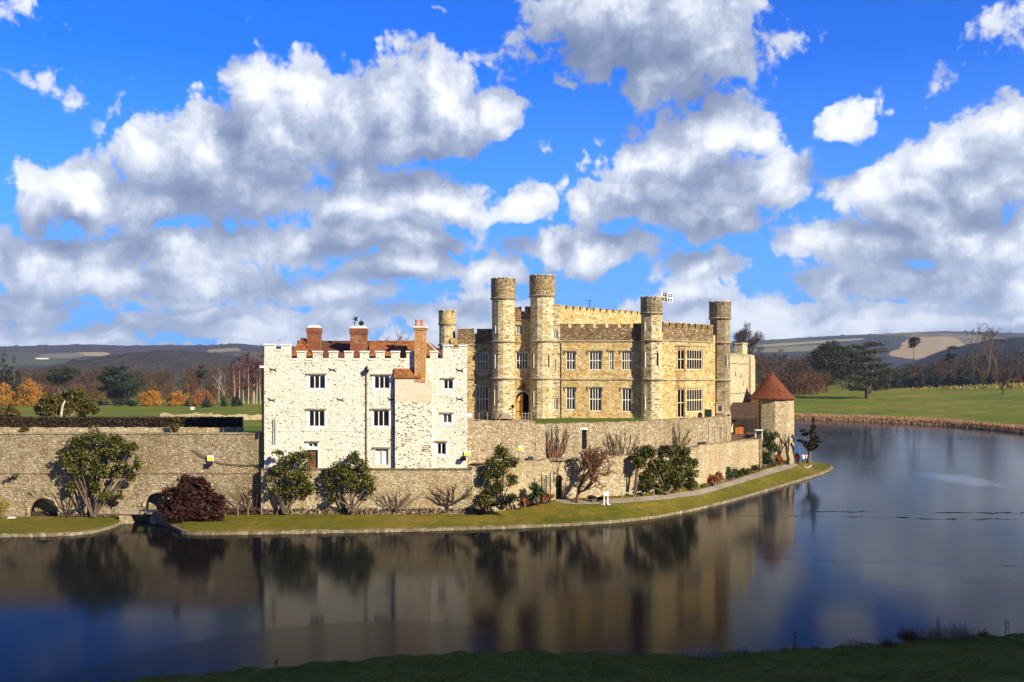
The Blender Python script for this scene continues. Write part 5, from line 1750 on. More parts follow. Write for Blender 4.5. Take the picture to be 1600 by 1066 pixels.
# --- magnolias trained against the walls
shrub('magnolia', PT(146, 806, 104.3), px_blobs([(150, 682, 24, 16, 0), (120, 692, 20, 14, .2), (186, 690, 18, 14, .1), (106, 714, 17, 15, 0), (140, 712, 22, 17, -.4), (172, 706, 20, 15, -.2), (204, 700, 15, 14, .2), (214, 722, 10, 14, 0),
      (118, 738, 16, 14, 0), (158, 736, 20, 14, -.3), (190, 728, 14, 10, .1), (110, 758, 12, 12, 0), (150, 762, 12, 16, 0), (166, 778, 12, 12, 0), (188, 770, 8, 12, .2), (182, 742, 6, 6, 0), (206, 744, 11, 8, 0)], 104.2), 7750, .125, L['magnolia'],
      'largest evergreen magnolia spread against the brown garden wall between the two arches', 11, 'tree', 14)
shrub('magnolia', PT(447, 800, 103.6), px_blobs([(458, 712, 22, 12, 0), (478, 722, 14, 16, 0), (440, 735, 16, 14, 0), (468, 745, 24, 18, -.3), (424, 745, 8, 14, .1), (452, 765, 20, 14, 0), (480, 762, 12, 12, 0), (430, 768, 10, 10, 0), (434, 708, 10, 6, .2)], 103.6), 3565, .125, L['magnolia'],
      'ragged evergreen magnolia below the brown door of the white tower', 12, 'tree', 8)
shrub('magnolia', PT(552, 798, 103.5), px_blobs([(548, 716, 18, 12, 0), (530, 734, 20, 16, 0), (565, 730, 18, 16, -.2), (548, 750, 26, 16, -.4), (516, 758, 12, 14, 0), (576, 754, 13, 14, 0), (522, 780, 10, 10, 0), (582, 766, 7, 8, 0), (508, 742, 8, 8, .1)], 103.5), 3720, .125, L['magnolia'],
      'bushy evergreen magnolia below the blocked white window of the tower', 13, 'tree', 9)
shrub('magnolia', PT(782, 795, 103.8), px_blobs([(775, 704, 14, 11, 0), (790, 714, 16, 14, 0), (768, 722, 16, 14, 0), (784, 736, 20, 14, -.3), (762, 744, 13, 12, 0), (802, 726, 12, 12, .2), (774, 762, 18, 14, 0), (798, 752, 13, 12, 0), (760, 778, 15, 12, 0), (782, 782, 16, 10, 0)], 104.0), 3875, .125, L['magnolia'],
      'upright evergreen magnolia right of the white tower over two dark yews', 14, 'tree', 8)
shrub('yew_bush', PT(796, 795, 103.3), px_blobs([(795, 782, 15, 12, 0), (782, 786, 10, 8, -.2)], 103.2), 900, .12, L['yew'], 'low dark yew mound at the foot of the upright magnolia', 15)
shrub('laurel_bush', PT(762, 797, 103.2), px_blobs([(757, 786, 12, 9, 0), (768, 788, 9, 7, 0)], 103.2), 500, .13, L['olive'], 'low olive laurel beside the dark yew mound', 16)
shrub('round_bush', PT(840, 784, 106.5), px_blobs([(839, 768, 15, 14, 0), (832, 774, 9, 9, 0)], 106.5), 1000, .13, L['green'], 'round dark green bush beside the iron gate left of the wall door', 17)
for i, (px, py, Y, lab) in enumerate([(818, 788, 105.8, 'small russet shrub between the stakes and the yew mound'), (850, 782, 106.8, 'small russet shrub right of the round green bush'), (858, 780, 107.4, 'small russet shrub nearest the wall door')]):
    shrub('russet_shrub', PT(px, py + 2, Y), px_blobs([(px, py - 4, 8, 6, 0)], Y), 260, .10, L['rust'], lab, 30 + i, stems=4)
def wall_Y(px):
    # distance of the lower wall's face along a bearing
    a, b = ((X_(1000, 113), 113), (X_(1092, 122), 122)) if px < 1092 else ((X_(1092, 122), 122), (X_(1189.5, 143.5), 143.5))
    k = (px - 800) / F; dx, dy = b[0] - a[0], b[1] - a[1]
    t = (k * a[1] - a[0]) / (dx - k * dy)
    return a[1] + dy * t


def wpx(lst, off=.9):
    o = []
    for (x, y, rx, ry, dy) in lst: o += px_blobs([(x, y, rx, ry, dy)], wall_Y(min(max(x, 1000), 1188)) - off)
    return o


shrub('magnolia', PT(1040, 770, 115), wpx([(1012, 708, 20, 12, 0), (1040, 706, 22, 11, .2), (1068, 706, 20, 11, .2), (1082, 722, 12, 16, .2), (1000, 722, 14, 12, 0), (1030, 726, 24, 16, -.5), (1060, 728, 22, 16, 0), (1018, 746, 20, 14, -.3), (1048, 748, 24, 14, -.2), (1078, 744, 14, 14, .2), (1030, 760, 18, 9, 0), (1082, 756, 10, 8, .2), (1008, 758, 14, 10, 0), (1056, 758, 18, 9, -.1)], 1.4), 14725, .125, L['magnolia'],
      'widest evergreen magnolia heaped against the lower wall by the path', 18, 'tree', 10)
shrub('magnolia', PT(992, 772, 111.6), px_blobs([(990, 716, 8, 7, 0), (994, 708, 6, 6, 0)], 112), 220, .15, L['magnolia'], 'dark straggling magnolia shoot left of the widest magnolia', 181, 'tree', 3)
shrub('dogwood', PT(1114, 757, wall_Y(1114) - 1), wpx([(1112, 747, 15, 10, 0), (1122, 743, 9, 8, .2)]), 900, .13, L['redstem'], 'red stemmed dogwood right of the widest magnolia', 19, stems=8)
shrub('laurel_bush', PT(1142, 749, wall_Y(1142) - 1), wpx([(1140, 738, 14, 11, 0), (1150, 741, 10, 8, .1)]), 1200, .14, L['green'], 'bright green laurel between two red shrubs by the path', 20)
shrub('dogwood', PT(1161, 743, wall_Y(1161) - 1), wpx([(1160, 737, 9, 7, 0)]), 360, .12, L['redbrown'], 'dull red shrub right of the bright green laurel', 21)
shrub('laurel_bush', PT(1180, 737, wall_Y(1180) - 1), wpx([(1178, 731, 12, 6, 0), (1169, 736, 8, 4.5, 0)]), 620, .13, L['olive'], 'low olive shrub at the broken corner of the lower wall', 22)
shrub('ivy_column', PT(1201, 728, 148.5), px_blobs([(1200, 680, 13, 10, 0), (1204, 696, 14, 12, 0), (1198, 711, 11, 11, 0), (1200, 722, 9, 8, 0), (1208, 684, 8, 8, .3)], 148.5), 2000, .17, L['green'], 'tall green climber between the lower wall and the conical tower', 23)
shrub('russet_shrub', PT(1217, 725, 152.6), px_blobs([(1216, 717, 10, 8, 0)], 152.6), 460, .14, L['redstem'], 'russet shrub at the foot of the conical tower', 24)
shrub('laurel_bush', PT(1206, 730, 149), px_blobs([(1206, 725, 10, 5, 0)], 149), 380, .14, L['olive'], 'low green shrub below the russet shrub at the conical tower', 25)
# --- big red-brown bush over the inlet
shrub('copper_bush', PT(300, 818, 101.0), px_blobs([(300, 770, 26, 22, 0), (275, 780, 22, 18, 0), (328, 778, 22, 20, .3), (292, 752, 16, 11, 0), (312, 756, 16, 11, 0), (260, 796, 14, 12, 0), (300, 798, 34, 17, -.6), (342, 796, 14, 16, 0), (280, 806, 24, 12, -.8), (322, 806, 22, 12, -.5), (345, 780, 8, 8, 0)], 101.2, .9), 9500, .15, L['redbrown'],
      'large dark copper red bush overhanging the inlet by the footbridge', 26, stems=14, bark=M['bark_dark'])
shrub('tussock', PT(4, 808, 104.0), px_blobs([(2, 792, 14, 14, 0), (-8, 796, 12, 12, 0)], 104), 900, .30, L['tussock'], 'yellow tussock of dry grass at the far left wall foot', 27, 'grass', stems=3, asp=.10)
shrub('wall_shrub', PT(24, 742, 105.0), px_blobs([(22, 744, 7, 5, 0), (14, 748, 4, 4, 0)], 105.0), 90, .10, L['twig_olive'], 'thin wisp of climber on the band above the left arch', 28)
shrub('wall_shrub', PT(275, 674, 108.8), px_blobs([(274, 668, 10, 9, 0), (276, 658, 7, 8, 0)], 108.6), 420, .14, L['olive'], 'olive bush growing in front of the low terrace wall', 29)
shrub('wall_shrub', PT(36, 674, 108.8), px_blobs([(37, 672, 9, 5, 0)], 108.6), 160, .14, L['olive'], 'small yellow green tuft on the low terrace wall', 291)


# --- fan trained bare climbers
def fan(name, px, py, Y, top, half, label, seed, bark='bark', stems=9, curve=.6, tw=.022, r=.09, wall_n=(0, -1, 0)):
    rng = np.random.default_rng(seed)
    b = PT(px, py, Y)
    T = empty(name, b, label, 'climber')
    mb, tips = MB(), []
    s = Y / F
    N = Vector(wall_n)
    for i in range(stems):
        f = (i / (stems - 1) * 2 - 1)
        x1 = px + half * f * rng.uniform(.8, 1.05); y1 = top + abs(f) * (py - top) * .25 + rng.uniform(-3, 4)
        pts = []; wx = wy = 0; cv = curve * rng.uniform(.7, 1.5); y1 += (py - top) * rng.uniform(-.02, .25)
        for t in np.linspace(0, 1, 7):
            wx += rng.normal(0, half * .045); wy += rng.normal(0, half * .03)
            x = px + (x1 - px) * (t ** cv) + wx * t; y = py + (y1 - py) * t + wy * t
            pts.append(PT(x, y, Y + rng.normal(0, .05)))
        mb.tube(pts, list(np.linspace(r * .8, .022, 7)), 4, cap=False)
        for k in range(2, 7):
            d = (pts[k] - pts[k - 1]).normalized()
            for _ in range(3): tips.append((pts[k], d))
    mb.tube([b - Vector((0, 0, .3)), b + Vector((0, 0, .25))], [r * 1.6, r * 1.2], 6, cap=False)
    mb.fixn = False
    mb.build('trunk', M[bark], T, smooth=True)
    V, Q = twigs(rng, tips, 3, 13 * s, tw, .5, .3, flat=N)
    np_mesh('crown', V, Q, L['twig_brown'], T)


fan('bare_climber', 867, 720, 112.9, 666, 27, 'fan trained bare climber with thick pale stems left of the dark slot', 41, 'bark_red', 11, .45, .03, .12)
fan('bare_climber', 972, 718, 116.6, 668, 34, 'loose fan of bare climber right of the dark slot', 42, 'bark', 9, .7, .024, .07)
fan('bare_climber', 1058, 708, 124.4, 664, 26, 'thin bare climber on the retaining wall above the widest magnolia', 43, 'bark_dark', 8, .7, .026, .07)
fan('bare_climber', 706, 786, 103.9, 752, 40, 'low bare fig with twisted dark limbs under the white tower', 44, 'bark_dark', 7, .55, .016, .10)
fan('bare_climber', 108, 800, 104.9, 748, 60, 'bare twisted climber arching over the left wall arch', 45, 'bark_dark', 6, .6, .02, .08)
fan('bare_climber', 395, 800, 104.8, 758, 34, 'thin bare climber on the garden wall next to the white tower', 46, 'bark', 7, .7, .014, .04)
fan('bare_climber', 620, 795, 104.0, 760, 40, 'faint bare climber on the moat wall between magnolia and fig', 47, 'bark', 9, .7, .012, .03)
bare_tree('bare_shrub', tuple(PT(903, 784, 108.2)), 6.4, 'twiggy red brown shrub beside the wall door and the path', M['bark_red'], L['twig_red'], 48, 4, .70, (3, 5), 10, .020, r=.10, cat='shrub', first=.20)
bare_tree('bare_shrub', tuple(PT(872, 744, 109.0)), 2.6, 'purple tangle of bare twigs hanging over the wall door', M['bark_dark'], L['twig_grey'], 49, 3, .9, (3, 4), 9, .02, r=.05, cat='shrub', first=.3)
bare_tree('pollard_tree', tuple(PT(1231, 722.5, 155.4)), 5.4, 'small bare pollarded tree against the conical tower', M['bark_dark'], L['twig_brown'], 50, 3, .7, (2, 3), 3, .03, r=.20, first=.4)
shrub('low_shrub', PT(925, 783, 108.8), px_blobs([(928, 778, 11, 5, 0), (940, 778, 8, 4, .3)], 109), 420, .10, L['redbrown'], 'low dark red shrub along the wall right of the bare shrub', 51)
rng = np.random.default_rng(77)


def dense_strip(name, pts, h, w, n, size, leaf, label=None, cat=None, kind=None, asp=.6, up=False):
    P = []
    for _ in range(n):
        i = rng.integers(0, len(pts) - 1); t = rng.uniform()
        p = np.array(pts[i]) * (1 - t) + np.array(pts[i + 1]) * t
        P.append(p + np.array((rng.normal(0, w * .3), rng.uniform(-w, w), rng.uniform(0, 1) ** .8 * h)))
    P = np.array(P)
    if up:
        A = P.copy(); A[:, 2] -= size * .5; B = A + rng.normal(0, .25, P.shape) * size + np.array((0, 0, size)) * rng.uniform(.6, 1.3, (len(P), 1))
        V, Q = strips(A, B, size * asp, rng)
    else:
        V, Q = leaves(P, size, rng, asp)
    o = np_mesh(name, V, Q, leaf)
    return tag(o, label, cat, None, kind)


bed = [tuple(isl_at(px, interp(px, [(352, 803.2), (420, 802.5), (745, 796), (862, 783.5)])) + Vector((0, .3, 0))) for px in np.linspace(356, 756, 40)]
dense_strip('heather_bed', bed, .60, .5, 7500, .10, L['heather'], kind='stuff')
bed = [tuple(PT(px, 806.3, 104.7)) for px in np.linspace(-10, 42, 6)] + []
dense_strip('leaf_litter', [tuple(PT(px, 806.8, 104.8)) for px in np.linspace(92, 192, 10)], .22, .3, 700, .09, L['heather'], kind='stuff')
bed = [tuple(isl_at(px, y) + Vector((0, .2, 0))) for px, y in ((1093, 763.6), (1112, 758), (1140, 750), (1166, 741.8), (1190, 734.2), (1214, 727.6), (1234, 722.8))]
dense_strip('wall_foot_planting', bed, .45, .4, 1500, .12, L['olive'], kind='stuff')
bed = [tuple(isl_at(px, y) + Vector((0, .15, 0))) for px, y in ((1022, 771), (1060, 767), (1088, 763.4))]
dense_strip('wall_foot_planting', bed, .4, .4, 500, .11, L['tussock'], kind='stuff')

# --- hedge on the garden terrace
T = empty('beech_hedge', PT(190, 668, 116), 'long clipped brown beech hedge above the left garden wall', 'hedge')
hx0, hx1 = X_(-60, 116), X_(378, 116); hz0, hz1 = 8.2, Z_(653.3, 116)
P = np.stack([rng.uniform(hx0, hx1, 12000), rng.choice([115.35, 116.65], 12000) + rng.normal(0, .08, 12000), rng.uniform(hz0, hz1, 12000)], 1)
P2 = np.stack([rng.uniform(hx0, hx1, 5000), rng.uniform(115.3, 116.7, 5000), hz1 + rng.normal(0, .05, 5000)], 1)
V, Q = leaves(np.concatenate([P, P2]), .12, rng, .7)
np_mesh('crown', V, Q, L['hedge'], T)
mb = MB(); mb.box(hx0, hx1, 115.5, 116.5, hz0, hz1 - .12); mb.build('inner_twigs', M['bark_dark'], T)

# --- small conifer on the point
def conifer(name, base, h, label, leaf, seed, layers=9, wid=.28, bare=.15, lean=0., n=2200, size=.22, trunk=.02, flat=.35, group=None, gaps=.0):
    rng = np.random.default_rng(seed)
    T = empty(name, base, label, 'tree', group)
    base = Vector(base)
    mb = MB(); top = base + Vector((lean * h, 0, h))
    mb.tube([base - Vector((0, 0, .3)), base.lerp(top, .5), top], [h * trunk, h * trunk * .6, .02], 7, cap=False)
    bl = []
    for i in range(layers):
        t = bare + (1 - bare) * i / layers
        R = h * wid * (1 - (t - bare) / (1 - bare)) ** .8 + h * .015
        k = max(3, int(7 * (1 - t) + 2))
        for j in range(k):
            if rng.uniform() < gaps: continue
            a = rng.uniform(0, 2 * math.pi); rr = R * rng.uniform(.55, 1.1)
            c = base.lerp(top, t) + Vector((math.cos(a) * rr * .6, math.sin(a) * rr * .6, rng.normal(0, h * .012) - rr * .10))
            bl.append((tuple(c), (rr * .5, rr * .5, max(h * .02, rr * flat * .5))))
            mb.tube([base.lerp(top, t), c], [h * .006, .015], 3, cap=False)
    bl.append((tuple(base.lerp(top, .95)), (h * .025, h * .025, h * .06)))
    mb.fixn = False
    mb.build('trunk', M['bark'], T, smooth=True)
    V, Q = leaves(blobs_pts(rng, bl, n, .2), size, rng, .5)
    np_mesh('crown', V, Q, leaf, T)
    return T


# lake side conifer: ragged arms
def ragged_conifer():
    Y = 157.0
    b = PT(1263, 722, Y)
    T = empty('lakeside_conifer', b, 'ragged dark conifer with spreading lower arms on the grass point', 'tree')
    rng = np.random.default_rng(5)
    mb = MB()
    mb.tube([PT(1263, 724, Y), PT(1266, 700, Y), PT(1270, 680, Y), PT(1271, 655, Y)], [.32, .25, .16, .03], 8, cap=False)
    bl = px_blobs([(1271, 657, 2.2, 5, 0), (1271, 667, 4.5, 5, 0), (1270, 675, 6, 5, .1), (1272, 684, 7, 5, -.1), (1269, 692, 9, 5, 0), (1267, 699, 10, 4.5, 0),
                   (1261, 676, 4, 2.4, 0), (1255, 672.5, 4, 1.6, 0), (1258, 679, 6, 2.2, .3), (1252, 674, 3, 1.4, 0), (1256, 690.5, 6, 2.6, 0), (1249, 688.5, 4.4, 1.8, 0), (1260, 695, 6, 3, 0), (1279, 690, 4, 2, 0), (1283, 690.5, 2.6, 1.5, 0), (1277, 684, 4, 2.4, .2), (1266, 703, 6, 2.4, 0), (1276, 696, 4, 3, 0)], Y, 1.0)
    for c, R in bl: mb.tube([PT(1270, YH - (c[2] - CAMZ - .6) * F / Y, Y), c], [.08, .03], 4, cap=False)
    mb.fixn = False
    mb.build('trunk', M['bark'], T, smooth=True)
    V, Q = leaves(blobs_pts(rng, bl, 2600, .1), .20, rng, .4)
    np_mesh('crown', V, Q, leafmat('brown green lakeside needles', [(.012, .012, .006), (.022, .020, .008), (.035, .026, .010), (.05, .03, .014)], .7), T)


ragged_conifer()


# --- trees of the far park
def pine(name, base, h, w, label, leaf, seed, n=3000, z0=.5, k=18, size=.5, trunk=.022, cs=(.34, .6), flat=.62):
    """clumped crown of needle masses on a bare trunk with bent boughs"""
    rng = np.random.default_rng(seed)
    T = empty(name, base, label, 'tree')
    base = Vector(base); c = base + Vector((0, 0, h * (z0 + 1) / 2)); R = (w, w, h * (1 - z0) / 2)
    mb = MB(); top = base + Vector((rng.normal(0, w * .1), 0, h * .95))
    mid = base.lerp(top, .5) + Vector((rng.normal(0, w * .08), 0, 0))
    mb.tube([base - Vector((0, 0, .3)), mid, top], [h * trunk, h * trunk * .7, .06], 7, cap=False)
    d = rand_dirs(rng, k); P = np.array(c) + d * rng.uniform(.45, 1.0, (k, 1)) * np.array(R) * np.array((1, 1, .92))
    m = min(w, h * (1 - z0) / 2)
    bl = []
    for p in P:
        s_ = m * rng.uniform(*cs)
        bl.append((tuple(p), (s_ * 1.25, s_ * 1.25, s_ * flat)))
        q = mid.lerp(top, max(0, min(1, (p[2] - mid.z) / max(.1, top.z - mid.z) - .1)))
        mb.tube([q, q.lerp(Vector(p), .5) + Vector((0, 0, -.02 * h)), Vector(p)], [h * .008, h * .006, .04], 4, cap=False)
    mb.fixn = False
    mb.build('trunk', M['bark'], T, smooth=True)
    V, Q = leaves(blobs_pts(rng, bl, n, .25, .1), size, rng, .55)
    np_mesh('crown', V, Q, leaf, T)
    return T


def cedar(name, base, h, w, label, leaf, seed, n=5200, layers=7, bare=.22, size=.5, top=.9, arms=7, trunk=.035, dome=.5, forks=1):
    """broad flat layered crown on heavy limbs"""
    rng = np.random.default_rng(seed)
    T = empty(name, base, label, 'tree')
    base = Vector(base)
    mb = MB(); bl = []
    stems = [(0, 0)] if forks == 1 else [(-.12, .0), (.14, .02), (.02, -.05)][:forks]
    for sx, sy in stems:
        tp = base + Vector((sx * w * 2, sy * w, h * rng.uniform(.86, .96)))
        mb.tube([base - Vector((0, 0, .3)), base + Vector((sx * w * .3, 0, h * .2)), base.lerp(tp, .55), tp], [h * trunk, h * trunk * .75, h * trunk * .45, .05], 8, cap=False)
        for i in range(layers):
            t = bare + (top - bare) * i / (layers - 1)
            R = w * (1 - abs(t - .45) ** 1.6 * 1.1) * (1 - dome * max(0, t - .5) * 1.3)
            for j in range(arms):
                a = rng.uniform(0, 2 * math.pi); rr = R * rng.uniform(.35, 1.0)
                s = base.lerp(tp, t * .92)
                c = s + Vector((math.cos(a) * rr, math.sin(a) * rr, rr * rng.uniform(.05, .22)))
                mb.tube([s, s.lerp(c, .5) + Vector((0, 0, rr * .05)), c], [h * .010, h * .006, .04], 4, cap=False)
                k = w * rng.uniform(.16, .30)
                bl.append((tuple(c), (k, k, k * rng.uniform(.28, .42))))
                bl.append((tuple(s.lerp(c, .6)), (k * .8, k * .8, k * .28)))
    mb.fixn = False
    mb.build('trunk', M['bark'], T, smooth=True)
    V, Q = leaves(blobs_pts(rng, bl, n, .2), size, rng, .5)
    np_mesh('crown', V, Q, leaf, T)
    return T


def at(px, py): return ground_at(px, py)
def hgt(b, py): return Z_(py, b.y) - b.z
def wid(b, px): return px * b.y / F


b = at(186, 633.5); pine('cedar', b, hgt(b, 567), wid(b, 33), 'big domed cedar standing in the middle of the left park', L['cedar'], 61, 8500, .04, 60, wid(b, 1.5), .03, cs=(.20, .40), flat=.42)
b = at(95, 634); pine('scots_pine', b, hgt(b, 569), wid(b, 27), 'flat topped dark pine left of the big domed cedar', L['pine'], 62, 2600, .50, 20, wid(b, 1.5), cs=(.34, .6), flat=.45)
b = at(1356, 623); cedar('cedar', b, hgt(b, 525), wid(b, 50), 'broad open cedar with pale trunk standing alone on the right lawn', L['pine_olive'], 63, 5600, 7, .16, wid(b, 1.5), .97, 9, trunk=.045, dome=.75, forks=2)
b = at(1292, 612); pine('scots_pine', b, hgt(b, 525), wid(b, 25), 'dense dark pine left of the lone cedar', L['pine_olive'], 64, 7500, .02, 44, wid(b, 1.4), cs=(.26, .5), flat=.55)
b = at(1318, 610); pine('scots_pine', b, hgt(b, 530), wid(b, 22), 'dense dark pine just behind the lone cedar', L['pine_olive'], 65, 5600, .05, 36, wid(b, 1.4), cs=(.26, .5), flat=.55)
b = at(1428, 604); pine('scots_pine', b, hgt(b, 525), wid(b, 10), 'tall slim pine with a small flat crown against the tan hill', L['pine'], 66, 1000, .74, 12, wid(b, 1.2), .013)
b = at(1487, 604); pine('scots_pine', b, hgt(b, 534), wid(b, 9), 'slim olive pine rising out of the spruces right of the tan hill', L['pine_olive'], 67, 1100, .5, 14, wid(b, 1.2), .013)
b = at(6, 634); conifer('fir_tree', b, hgt(b, 547), 'tall dark fir at the left edge of the picture', L['pine'], 68, 10, .26, .05, n=4200, size=wid(b, 1.2), flat=.9)
b = at(-8, 634); conifer('fir_tree', b, hgt(b, 552), 'dark fir cut by the left edge of the picture', L['pine'], 69, 10, .28, .05, n=3600, size=wid(b, 1.2), flat=.9)
b = at(22, 634); conifer('fir_tree', b, hgt(b, 557), 'shorter dark fir right of the tall left fir', L['pine'], 691, 9, .28, .05, n=3600, size=wid(b, 1.2), flat=.9)
b = at(315, 634); pine('scots_pine', b, hgt(b, 566), wid(b, 8), 'slim dark pine in the middle of the left wood', L['pine'], 692, 800, .5, 12, wid(b, 1.2), .012)
# yews close behind the hedge
b = Vector(PT(105, 652, 195)); b.z = land_z(105, 215)
shrub('yew_tree', PT(95, 655, 160), px_blobs([(82, 628, 22, 14, 0), (108, 622, 22, 13, 1), (132, 624, 20, 13, 0), (70, 640, 18, 13, 0), (100, 640, 24, 14, -1), (132, 642, 20, 12, 0), (118, 612, 14, 6, 0), (146, 636, 10, 11, 0)], 160, .9), 7500, .20, L['olive'], 'large spreading olive yew with a pale leaning trunk behind the hedge', 70, 'tree', 6, M['bark_pale'])
mb = MB(); mb.tube([PT(95, 654, 157), PT(96, 645, 157), PT(98, 633, 157), PT(102, 626, 157)], [.28, .24, .2, .08], 6); 
o = mb.build('pale_trunk', M['bark_pale'], bpy.data.objects['yew_tree'], smooth=True)
shrub('yew_tree', PT(14, 656, 160), px_blobs([(14, 642, 14, 11, 0), (4, 646, 10, 9, 0), (24, 648, 9, 8, 0)], 160, .9), 1500, .22, L['olive'], 'smaller olive yew behind the hedge at the left edge', 71, 'tree', 4)
shrub('yew_tree', PT(182, 634, 420), px_blobs([(160, 630, 14, 5, 0), (190, 630, 24, 5, 0), (208, 630, 12, 5, 0)], 420, .9), 700, .5, L['yew'], 'low dark evergreen skirt under the big domed cedar', 72, 'shrub', 3)
# golden willows
for i, (px, pt, w, lab, lf) in enumerate([(46, 587, 21, 'large golden willow dome near the left edge', 'willow'), (6, 594, 15, 'golden willow at the left edge beside the larger dome', 'willow'), (236, 606, 20, 'golden willow dome right of the big cedar', 'willow'), (278, 608, 18, 'pale golden willow in the middle of the left wood', 'willow'), (318, 606, 15, 'amber willow beside the pale golden one', 'willow_red')]):
    b = at(px, 634.5)
    h = hgt(b, pt); R = wid(b, w)
    r_ = np.random.default_rng(80 + i)
    T = empty('golden_willow', b, lab, 'tree')
    mb = MB(); tips = []
    grow(r_, mb, b, (0, 0, 1), h * .4, h * .03, 3, tips, .6, .1, (3, 4), .7)
    mb.fixn = False
    mb.build('trunk', M['bark'], T, smooth=True)
    n = 4200
    cl = clumpy(r_, (b.x, b.y, b.z + h * .48), (R * .80, R * .80, h * .40), 30, (.28, .55), 1.0, .4) + clumpy(r_, (b.x, b.y, b.z + h * .22), (R * 1.1, R * 1.1, h * .16), 16, (.9, 1.4), .9, .4)
    A = blobs_pts(r_, cl, n, .3, .30)
    Bp = A + np.stack([r_.normal(0, .55, n), r_.normal(0, .55, n), -r_.uniform(.2, 1.5, n)], 1)
    A[:, 2] = np.maximum(A[:, 2], b.z + .2); Bp[:, 2] = np.maximum(Bp[:, 2], b.z + .05)
    V, Q = strips(A, Bp, .13, r_)
    np_mesh('crown', V, Q, L[lf], T)
# birches with white stems by the tower
for i, (px, pt, lean) in enumerate([(366, 566, -.1), (374, 560, .02), (381, 572, .12), (388, 556, -.04), (395, 560, .05), (401, 565, .08), (407, 556, -.02), (398, 574, -.1)]):
    b = at(px, 631.5); h = hgt(b, pt)
    r_ = np.random.default_rng(90 + i)
    T = empty('birch_tree', b, 'slender white stemmed birch with purple twigs left of the white tower', 'tree', 'birches left of the white tower')
    mb = MB(); tp = b + Vector((lean * h * .4, 0, h))
    mb.tube([b - Vector((0, 0, .2)), b.lerp(tp, .4) + Vector((r_.normal(0, .3), 0, 0)), tp], [.20, .15, .03], 6, cap=False)
    tips = []
    for k in range(16):
        t = r_.uniform(.35, 1); s = b.lerp(tp, t); d = Vector((r_.normal(), r_.normal(), 1.0)).normalized()
        e_ = s + d * h * .16 * (1.2 - t * .6); mb.tube([s, e_], [.06, .02], 3, cap=False); tips += [(s.lerp(e_, q), d) for q in (.4, .7, 1)]
    mb.fixn = False
    mb.build('trunk', M['bark_pale'], T, smooth=True)
    V, Q = twigs(r_, tips, 11, h * .13, .055, .7, .15)
    np_mesh('crown', V, Q, L['twig_purple'], T)
# pale single stems standing in the left wood
for i, (px, pt, lab) in enumerate([(342, 572, 'tall bare tree with a pale straight trunk in the left wood'), (295, 577, 'pale forked dead tree in the left wood'), (353, 566, 'tall bare tree with pale trunk just left of the birches'), (268, 585, 'pale leaning bare tree in the left wood near the cedar')]):
    b = at(px, 631.5); bare_tree('bare_tree', tuple(b), hgt(b, pt), lab, M['bark_pale'] if i in (0, 2) else M['bark'], L['twig_brown'], 110 + i, 4, .38, (2, 3), 7, .06, r=.20, first=.45)
# small firs in front of the left wood
for i, (px, pt, lab) in enumerate([(323, 612, 'small dark fir in front of the left wood'), (370, 606, 'wider dark fir at the foot of the birches'), (292, 625, 'tiny dark fir left of the small fir'), (350, 617, 'small dark shrubby fir between the two firs')]):
    b = at(px, 637 if i < 1 else 635); conifer('small_fir', b, hgt(b, pt), lab, L['spruce'] if i == 0 else L['pine'], 120 + i, 7, .34, .03, n=2000, size=wid(b, 1.0), flat=1.0)


# --- bare woods behind: countless thin crowns read as one mass
def wood(name, spots, mat, barkmat, seed, tw=.13, n=150):
    """spots: (px, Y, top row, half width px)"""
    rng = np.random.default_rng(seed)
    A, B, Wd = [], [], []
    mb = MB()
    for px, Y, pt, hw in spots:
        z0 = land_z(px, Y); x = X_(px, Y); h = Z_(pt, Y) - z0; R = hw * Y / F
        if h < 2: continue
        mb.tube([(x, Y, z0 - .3), (x + rng.normal(0, .4), Y, z0 + h * .45), (x + rng.normal(0, .8), Y, z0 + h * .85)], [.26, .18, .05], 3, cap=False)
        d = rand_dirs(rng, n); d[:, 2] = d[:, 2] * .9
        c = np.array((x, Y, z0 + h * .60))
        rad = rng.uniform(.1, 1, (n, 1)) ** .6
        a = c + d * np.array((R, R, h * .40)) * rad
        v = d * .8 + np.array((0, 0, .75)) + rng.normal(0, .35, (n, 3)); v /= np.linalg.norm(v, axis=1, keepdims=True)
        ln = rng.uniform(1.0, 2.6, (n, 1))
        b = a + v * ln
        b[:, 2] = np.minimum(b[:, 2], z0 + h)
        A.append(a); B.append(b)
        m = n // 3
        a2 = np.stack([x + rng.normal(0, R, m), np.full(m, Y) + rng.normal(0, 2, m), z0 + rng.uniform(0, h * .35, m)], 1)
        A.append(a2); B.append(a2 + np.stack([rng.normal(0, .5, m), rng.normal(0, .5, m), rng.uniform(1.2, 3, m)], 1))
    V, Q = strips(np.concatenate(A), np.concatenate(B), tw, rng)
    V2 = np.array(mb.V); Q2 = np.array([f for f in mb.Fc if len(f) == 4]); Q2 = np.concatenate([Q2[:, :3], Q2[:, [0, 2, 3]]])
    o = np_mesh(name, np.concatenate([V, V2]), np.concatenate([Q, Q2 + len(V)]), mat)
    return tag(o, kind='stuff')


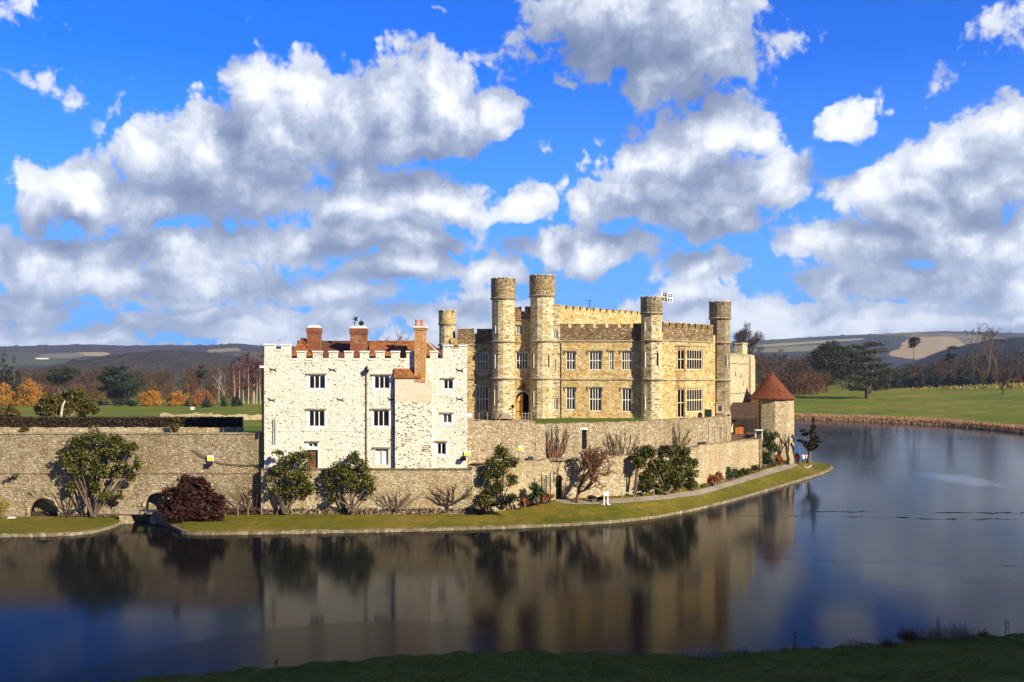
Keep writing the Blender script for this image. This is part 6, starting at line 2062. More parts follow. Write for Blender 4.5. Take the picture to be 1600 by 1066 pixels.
r_ = np.random.default_rng(200)
LT = [(-80, 570), (0, 572), (60, 566), (120, 568), (160, 566), (200, 570), (260, 565), (300, 563), (340, 560), (380, 556), (430, 556)]
sp = {k: [] for k in ('twig_brown', 'twig_olive', 'twig_purple', 'twig_red', 'twig_grey')}
for i in range(250):
    px = r_.uniform(-110, 445); Y = r_.uniform(505, 700)
    k = 'twig_brown'
    q = r_.uniform()
    if 215 < px < 330 and q < .55: k = 'twig_olive'
    elif px > 335 and q < .7: k = 'twig_purple' if q < .4 else 'twig_grey'
    elif q < .35: k = 'twig_grey'
    sp[k].append((px, Y, interp(px, LT) + r_.uniform(-2, 10) + (2 if Y > 600 else 6), r_.uniform(7, 12)))
for i in range(60):
    px = r_.uniform(-60, 420); Y = r_.uniform(470, 510)
    sp['twig_red' if r_.uniform() < .55 else 'twig_olive'].append((px, Y, interp(px, LT) + r_.uniform(22, 45), r_.uniform(7, 11)))
RT = [(1150, 545), (1200, 548), (1230, 556), (1260, 548), (1300, 552), (1360, 566), (1400, 573), (1440, 565), (1470, 556), (1500, 547), (1530, 543), (1560, 541), (1600, 541), (1700, 540), (1900, 545)]
for i in range(250):
    px = r_.uniform(1130, 1860) if i < 190 else r_.uniform(1170, 1300); Y = r_.uniform(540, 700)
    q = r_.uniform()
    k = 'twig_brown' if q < .5 else ('twig_grey' if q < .8 else 'twig_olive')
    if px < 1290 and q < .5: k = 'twig_red' if q < .2 else 'twig_grey'
    sp[k].append((px, Y, interp(px, RT) + r_.uniform(-2, 12), r_.uniform(7, 12)))
for i in range(46):
    px = r_.uniform(1195, 1290); Y = r_.uniform(470, 530)
    sp['twig_red' if r_.uniform() < .6 else 'twig_brown'].append((px, Y, r_.uniform(574, 590), r_.uniform(7, 11)))
for i in range(34):
    px = r_.uniform(1400, 1700); Y = r_.uniform(540, 580)
    sp['twig_red' if r_.uniform() < .6 else 'twig_brown'].append((px, Y, r_.uniform(568, 588), r_.uniform(7, 11)))
for k, v in sp.items():
    wood('winter_wood', v, L[k], M['bark'], 210 + len(v))
# spruces and shrubs along the front of the right wood
for i, (px, pt, pb, lf) in enumerate([(1380, 570, 608, 'pine_olive'), (1402, 572, 607, 'spruce'), (1418, 566, 606, 'pine_olive'), (1436, 572, 606, 'pine'), (1456, 566, 604, 'spruce'), (1468, 574, 605, 'pine'), (1486, 570, 604, 'spruce'), (1502, 563, 603, 'spruce'), (1516, 566, 603, 'spruce'), (1526, 576, 602, 'pine'), (1540, 588, 603, 'olive'), (1548, 578, 600, 'pine'), (1586, 576, 598, 'pine'), (1604, 572, 597, 'pine'), (1366, 582, 609, 'pine_olive')]):
    b = at(px, pb)
    lab = ['olive pine just right of the lone cedar', 'blue spruce below the slim tall pine', 'olive pine with a pale trunk in the right belt', 'dark spruce below the tan hill', 'tallest blue spruce under the tan hill', 'dark spruce between two blue ones', 'blue spruce under the slim olive pine', 'tall blue spruce left of the bare poplars', 'blue spruce beside the red bush', 'dark spruce right of the red bush', 'low olive evergreen on the dry grass', 'dark spruce below the bare poplars', 'dark evergreen near the right edge', 'dark evergreen at the right edge', 'dark evergreen behind the lone cedar'][i]
    conifer('spruce_tree', b, hgt(b, pt), lab, L[lf], 130 + i, 8, .34, .02, n=2200, size=wid(b, 1.2), flat=.9)
for i, (px, pt, pb, w, lf, lab) in enumerate([(1476, 586, 604, 10, 'rust', 'rusty red beech bush left of the second red bush'), (1505, 584, 603, 9, 'rust', 'rusty red beech bush below the tall blue spruce'), (1456, 588, 605, 9, 'twig_olive', 'olive brown bush beside the rusty beech'), (1566, 580, 600, 12, 'redbrown', 'dark red bush below the bare poplars'), (1588, 588, 598, 10, 'rust', 'russet bush near the right edge')]):
    b = at(px, pb); h = hgt(b, pt); R = wid(b, w)
    shrub('beech_bush', b, [((b.x, b.y, b.z + h * .5), (R, R, h * .5)), ((b.x + R * .5, b.y, b.z + h * .35), (R * .6, R * .6, h * .35))], 700, wid(b, 1.1), L[lf], lab, 150 + i)
# tall bare poplars, the purple beech behind the castle, trees over the tower roof
for i, (px, pt, pb, lab) in enumerate([(1526, 498, 598, 'leftmost and tallest of three bare poplars on the right skyline'), (1541, 500, 598, 'middle one of three bare poplars on the right skyline'), (1557, 508, 598, 'rightmost of three bare poplars on the right skyline')]):
    b = at(px, pb); bare_tree('bare_poplar', tuple(b), hgt(b, pt), lab, M['bark'], L['twig_brown'], 160 + i, 4, .40, (2, 3), 6, .07, r=.42, first=.42)
def twig_dome(name, b, h, w, label, bark, twig, seed, n=5200):
    """broad winter crown: limbs fanning from a short trunk, wrapped in fine upward twigs"""
    rng = np.random.default_rng(seed)
    T = empty(name, b, label, 'tree')
    b = Vector(b); mb = MB(); mb.tube([b - Vector((0, 0, .3)), b + Vector((0, 0, h * .3))], [h * .03, h * .022], 7, cap=False)
    cl = clumpy(rng, (b.x, b.y, b.z + h * .62), (w * .78, w * .78, h * .32), 34, (.22, .42), .9, .5)
    for c, R in cl:
        s = b + Vector((0, 0, h * rng.uniform(.18, .32))); c = Vector(c)
        mb.tube([s, s.lerp(c, .5) + Vector((0, 0, h * .04)), c], [h * .010, h * .006, .05], 4, cap=False)
    mb.fixn = False
    mb.build('trunk', bark, T, smooth=True)
    A = blobs_pts(rng, cl, n, .2, .12)
    v = (A - np.array((b.x, b.y, b.z + h * .25))); v /= np.linalg.norm(v, axis=1, keepdims=True)
    B = A + (v + rng.normal(0, .35, v.shape)) * rng.uniform(.8, 2.0, (n, 1))
    V, Q = strips(A, B, .10, rng)
    np_mesh('crown', V, Q, twig, T)


b = at(1166, 606); twig_dome('purple_beech', b, hgt(b, 502), wid(b, 31), 'broad purple brown bare beech rising behind the far wing', M['bark_dark'], L['twig_grey'], 164)
for i, (px, pt, Y, lab) in enumerate([(584, 508, 260, 'bare tree above the red roof beside the middle chimney'), (606, 513, 262, 'bare tree above the red roof right of the first'), (636, 518, 262, 'small bare tree above the roof left of the orange stack'), (446, 524, 300, 'low bare tree above the roof at the left corner of the tower'), (683, 524, 262, 'small bare tree between orange stack and castle turret')]):
    z = land_z(px, Y); b = (X_(px, Y), Y, z); bare_tree('bare_tree', b, Z_(pt, Y) - z, lab, M['bark_dark'], L['twig_grey'], 170 + i, 5, .45, (2, 3), 5, .035, r=.3, first=.36)
for i, (px, pb, pt, lab) in enumerate([(1246, 606, 540, 'pale bare tree in front of the brown wood right of the conical tower'), (1230, 606, 541, 'grey bare tree above the conical tower roof')]):
    b = at(px, pb); bare_tree('bare_tree', tuple(b), hgt(b, pt), lab, M['bark'], L['twig_grey'], 180 + i, 5, .5, (2, 3), 7, .07, r=.4, first=.34)
b = at(1566, 616); bare_tree('young_tree', tuple(b), hgt(b, 592), 'small round bare tree on the right lawn', M['bark_dark'], L['twig_grey'], 185, 4, .7, (3, 4), 7, .05, r=.22, first=.25)

# --- reeds along the far shore
P = []
for i in range(15000):
    px = r_.uniform(1225, 1700); ys = interp(px, SHORE); s = r_.uniform(-2.0, 8.0 if px < 1500 else 5.0)
    P.append((X_(px, ys + s), ys + s, max(-.1, land_z(px, ys + s))))
P = np.array(P)
hh = r_.uniform(.45, 1.15, (len(P), 1))
V, Q = strips(P, P + np.concatenate([r_.normal(0, .25, (len(P), 2)), hh], 1), .10, r_)
tag(np_mesh('reed_bed', V, Q, L['reed']), kind='stuff')
P = []
for i in range(2600):
    px = r_.uniform(1430, 1640); y = r_.uniform(598, 608)
    b = at(px, y) if i % 13 == 0 else None
    if b is not None: base_ = b
    P.append((base_.x + r_.normal(0, 6), base_.y + r_.normal(0, 5), base_.z - .2))
P = np.array(P)
V, Q = strips(P, P + np.concatenate([r_.normal(0, .3, (len(P), 2)), r_.uniform(.5, 1.3, (len(P), 1))], 1), .3, r_)
tag(np_mesh('dry_grass', V, Q, L['tussock']), kind='stuff')

# --- near bank: turf blades, dead grass tufts, dock stems
n = 26000
X = r_.uniform(-24, 36, n); D = r_.uniform(.0, 1, n) ** 1.3 * 11
Yb = np.array([bank_ye(x) for x in X]) - D
Zb = np.array([bank_z(x, y) for x, y in zip(X, Yb)])
A = np.stack([X, Yb, Zb - .03], 1)
cl = np.array([max(0, math.sin(x * 2.1 + 1.3 * math.sin(y * 1.7)) * math.sin(y * 2.3 + x * .7)) for x, y in zip(X, Yb)])
hh = (.07 + .16 * cl ** 2 * r_.uniform(.3, 1, n)).reshape(-1, 1)
B = A + np.concatenate([r_.normal(0, .06, (n, 2)), hh * r_.uniform(.7, 1.3, (n, 1))], 1)
V, Q = strips(A, B, .022, r_)
tag(np_mesh('bank_turf', V, Q, L['grass']), kind='stuff')


def tuft(px, py, wpx, hpx, n, leaf, label, seed, name='dead_grass_tuft'):
    rng = np.random.default_rng(seed)
    Y = Y_at(py, .3); b = PT(px, py, Y); b.y = bank_ye(b.x) - .25; b.z = bank_z(b.x, b.y)
    s = Y / F
    A = np.stack([b.x + rng.normal(0, wpx * s * .45, n), b.y + rng.normal(0, .25, n), np.full(n, b.z - .05)], 1)
    h = hpx * s * rng.uniform(.45, 1.1, (n, 1))
    B = A + np.concatenate([rng.normal(0, .28, (n, 2)) * h, h], 1)
    V, Q = strips(A, B, .014, rng)
    o = np_mesh(name, V, Q, leaf, base=b)
    tag(o, label, 'grass tuft')
    # feathery heads
    P = B + rng.normal(0, .03, B.shape)
    V, Q = leaves(P[: n // 2], .035, rng, .4)
    np_mesh('seed_heads', V, Q, leaf, o)


for i, (px, py, w, h, n, lf, lab) in enumerate([(1100, 1024, 34, 13, 420, 'dead', 'wide tuft of pale dead grass at the middle of the near bank'), (1162, 1019, 14, 11, 150, 'dead', 'narrow pale tuft right of the wide dead grass'), (1208, 1017, 13, 10, 130, 'dead', 'small pale tuft between the two dead grass patches'), (1235, 1016, 10, 8, 90, 'dead', 'smallest pale tuft left of the dock stems'), (1338, 1010, 17, 12, 200, 'dead', 'pale tuft left of the reddish bramble on the near bank'),
        (1386, 1006, 14, 13, 170, 'redstem', 'small reddish tuft left of the large bramble'), (1428, 1003, 20, 20, 330, 'redstem', 'large dark red bramble tuft on the near bank'), (1466, 998, 22, 24, 420, 'dead', 'tall pale dead grass right of the dark red bramble'), (1505, 996, 22, 22, 400, 'dead', 'tallest pale dead grass clump at the right of the near bank'), (1545, 996, 12, 10, 100, 'redstem', 'low reddish tuft near the right end of the near bank')]):
    tuft(px, py, w, h, n, L[lf], lab, 300 + i)
for i, (px, py, h, lab) in enumerate([(1246, 1015, 30, 'dark dry dock stem beside the small pale tufts'), (1572, 992, 28, 'dark dry dock stem at the right end of the near bank'), (1470, 998, 32, 'thin dark stem rising from the pale dead grass'), (432, 1043, 12, 'thin dark stem at the left part of the near bank')]):
    Y = Y_at(py, .3); b = PT(px, py, Y); b.y = bank_ye(b.x) - .2; b.z = bank_z(b.x, b.y)
    mb = MB(); s = Y / F; rr = random.Random(i)
    for k in range(3):
        x = b.x + rr.uniform(-.12, .12); hh_ = h * s * rr.uniform(.6, 1)
        mb.tube([(x, b.y, b.z - .05), (x + rr.uniform(-.1, .1), b.y, b.z + hh_)], [.012, .008], 3)
        for q in range(7):
            z = b.z + hh_ * rr.uniform(.5, 1); mb.tube([(x, b.y, z), (x + rr.uniform(-.1, .1), b.y + rr.uniform(-.05, .05), z + .08)], [.014, .006], 3)
    tag(mb.build('dock_stem', M['bark_dark'], base=b), lab, 'weed')

# --- unseen trees added right of the viewpoint to shade the near bank
def shade_tree(x, y, h, R, seed):
    rng = np.random.default_rng(seed)
    z = bank_z(x, min(y, bank_ye(x) - 1))
    T = empty('shade_tree', (x, y, z), 'tall dense tree out of view, added to shade the near bank', 'tree', 'unseen trees added for shade')
    mb, tips = MB(), []
    grow(rng, mb, Vector((x, y, z - .4)), (0, 0, 1), h * .3, h * .03, 2, tips, .6, .1, (3, 4), .7)
    mb.fixn = False
    mb.build('trunk', M['bark'], T, smooth=True)
    bl = clumpy(rng, (x, y, z + h * .55), (R, R, h * .45), 46, (.35, .6)) + clumpy(rng, (x, y, z + h * .5), (R * .5, R * .5, h * .3), 12, (.4, .6))
    V, Q = leaves(blobs_pts(rng, bl, 6500, .1), .55, rng, .7)
    np_mesh('crown', V, Q, L['green'], T)


spots = []
for k, xb in enumerate(range(-24, 42, 5)):
    t = max(36.0, (43 - xb) / .755)
    x, y = xb + .755 * t, 54 - .656 * t + (xb > 10) * 3
    spots.append((x + (k % 2) * 3, y - (k % 3), .554 * t + 7 - bank_z(x, y), 9))
for i, (x, y, h, R) in enumerate(spots + [(62, 10, 34, 10), (64, 24, 30, 10), (74, 34, 26, 10), (58, -6, 36, 10)]):
    shade_tree(x, y, h, R, 400 + i)
# ------------------------------------------------------------------ smaller things
def copy_tree(o, parent=None):
    c = o.copy(); C.objects.link(c); c.parent = parent
    for ch in list(o.children): copy_tree(ch, c)
    return c


# stakes along the heather bed
first = None
for px in [408.7, 433, 455.4, 474.3, 482.2, 496.9, 513.4, 524.4, 548.6, 565.4, 604.7, 621, 635.7, 659.1, 677.7, 719.7, 738.6, 756.1, 776.1, 800.8, 352, 372, 387.5, 828, 845]:
    y = interp(px, [(352, 805.5), (420, 804.3), (745, 797.3), (862, 784.5)])
    p = isl_at(px, y)
    if first is None:
        mb = MB(); mb.tube([p - Vector((0, 0, .2)), p + Vector((0, 0, .74))], [.045, .04], 6); mb.lathe([(.04, p.z + .74), (.055, p.z + .76), (.01, p.z + .83)], (p.x, p.y), 6)
        first = mb.build('fence_stake', M['timber'], base=p)
        tag(first, 'short pale wooden stake along the heather bed', 'stake', 'stakes along the heather bed')
    else:
        c = first.copy(); C.objects.link(c); c.location = p; c.rotation_euler = (random.uniform(-.05, .05), random.uniform(-.05, .05), 0)


def yellow_sign(px, py, Y, w, h, label, lamp=None, off=.02):
    b = PT(px, py, Y)
    s = Y / F
    T = empty('warning_sign', b, label, 'sign')
    mb = MB(); mb.box(b.x - w * s, b.x + w * s, Y - .03, Y, b.z - h * s, b.z + h * s); mb.build('sign_board', M['white'], T)
    t = MB(); z0, z1 = b.z - h * s * .8, b.z + h * s * .75
    t.add([(b.x - w * s * .85, Y - .05, z0), (b.x + w * s * .85, Y - .05, z0), (b.x + w * s * .85, Y - .05, lerp(z0, z1, .45)), (b.x, Y - .05, z1), (b.x - w * s * .85, Y - .05, lerp(z0, z1, .45)),
           (b.x - w * s * .85, Y - .032, z0), (b.x + w * s * .85, Y - .032, z0), (b.x + w * s * .85, Y - .032, lerp(z0, z1, .45)), (b.x, Y - .032, z1), (b.x - w * s * .85, Y - .032, lerp(z0, z1, .45))],
          [(0, 1, 2, 3, 4), (9, 8, 7, 6, 5), (0, 5, 6, 1), (1, 6, 7, 2), (2, 7, 8, 3), (3, 8, 9, 4), (4, 9, 5, 0)])
    t.build('yellow_panel', M['yellow'], T)
    return T


def floodlight(px, py, Y, label):
    b = PT(px, py, Y); T = empty('floodlight', b, label, 'lamp')
    mb = MB(); mb.add([(b.x + sx * w, Y + dy, b.z + dz) for (dy, dz, w) in ((-.42, -.20, .30), (-.30, .22, .30), (-.05, .14, .2), (-.12, -.14, .2)) for sx in (-1, 1)],
                      [(0, 1, 3, 2), (4, 5, 7, 6), (2, 3, 5, 4), (0, 6, 7, 1), (0, 2, 4, 6), (1, 7, 5, 3)])
    mb.build('housing', M['iron'], T)
    br = MB(); br.box(b.x - .05, b.x + .05, Y - .15, Y + .1, b.z - .26, b.z - .18); br.build('bracket', M['iron'], T)
    g = MB(); g.add([(b.x - .24, Y - .435, b.z - .14), (b.x + .24, Y - .435, b.z - .14), (b.x + .24, Y - .345, b.z + .17), (b.x - .24, Y - .345, b.z + .17)], [(0, 1, 2, 3)]); g.build('lens', M['pane'], T)


yellow_sign(329, 716.2, 105.45, 5.2, 4.6, 'yellow warning sign on the brown garden wall left of the tower')
floodlight(329.5, 723.5, 105.5, 'black floodlight under the yellow sign on the garden wall')
yellow_sign(455.5, 712.5, 104.95, 4.2, 4.4, 'yellow warning sign beside the brown door of the white tower')
floodlight(455, 720.5, 104.95, 'black floodlight below the yellow sign beside the brown door')
yellow_sign(730.5, 708.8, 104.9, 5.4, 3.8, 'yellow warning sign at the right corner of the white tower')
floodlight(724, 716.5, 104.9, 'black floodlight at the right corner of the white tower')
yellow_sign(813.5, 701, 110.4, 4, 4.2, 'yellow warning sign on the high court wall behind the upright magnolia')
floodlight(829, 716, 110.9, 'black floodlight on the ledge below the high court wall')
mb = MB(); mb.tube([PT(300, 702.5, 105.5), PT(316, 713, 105.5), PT(335, 721, 105.5), PT(352, 725.5, 105.5), (PT(380, 727, 105.5)), PT(410, 727, 105.5)], .035, 5)
tag(mb.build('power_cable', M['iron'], base=PT(300, 702.5, 105.5)), 'dark cable sagging along the garden wall to the floodlight', 'cable')

# footbridge over the inlet
b = PT(222, 804, 103.6)
T = empty('footbridge', b, 'low flat pale stone footbridge over the inlet', 'bridge')
mb = MB(); mb.box(X_(192, 103.6), X_(250, 103.6), 103.0, 104.7, 1.0, 1.26); mb.build('deck', M['timber'], T)
for px in (198, 246):
    mb = MB(); x = X_(px, 103.6); mb.box(x - .6, x + .6, 103.15, 104.9, -.6, .999); mb.build('abutment', M['rubble_light'], T)
mb = MB(); x = X_(222, 103.6); mb.box(x - .03, x + .03, 102.94, 102.999, .95, 1.34); mb.build('bracket', M['iron'], T)
p = PT(18, 811.5, 104.2); mb = MB(); mb.box(p.x - .42, p.x + .42, p.y - .2, p.y + .2, p.z - .1, p.z + .16); mb.box(p.x - .30, p.x + .30, p.y - .14, p.y + .14, p.z + .16, p.z + .24)
tag(mb.build('stone_block', M['render_white'], base=p), 'pale stone block on the lawn below the left arch', 'stone')

# white board stand on the lawn
p = isl_at(947, 788.5); s = p.y / F
T = empty('board_stand', p, 'white board on a two legged stand with cross feet on the lawn', 'stand')
wz = p.z + 24 * s; k = 4.4 * s
mb = MB(); mb.box(p.x - k, p.x + k, p.y - .03, p.y + .03, p.z + 13.5 * s, p.z + 19.5 * s); mb.build('board', M['white'], T)
for sx in (-1, 1):
    mb = MB(); x = p.x + sx * 2.9 * s; mb.box(x - .06, x + .06, p.y + .031, p.y + .12, p.z + .06, p.z + 21 * s); mb.build('leg', M['white'], T)
    mb = MB(); mb.box(x - .09, x + .09, p.y - .4, p.y + .45, p.z - .02, p.z + .07); mb.box(x - .3, x + .3, p.y - .06, p.y + .05, p.z - .01, p.z + .06); mb.build('foot', M['white'], T)


# rope barriers
def rope_barrier(posts, label, hgt_=.85, sag=.28, rp='rope'):
    T = empty('rope_barrier', posts[0], label, 'barrier')
    for p in posts:
        mb = MB(); mb.tube([p - Vector((0, 0, .2)), p + Vector((0, 0, hgt_))], .06, 7); mb.lathe([(.05, p.z + hgt_), (.075, p.z + hgt_ + .02), (.06, p.z + hgt_ + .08), (.01, p.z + hgt_ + .1)], (p.x, p.y), 7); mb.build('post', M['timber'], T)
    for a, b in zip(posts, posts[1:]):
        mb = MB(); pts = []
        for t in np.linspace(0, 1, 9):
            q = a.lerp(b, t); q.z += hgt_ * .92 - sag * 4 * t * (1 - t); pts.append(q)
        mb.tube(pts, .045, 5); mb.build('rope', M[rp], T)


rope_barrier([isl_at(972, 778.5), isl_at(990.5, 776.5), isl_at(1005, 775.5), isl_at(1021.5, 774.5)], 'rope barrier on four posts beside the path below the widest magnolia')
rope_barrier([isl_at(1257, 735.5), isl_at(1267.5, 734.0)], 'short white rope barrier on two posts on the grass point', .8, .35, 'white')

# iron gate by the wall door
f = Fr((X_(846, 107.6), 107.6), (X_(860, 108.6), 108.6))
T = empty('iron_gate', f.pt(0, 0, 1.6), 'black iron arched gate left of the wall door', 'gate')
mb = MB(); zz = Z_(780, 108)
for i in range(8): u = f.len * i / 7; mb.tube([f.pt(u, 0, zz), f.pt(u, 0, Z_(742, 108) - abs(i / 7 - .5) * .5)], .022, 4)
for y in (776, 760, 746): mb.tube([f.pt(0, 0, Z_(y, 108)), f.pt(f.len, 0, Z_(y, 108))], .022, 4)
mb.build('bars', M['iron'], T)
for u in (0, f.len):
    mb = MB(); mb.tube([f.pt(u, 0, zz - .2), f.pt(u, 0, Z_(740, 108))], .06, 6); mb.build('gate_post', M['iron'], T)

# railing, white board, bench and ball tree in front of the castle gate
f = Fr((X_(735, 108.4), 108.4), (X_(775, 110.0), 110.0))
T = empty('terrace_railing', f.pt(0, 0, Z_(655, 108.6)), 'low dark railing on the court wall beside the white tower', 'railing')
mb = MB(); z = Z_(645.5, 109)
for dz in (0, -.32): mb.tube([f.pt(0, 0, z + dz), f.pt(f.len, 0, z + dz)], .03, 5)
mb.build('rails', M['iron'], T)
for i in range(4):
    mb = MB(); u = f.len * i / 3; mb.tube([f.pt(u, 0, z - 1.1), f.pt(u, 0, z + .03)], .035, 5); mb.build('post', M['timber'], T)
p = PT(733.5, 652, 108.0); T = empty('notice_board', p, 'plain white notice board at the corner of the white tower and the court wall', 'sign')
mb = MB(); mb.box(p.x - .30, p.x + .30, 107.97, 108.02, p.z, p.z + .46); mb.build('panel', M['white'], T)
mb = MB(); mb.box(p.x - .03, p.x + .03, 108.02, 108.08, p.z - .6, p.z + .3); mb.build('post', M['timber'], T)
p = PT(789, 651, 124); T = empty('hooped_bench', p, 'pale grey bench with a curved back in front of the castle gate', 'bench')
k = 124 / F; zf = 9.6
mb = MB(); mb.box(p.x - 9 * k, p.x + 9 * k, 123.9, 124.5, zf + .42, zf + .50); mb.build('seat', M['timber'], T)
mb = MB(); fb = Fr((p.x - 10 * k, 124.55), (p.x + 10 * k, 124.55))
pts = [(0, zf + .45), (fb.len, zf + .45)] + [(fb.len * (1 - t), zf + .62 + .42 * math.sin(math.pi * (.12 + .76 * t))) for t in np.linspace(0, 1, 9)]
mb.fprism(fb, pts, -.06, 0); mb.build('backrest', M['timber'], T)
for sx in (-1, 1):
    for yy in (123.95, 124.42):
        mb = MB(); mb.box(p.x + sx * 8.4 * k - .05, p.x + sx * 8.4 * k + .05, yy, yy + .08, zf - .1, zf + .42); mb.build('leg', M['timber'], T)
p = PT(800.5, 651, 123); p.z = 9.55; T = empty('ball_topiary', p, 'small dark ball topiary on a stem beside the grey bench', 'plant')
mb = MB(); mb.tube([p, PT(800.8, 638, 123)], .035, 5); mb.build('stem', M['bark_dark'], T)
rg = np.random.default_rng(3); V, Q = leaves(blobs_pts(rg, px_blobs([(801, 635.2, 2.6, 3.2, 0), (797.6, 639.2, 1.6, 1.4, 0)], 123, 1), 420, .3), .07, rg, .6); np_mesh('crown', V, Q, L['yew'], T)
mb = MB(); mb.lathe([(.16, p.z - .05), (.24, p.z + .35), (.26, p.z + .38), (.2, p.z + .36)], (p.x, p.y), 10); mb.build('pot', M['clay'], T)
f = Fr((X_(816, 112.2), 112.2), (X_(830, 112.6), 112.6))
T = empty('post_fence', f.pt(0, 0, 10), 'short pale post fence on the court wall below the castle door', 'fence')
for i in range(4):
    mb = MB(); u = f.len * i / 3; mb.tube([f.pt(u, 0, 9.3), f.pt(u, 0, Z_(644.5, 112.4))], .04, 5); mb.build('post', M['timber'], T)
mb = MB(); mb.tube([f.pt(0, 0, Z_(646.5, 112.4)), f.pt(f.len, 0, Z_(646.5, 112.4))], .025, 5); mb.build('rail', M['timber'], T)
# dark cabinet by the bay
Y = 134.6; xa, xb = X_(1102.2, Y), X_(1112, Y); z0, z1 = 9.5, Z_(640, Y)
T = empty('garden_cabinet', ((xa + xb) / 2, Y, z0), 'dark green cabinet standing on the wall top beside the bay window', 'cabinet')
mb = MB(); mb.box(xa, xb, Y, Y + .7, z0, z1 - .1); mb.build('body', M['green_box'], T)
mb = MB(); mb.box(xa - .05, xb + .05, Y - .06, Y + .76, z1 - .1, z1); mb.build('lid', M['green_box'], T)
for i in range(2):
    mb = MB(); m_ = (xb - xa) / 2; mb.box(xa + m_ * i + .04, xa + m_ * (i + 1) - .04, Y - .03, Y - .001, z0 + .4, z1 - .16); mb.build('door', M['green_box'], T)
# orange crates and the white table by the shed
for i, (px, py, w, h, lab) in enumerate([(1151, 673.5, 3.6, 6, 'left and lower of two orange timber crates in the shed'), (1160.5, 673, 4.4, 10, 'right and taller of two orange timber crates in the shed')]):
    Y = 150.5; p = PT(px, py, Y); p.z = 6.5; s = Y / F
    T = empty('timber_crate', p, lab, 'crate'); zt = Z_(py - h, Y); hw = w * s
    for q in range(4):
        za, zc = lerp(p.z, zt, q / 4), lerp(p.z, zt, (q + .72) / 4)
        mb = MB(); mb.box(p.x - hw, p.x + hw, Y - .03, Y, za, zc); mb.box(p.x - hw, p.x + hw, Y + .8, Y + .83, za, zc); mb.box(p.x - hw, p.x - hw + .03, Y + .001, Y + .8, za, zc); mb.box(p.x + hw - .03, p.x + hw, Y + .001, Y + .8, za, zc); mb.build('slat_band', M['orange'], T)
    for sx in (-1, 1):
        mb = MB(); mb.box(p.x + sx * hw - .05, p.x + sx * hw + .05, Y - .07, Y - .031, p.z, zt + .03); mb.build('corner_post', M['orange'], T)
Y = 147.5; p = PT(1185.5, 683, Y); p.z = 5.9
T = empty('white_table', p, 'white trestle table beside the conical tower', 'table'); zt = Z_(671.5, Y); s = Y / F
mb = MB(); mb.box(p.x - 6 * s, p.x + 6 * s, Y - .5, Y + .5, zt - .12, zt); mb.build('tabletop', M['white'], T)
for sx in (-1, 1):
    mb = MB(); x = p.x + sx * 5 * s; mb.tube([(x, Y - .4, p.z - .1), (x, Y + .1, zt - .1)], .05, 5); mb.tube([(x, Y + .4, p.z - .1), (x, Y - .1, zt - .1)], .05, 5); mb.build('leg', M['white'], T)

# far park: dry stone wall, white box, white post
def far_wall():
    T = empty('park_wall', PT(330, 646, 300), 'low pale broken stone wall across the left park', 'wall')
    for (x0, x1, Y0, Y1, h0, h1) in ((232, 250, 300, 300, .8, .8), (250, 330, 300, 300, 2.2, 2.2), (330, 420, 300, 306, 1.9, 1.9), (60, 232, 296, 300, .7, .7)):
        f = Fr((X_(x0, Y0), Y0), (X_(x1, Y1), Y1)); n = int(f.len / 1.2) + 1; mb = MB(); rr = random.Random(x0)
        zg = land_z(x0, Y0)
        pts = [(f.len * i / n, zg + (h0 if i < n else h1) * rr.uniform(.72, 1.05)) for i in range(n + 1)]
        mb.fprism(f, [(0, zg - 1), (f.len, zg - 1)] + pts[::-1], -.7, 0)
        mb.build('wall', M['rubble_light'], T)


far_wall()
b = ground_at(300, 640.5); s = b.y / F; mb = MB(); mb.box(b.x - 2.2 * s, b.x + 2.2 * s, b.y, b.y + 1, b.z - .2, b.z + 4 * s); mb.box(b.x - 2.6 * s, b.x + 2.6 * s, b.y - .15, b.y + 1.15, b.z + 4 * s, b.z + 4.6 * s)
tag(mb.build('white_hut', M['white'], base=b), 'tiny white hut behind the broken park wall', 'hut')
b = ground_at(342.5, 634.8); s = b.y / F; mb = MB(); mb.lathe([(.35, b.z - .1), (.3, b.z + .5), (.18, b.z + .7), (.18, b.z + 4.5 * s), (.35, b.z + 5 * s), (.2, b.z + 6 * s)], (b.x, b.y), 8)
tag(mb.build('white_pillar', M['white'], base=b), 'tiny white pillar in front of the left wood', 'pillar')


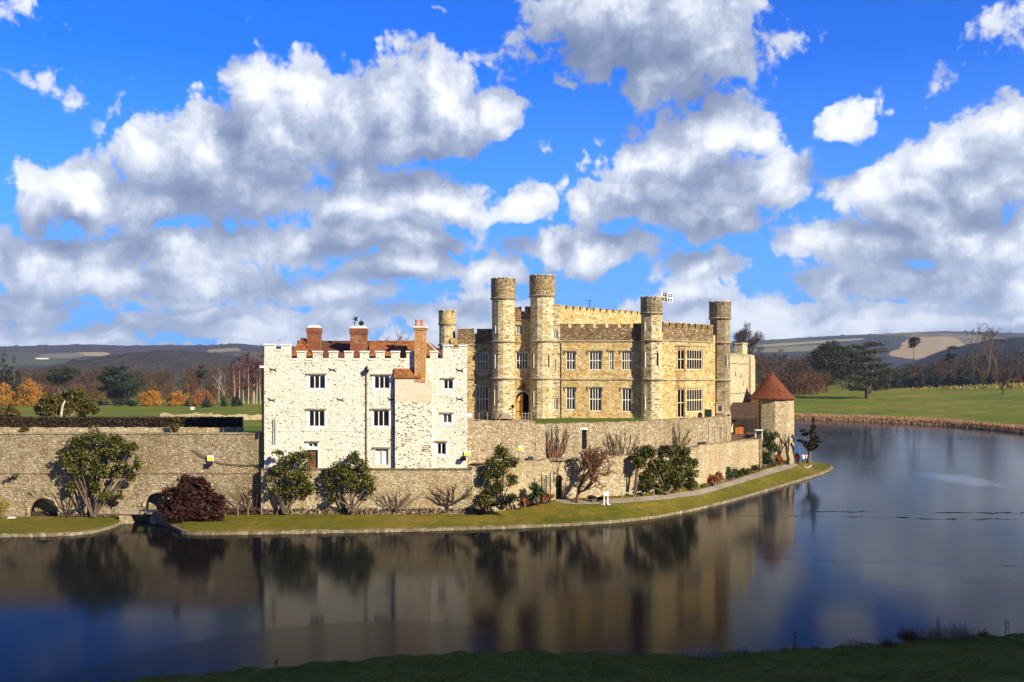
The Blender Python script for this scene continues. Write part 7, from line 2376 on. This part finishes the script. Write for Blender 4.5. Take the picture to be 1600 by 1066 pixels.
# people
def person(name, base, h, face, label, coat, trousers, hair, pose=0.0, group=None, arm=.1):
    """one continuous skinned body; hair and clothing are parts"""
    T = empty(name, base, label, 'person', group)
    s = h / 1.72
    J = [(0, 0, .93), (0, 0, 1.12), (0, .0, 1.34), (0, 0, 1.46), (0, .01, 1.53), (0, .015, 1.62), (0, .015, 1.70),      # 0-6 pelvis .. head
         (.18, 0, 1.40), (.25, -.02, 1.14), (.25, .10 + arm, .92), (.25, .16 + arm, .84),                                     # 7-10 right arm
         (-.18, 0, 1.40), (-.25, -.02, 1.14), (-.25, .10 + arm * .4, .92), (-.25, .14 + arm * .4, .84),
         (.09, 0, .88), (.10, .03 + pose * .12, .50), (.10, -.02 + pose * .2, .08), (.11, .12 + pose * .2, .03),
         (-.09, 0, .88), (-.10, .03 - pose * .10, .50), (-.10, -.06 - pose * .28, .08), (-.11, .08 - pose * .28, .03)]
    R = [.15, .145, .165, .09, .055, .085, .075, .075, .052, .040, .036, .075, .052, .040, .036, .095, .068, .048, .04, .095, .068, .048, .04]
    E = [(0, 1), (1, 2), (2, 3), (3, 4), (4, 5), (5, 6), (2, 7), (7, 8), (8, 9), (9, 10), (2, 11), (11, 12), (12, 13), (13, 14), (0, 15), (15, 16), (16, 17), (17, 18), (0, 19), (19, 20), (20, 21), (21, 22)]
    me = bpy.data.meshes.new(name)
    ca, sa = math.cos(face), math.sin(face)
    rot = lambda p: (s * (p[0] * ca - p[1] * sa), s * (p[0] * sa + p[1] * ca), s * p[2])
    me.from_pydata([rot(p) for p in J], E, [])
    tmp = bpy.data.objects.new('tmp_body', me); C.objects.link(tmp)
    md = tmp.modifiers.new('skin', 'SKIN')
    for i, v in enumerate(me.skin_vertices[0].data):
        v.radius = (R[i] * s, R[i] * s * (.72 if i in (1, 2) else 1)); v.use_root = (i == 0)
    tmp.modifiers.new('sub', 'SUBSURF').levels = 2
    tmp.modifiers['sub'].render_levels = 2
    dg = bpy.context.evaluated_depsgraph_get()
    m2 = bpy.data.meshes.new_from_object(tmp.evaluated_get(dg))
    bpy.data.objects.remove(tmp)
    skin, mc, mt, ms = plain(name + ' skin', (.55, .33, .24), .6), plain(name + ' coat', coat, .8), plain(name + ' trousers', trousers, .8), plain(name + ' shoes', (.02, .02, .02), .6)
    m2.materials.clear()
    for m in (skin, mc, mt, ms): m2.materials.append(m)
    for p in m2.polygons:
        c = p.center; z = c.z / s
        lx = (c.x * ca + c.y * sa) / s
        mi = 0
        if z < .08: mi = 3
        elif z < .90 and abs(lx) < .2: mi = 2
        elif .86 < z < 1.48: mi = 1
        elif z <= .9 and abs(lx) >= .2: mi = 0
        p.material_index = mi; p.use_smooth = True
    o = link_mesh('body', m2, T)
    m2.transform(Matrix.Translation(wloc(T)))
    hb = MB(); q = Vector(rot((0, -.012, 1.67))) + Vector(base)
    hb.lathe([(.02, q.z - .13 * s), (.085 * s, q.z - .10 * s), (.098 * s, q.z), (.085 * s, q.z + .06 * s), (.04 * s, q.z + .09 * s), (.005, q.z + .095 * s)], (q.x - .02 * sa * -1, q.y + .0), 12)
    hb.build('hair', plain(name + ' hair', hair, .7), T, smooth=True)
    ct = MB(); q = Vector(base)
    prof = [(.235, .80), (.225, 1.0), (.21, 1.15), (.225, 1.30), (.16, 1.43), (.08, 1.49)]
    v, f = [], []
    n = 14
    for r, z in prof:
        for i in range(n):
            t = 2 * math.pi * i / n; x, y = r * math.cos(t), r * .72 * math.sin(t)
            w = rot((x, y, z)); v.append(q + Vector(w))
    for j in range(len(prof) - 1):
        for i in range(n): f.append((j * n + i, j * n + (i + 1) % n, (j + 1) * n + (i + 1) % n, (j + 1) * n + i))
    ct.add(v, f); ct.build('jacket', mc, T, smooth=True)
    return T


def ppl(px, py): 
    p = isl_at(px, py); p.z += .04; return p


person('person', ppl(1245, 724.5), 1.80, 0.0, 'person in dark clothes walking on the path behind the red jacket', (.02, .02, .025), (.02, .022, .03), (.02, .015, .01), .5)
person('person', ppl(1247.6, 725.5), 1.66, .1, 'person in a bright red jacket seen from behind on the path', (.70, .02, .015), (.015, .018, .03), (.03, .02, .012), .3)
person('person', ppl(1254.5, 725), 1.66, -.2, 'person in a white jacket walking beside the red jacket', (.80, .80, .82), (.02, .022, .05), (.04, .025, .015), .4)
person('person', ppl(1260.5, 724.5), 1.6, 0.1, 'person in a pale coat half hidden by the conifer trunk', (.72, .72, .78), (.03, .03, .04), (.05, .03, .02), -.3)
b = ground_at(1500.5, 609.5); person('person', b, 2.6 if False else 1.9, 1.2, 'tiny far person in white on the right lawn', (.8, .8, .8), (.1, .1, .12), (.03, .02, .02), .5)
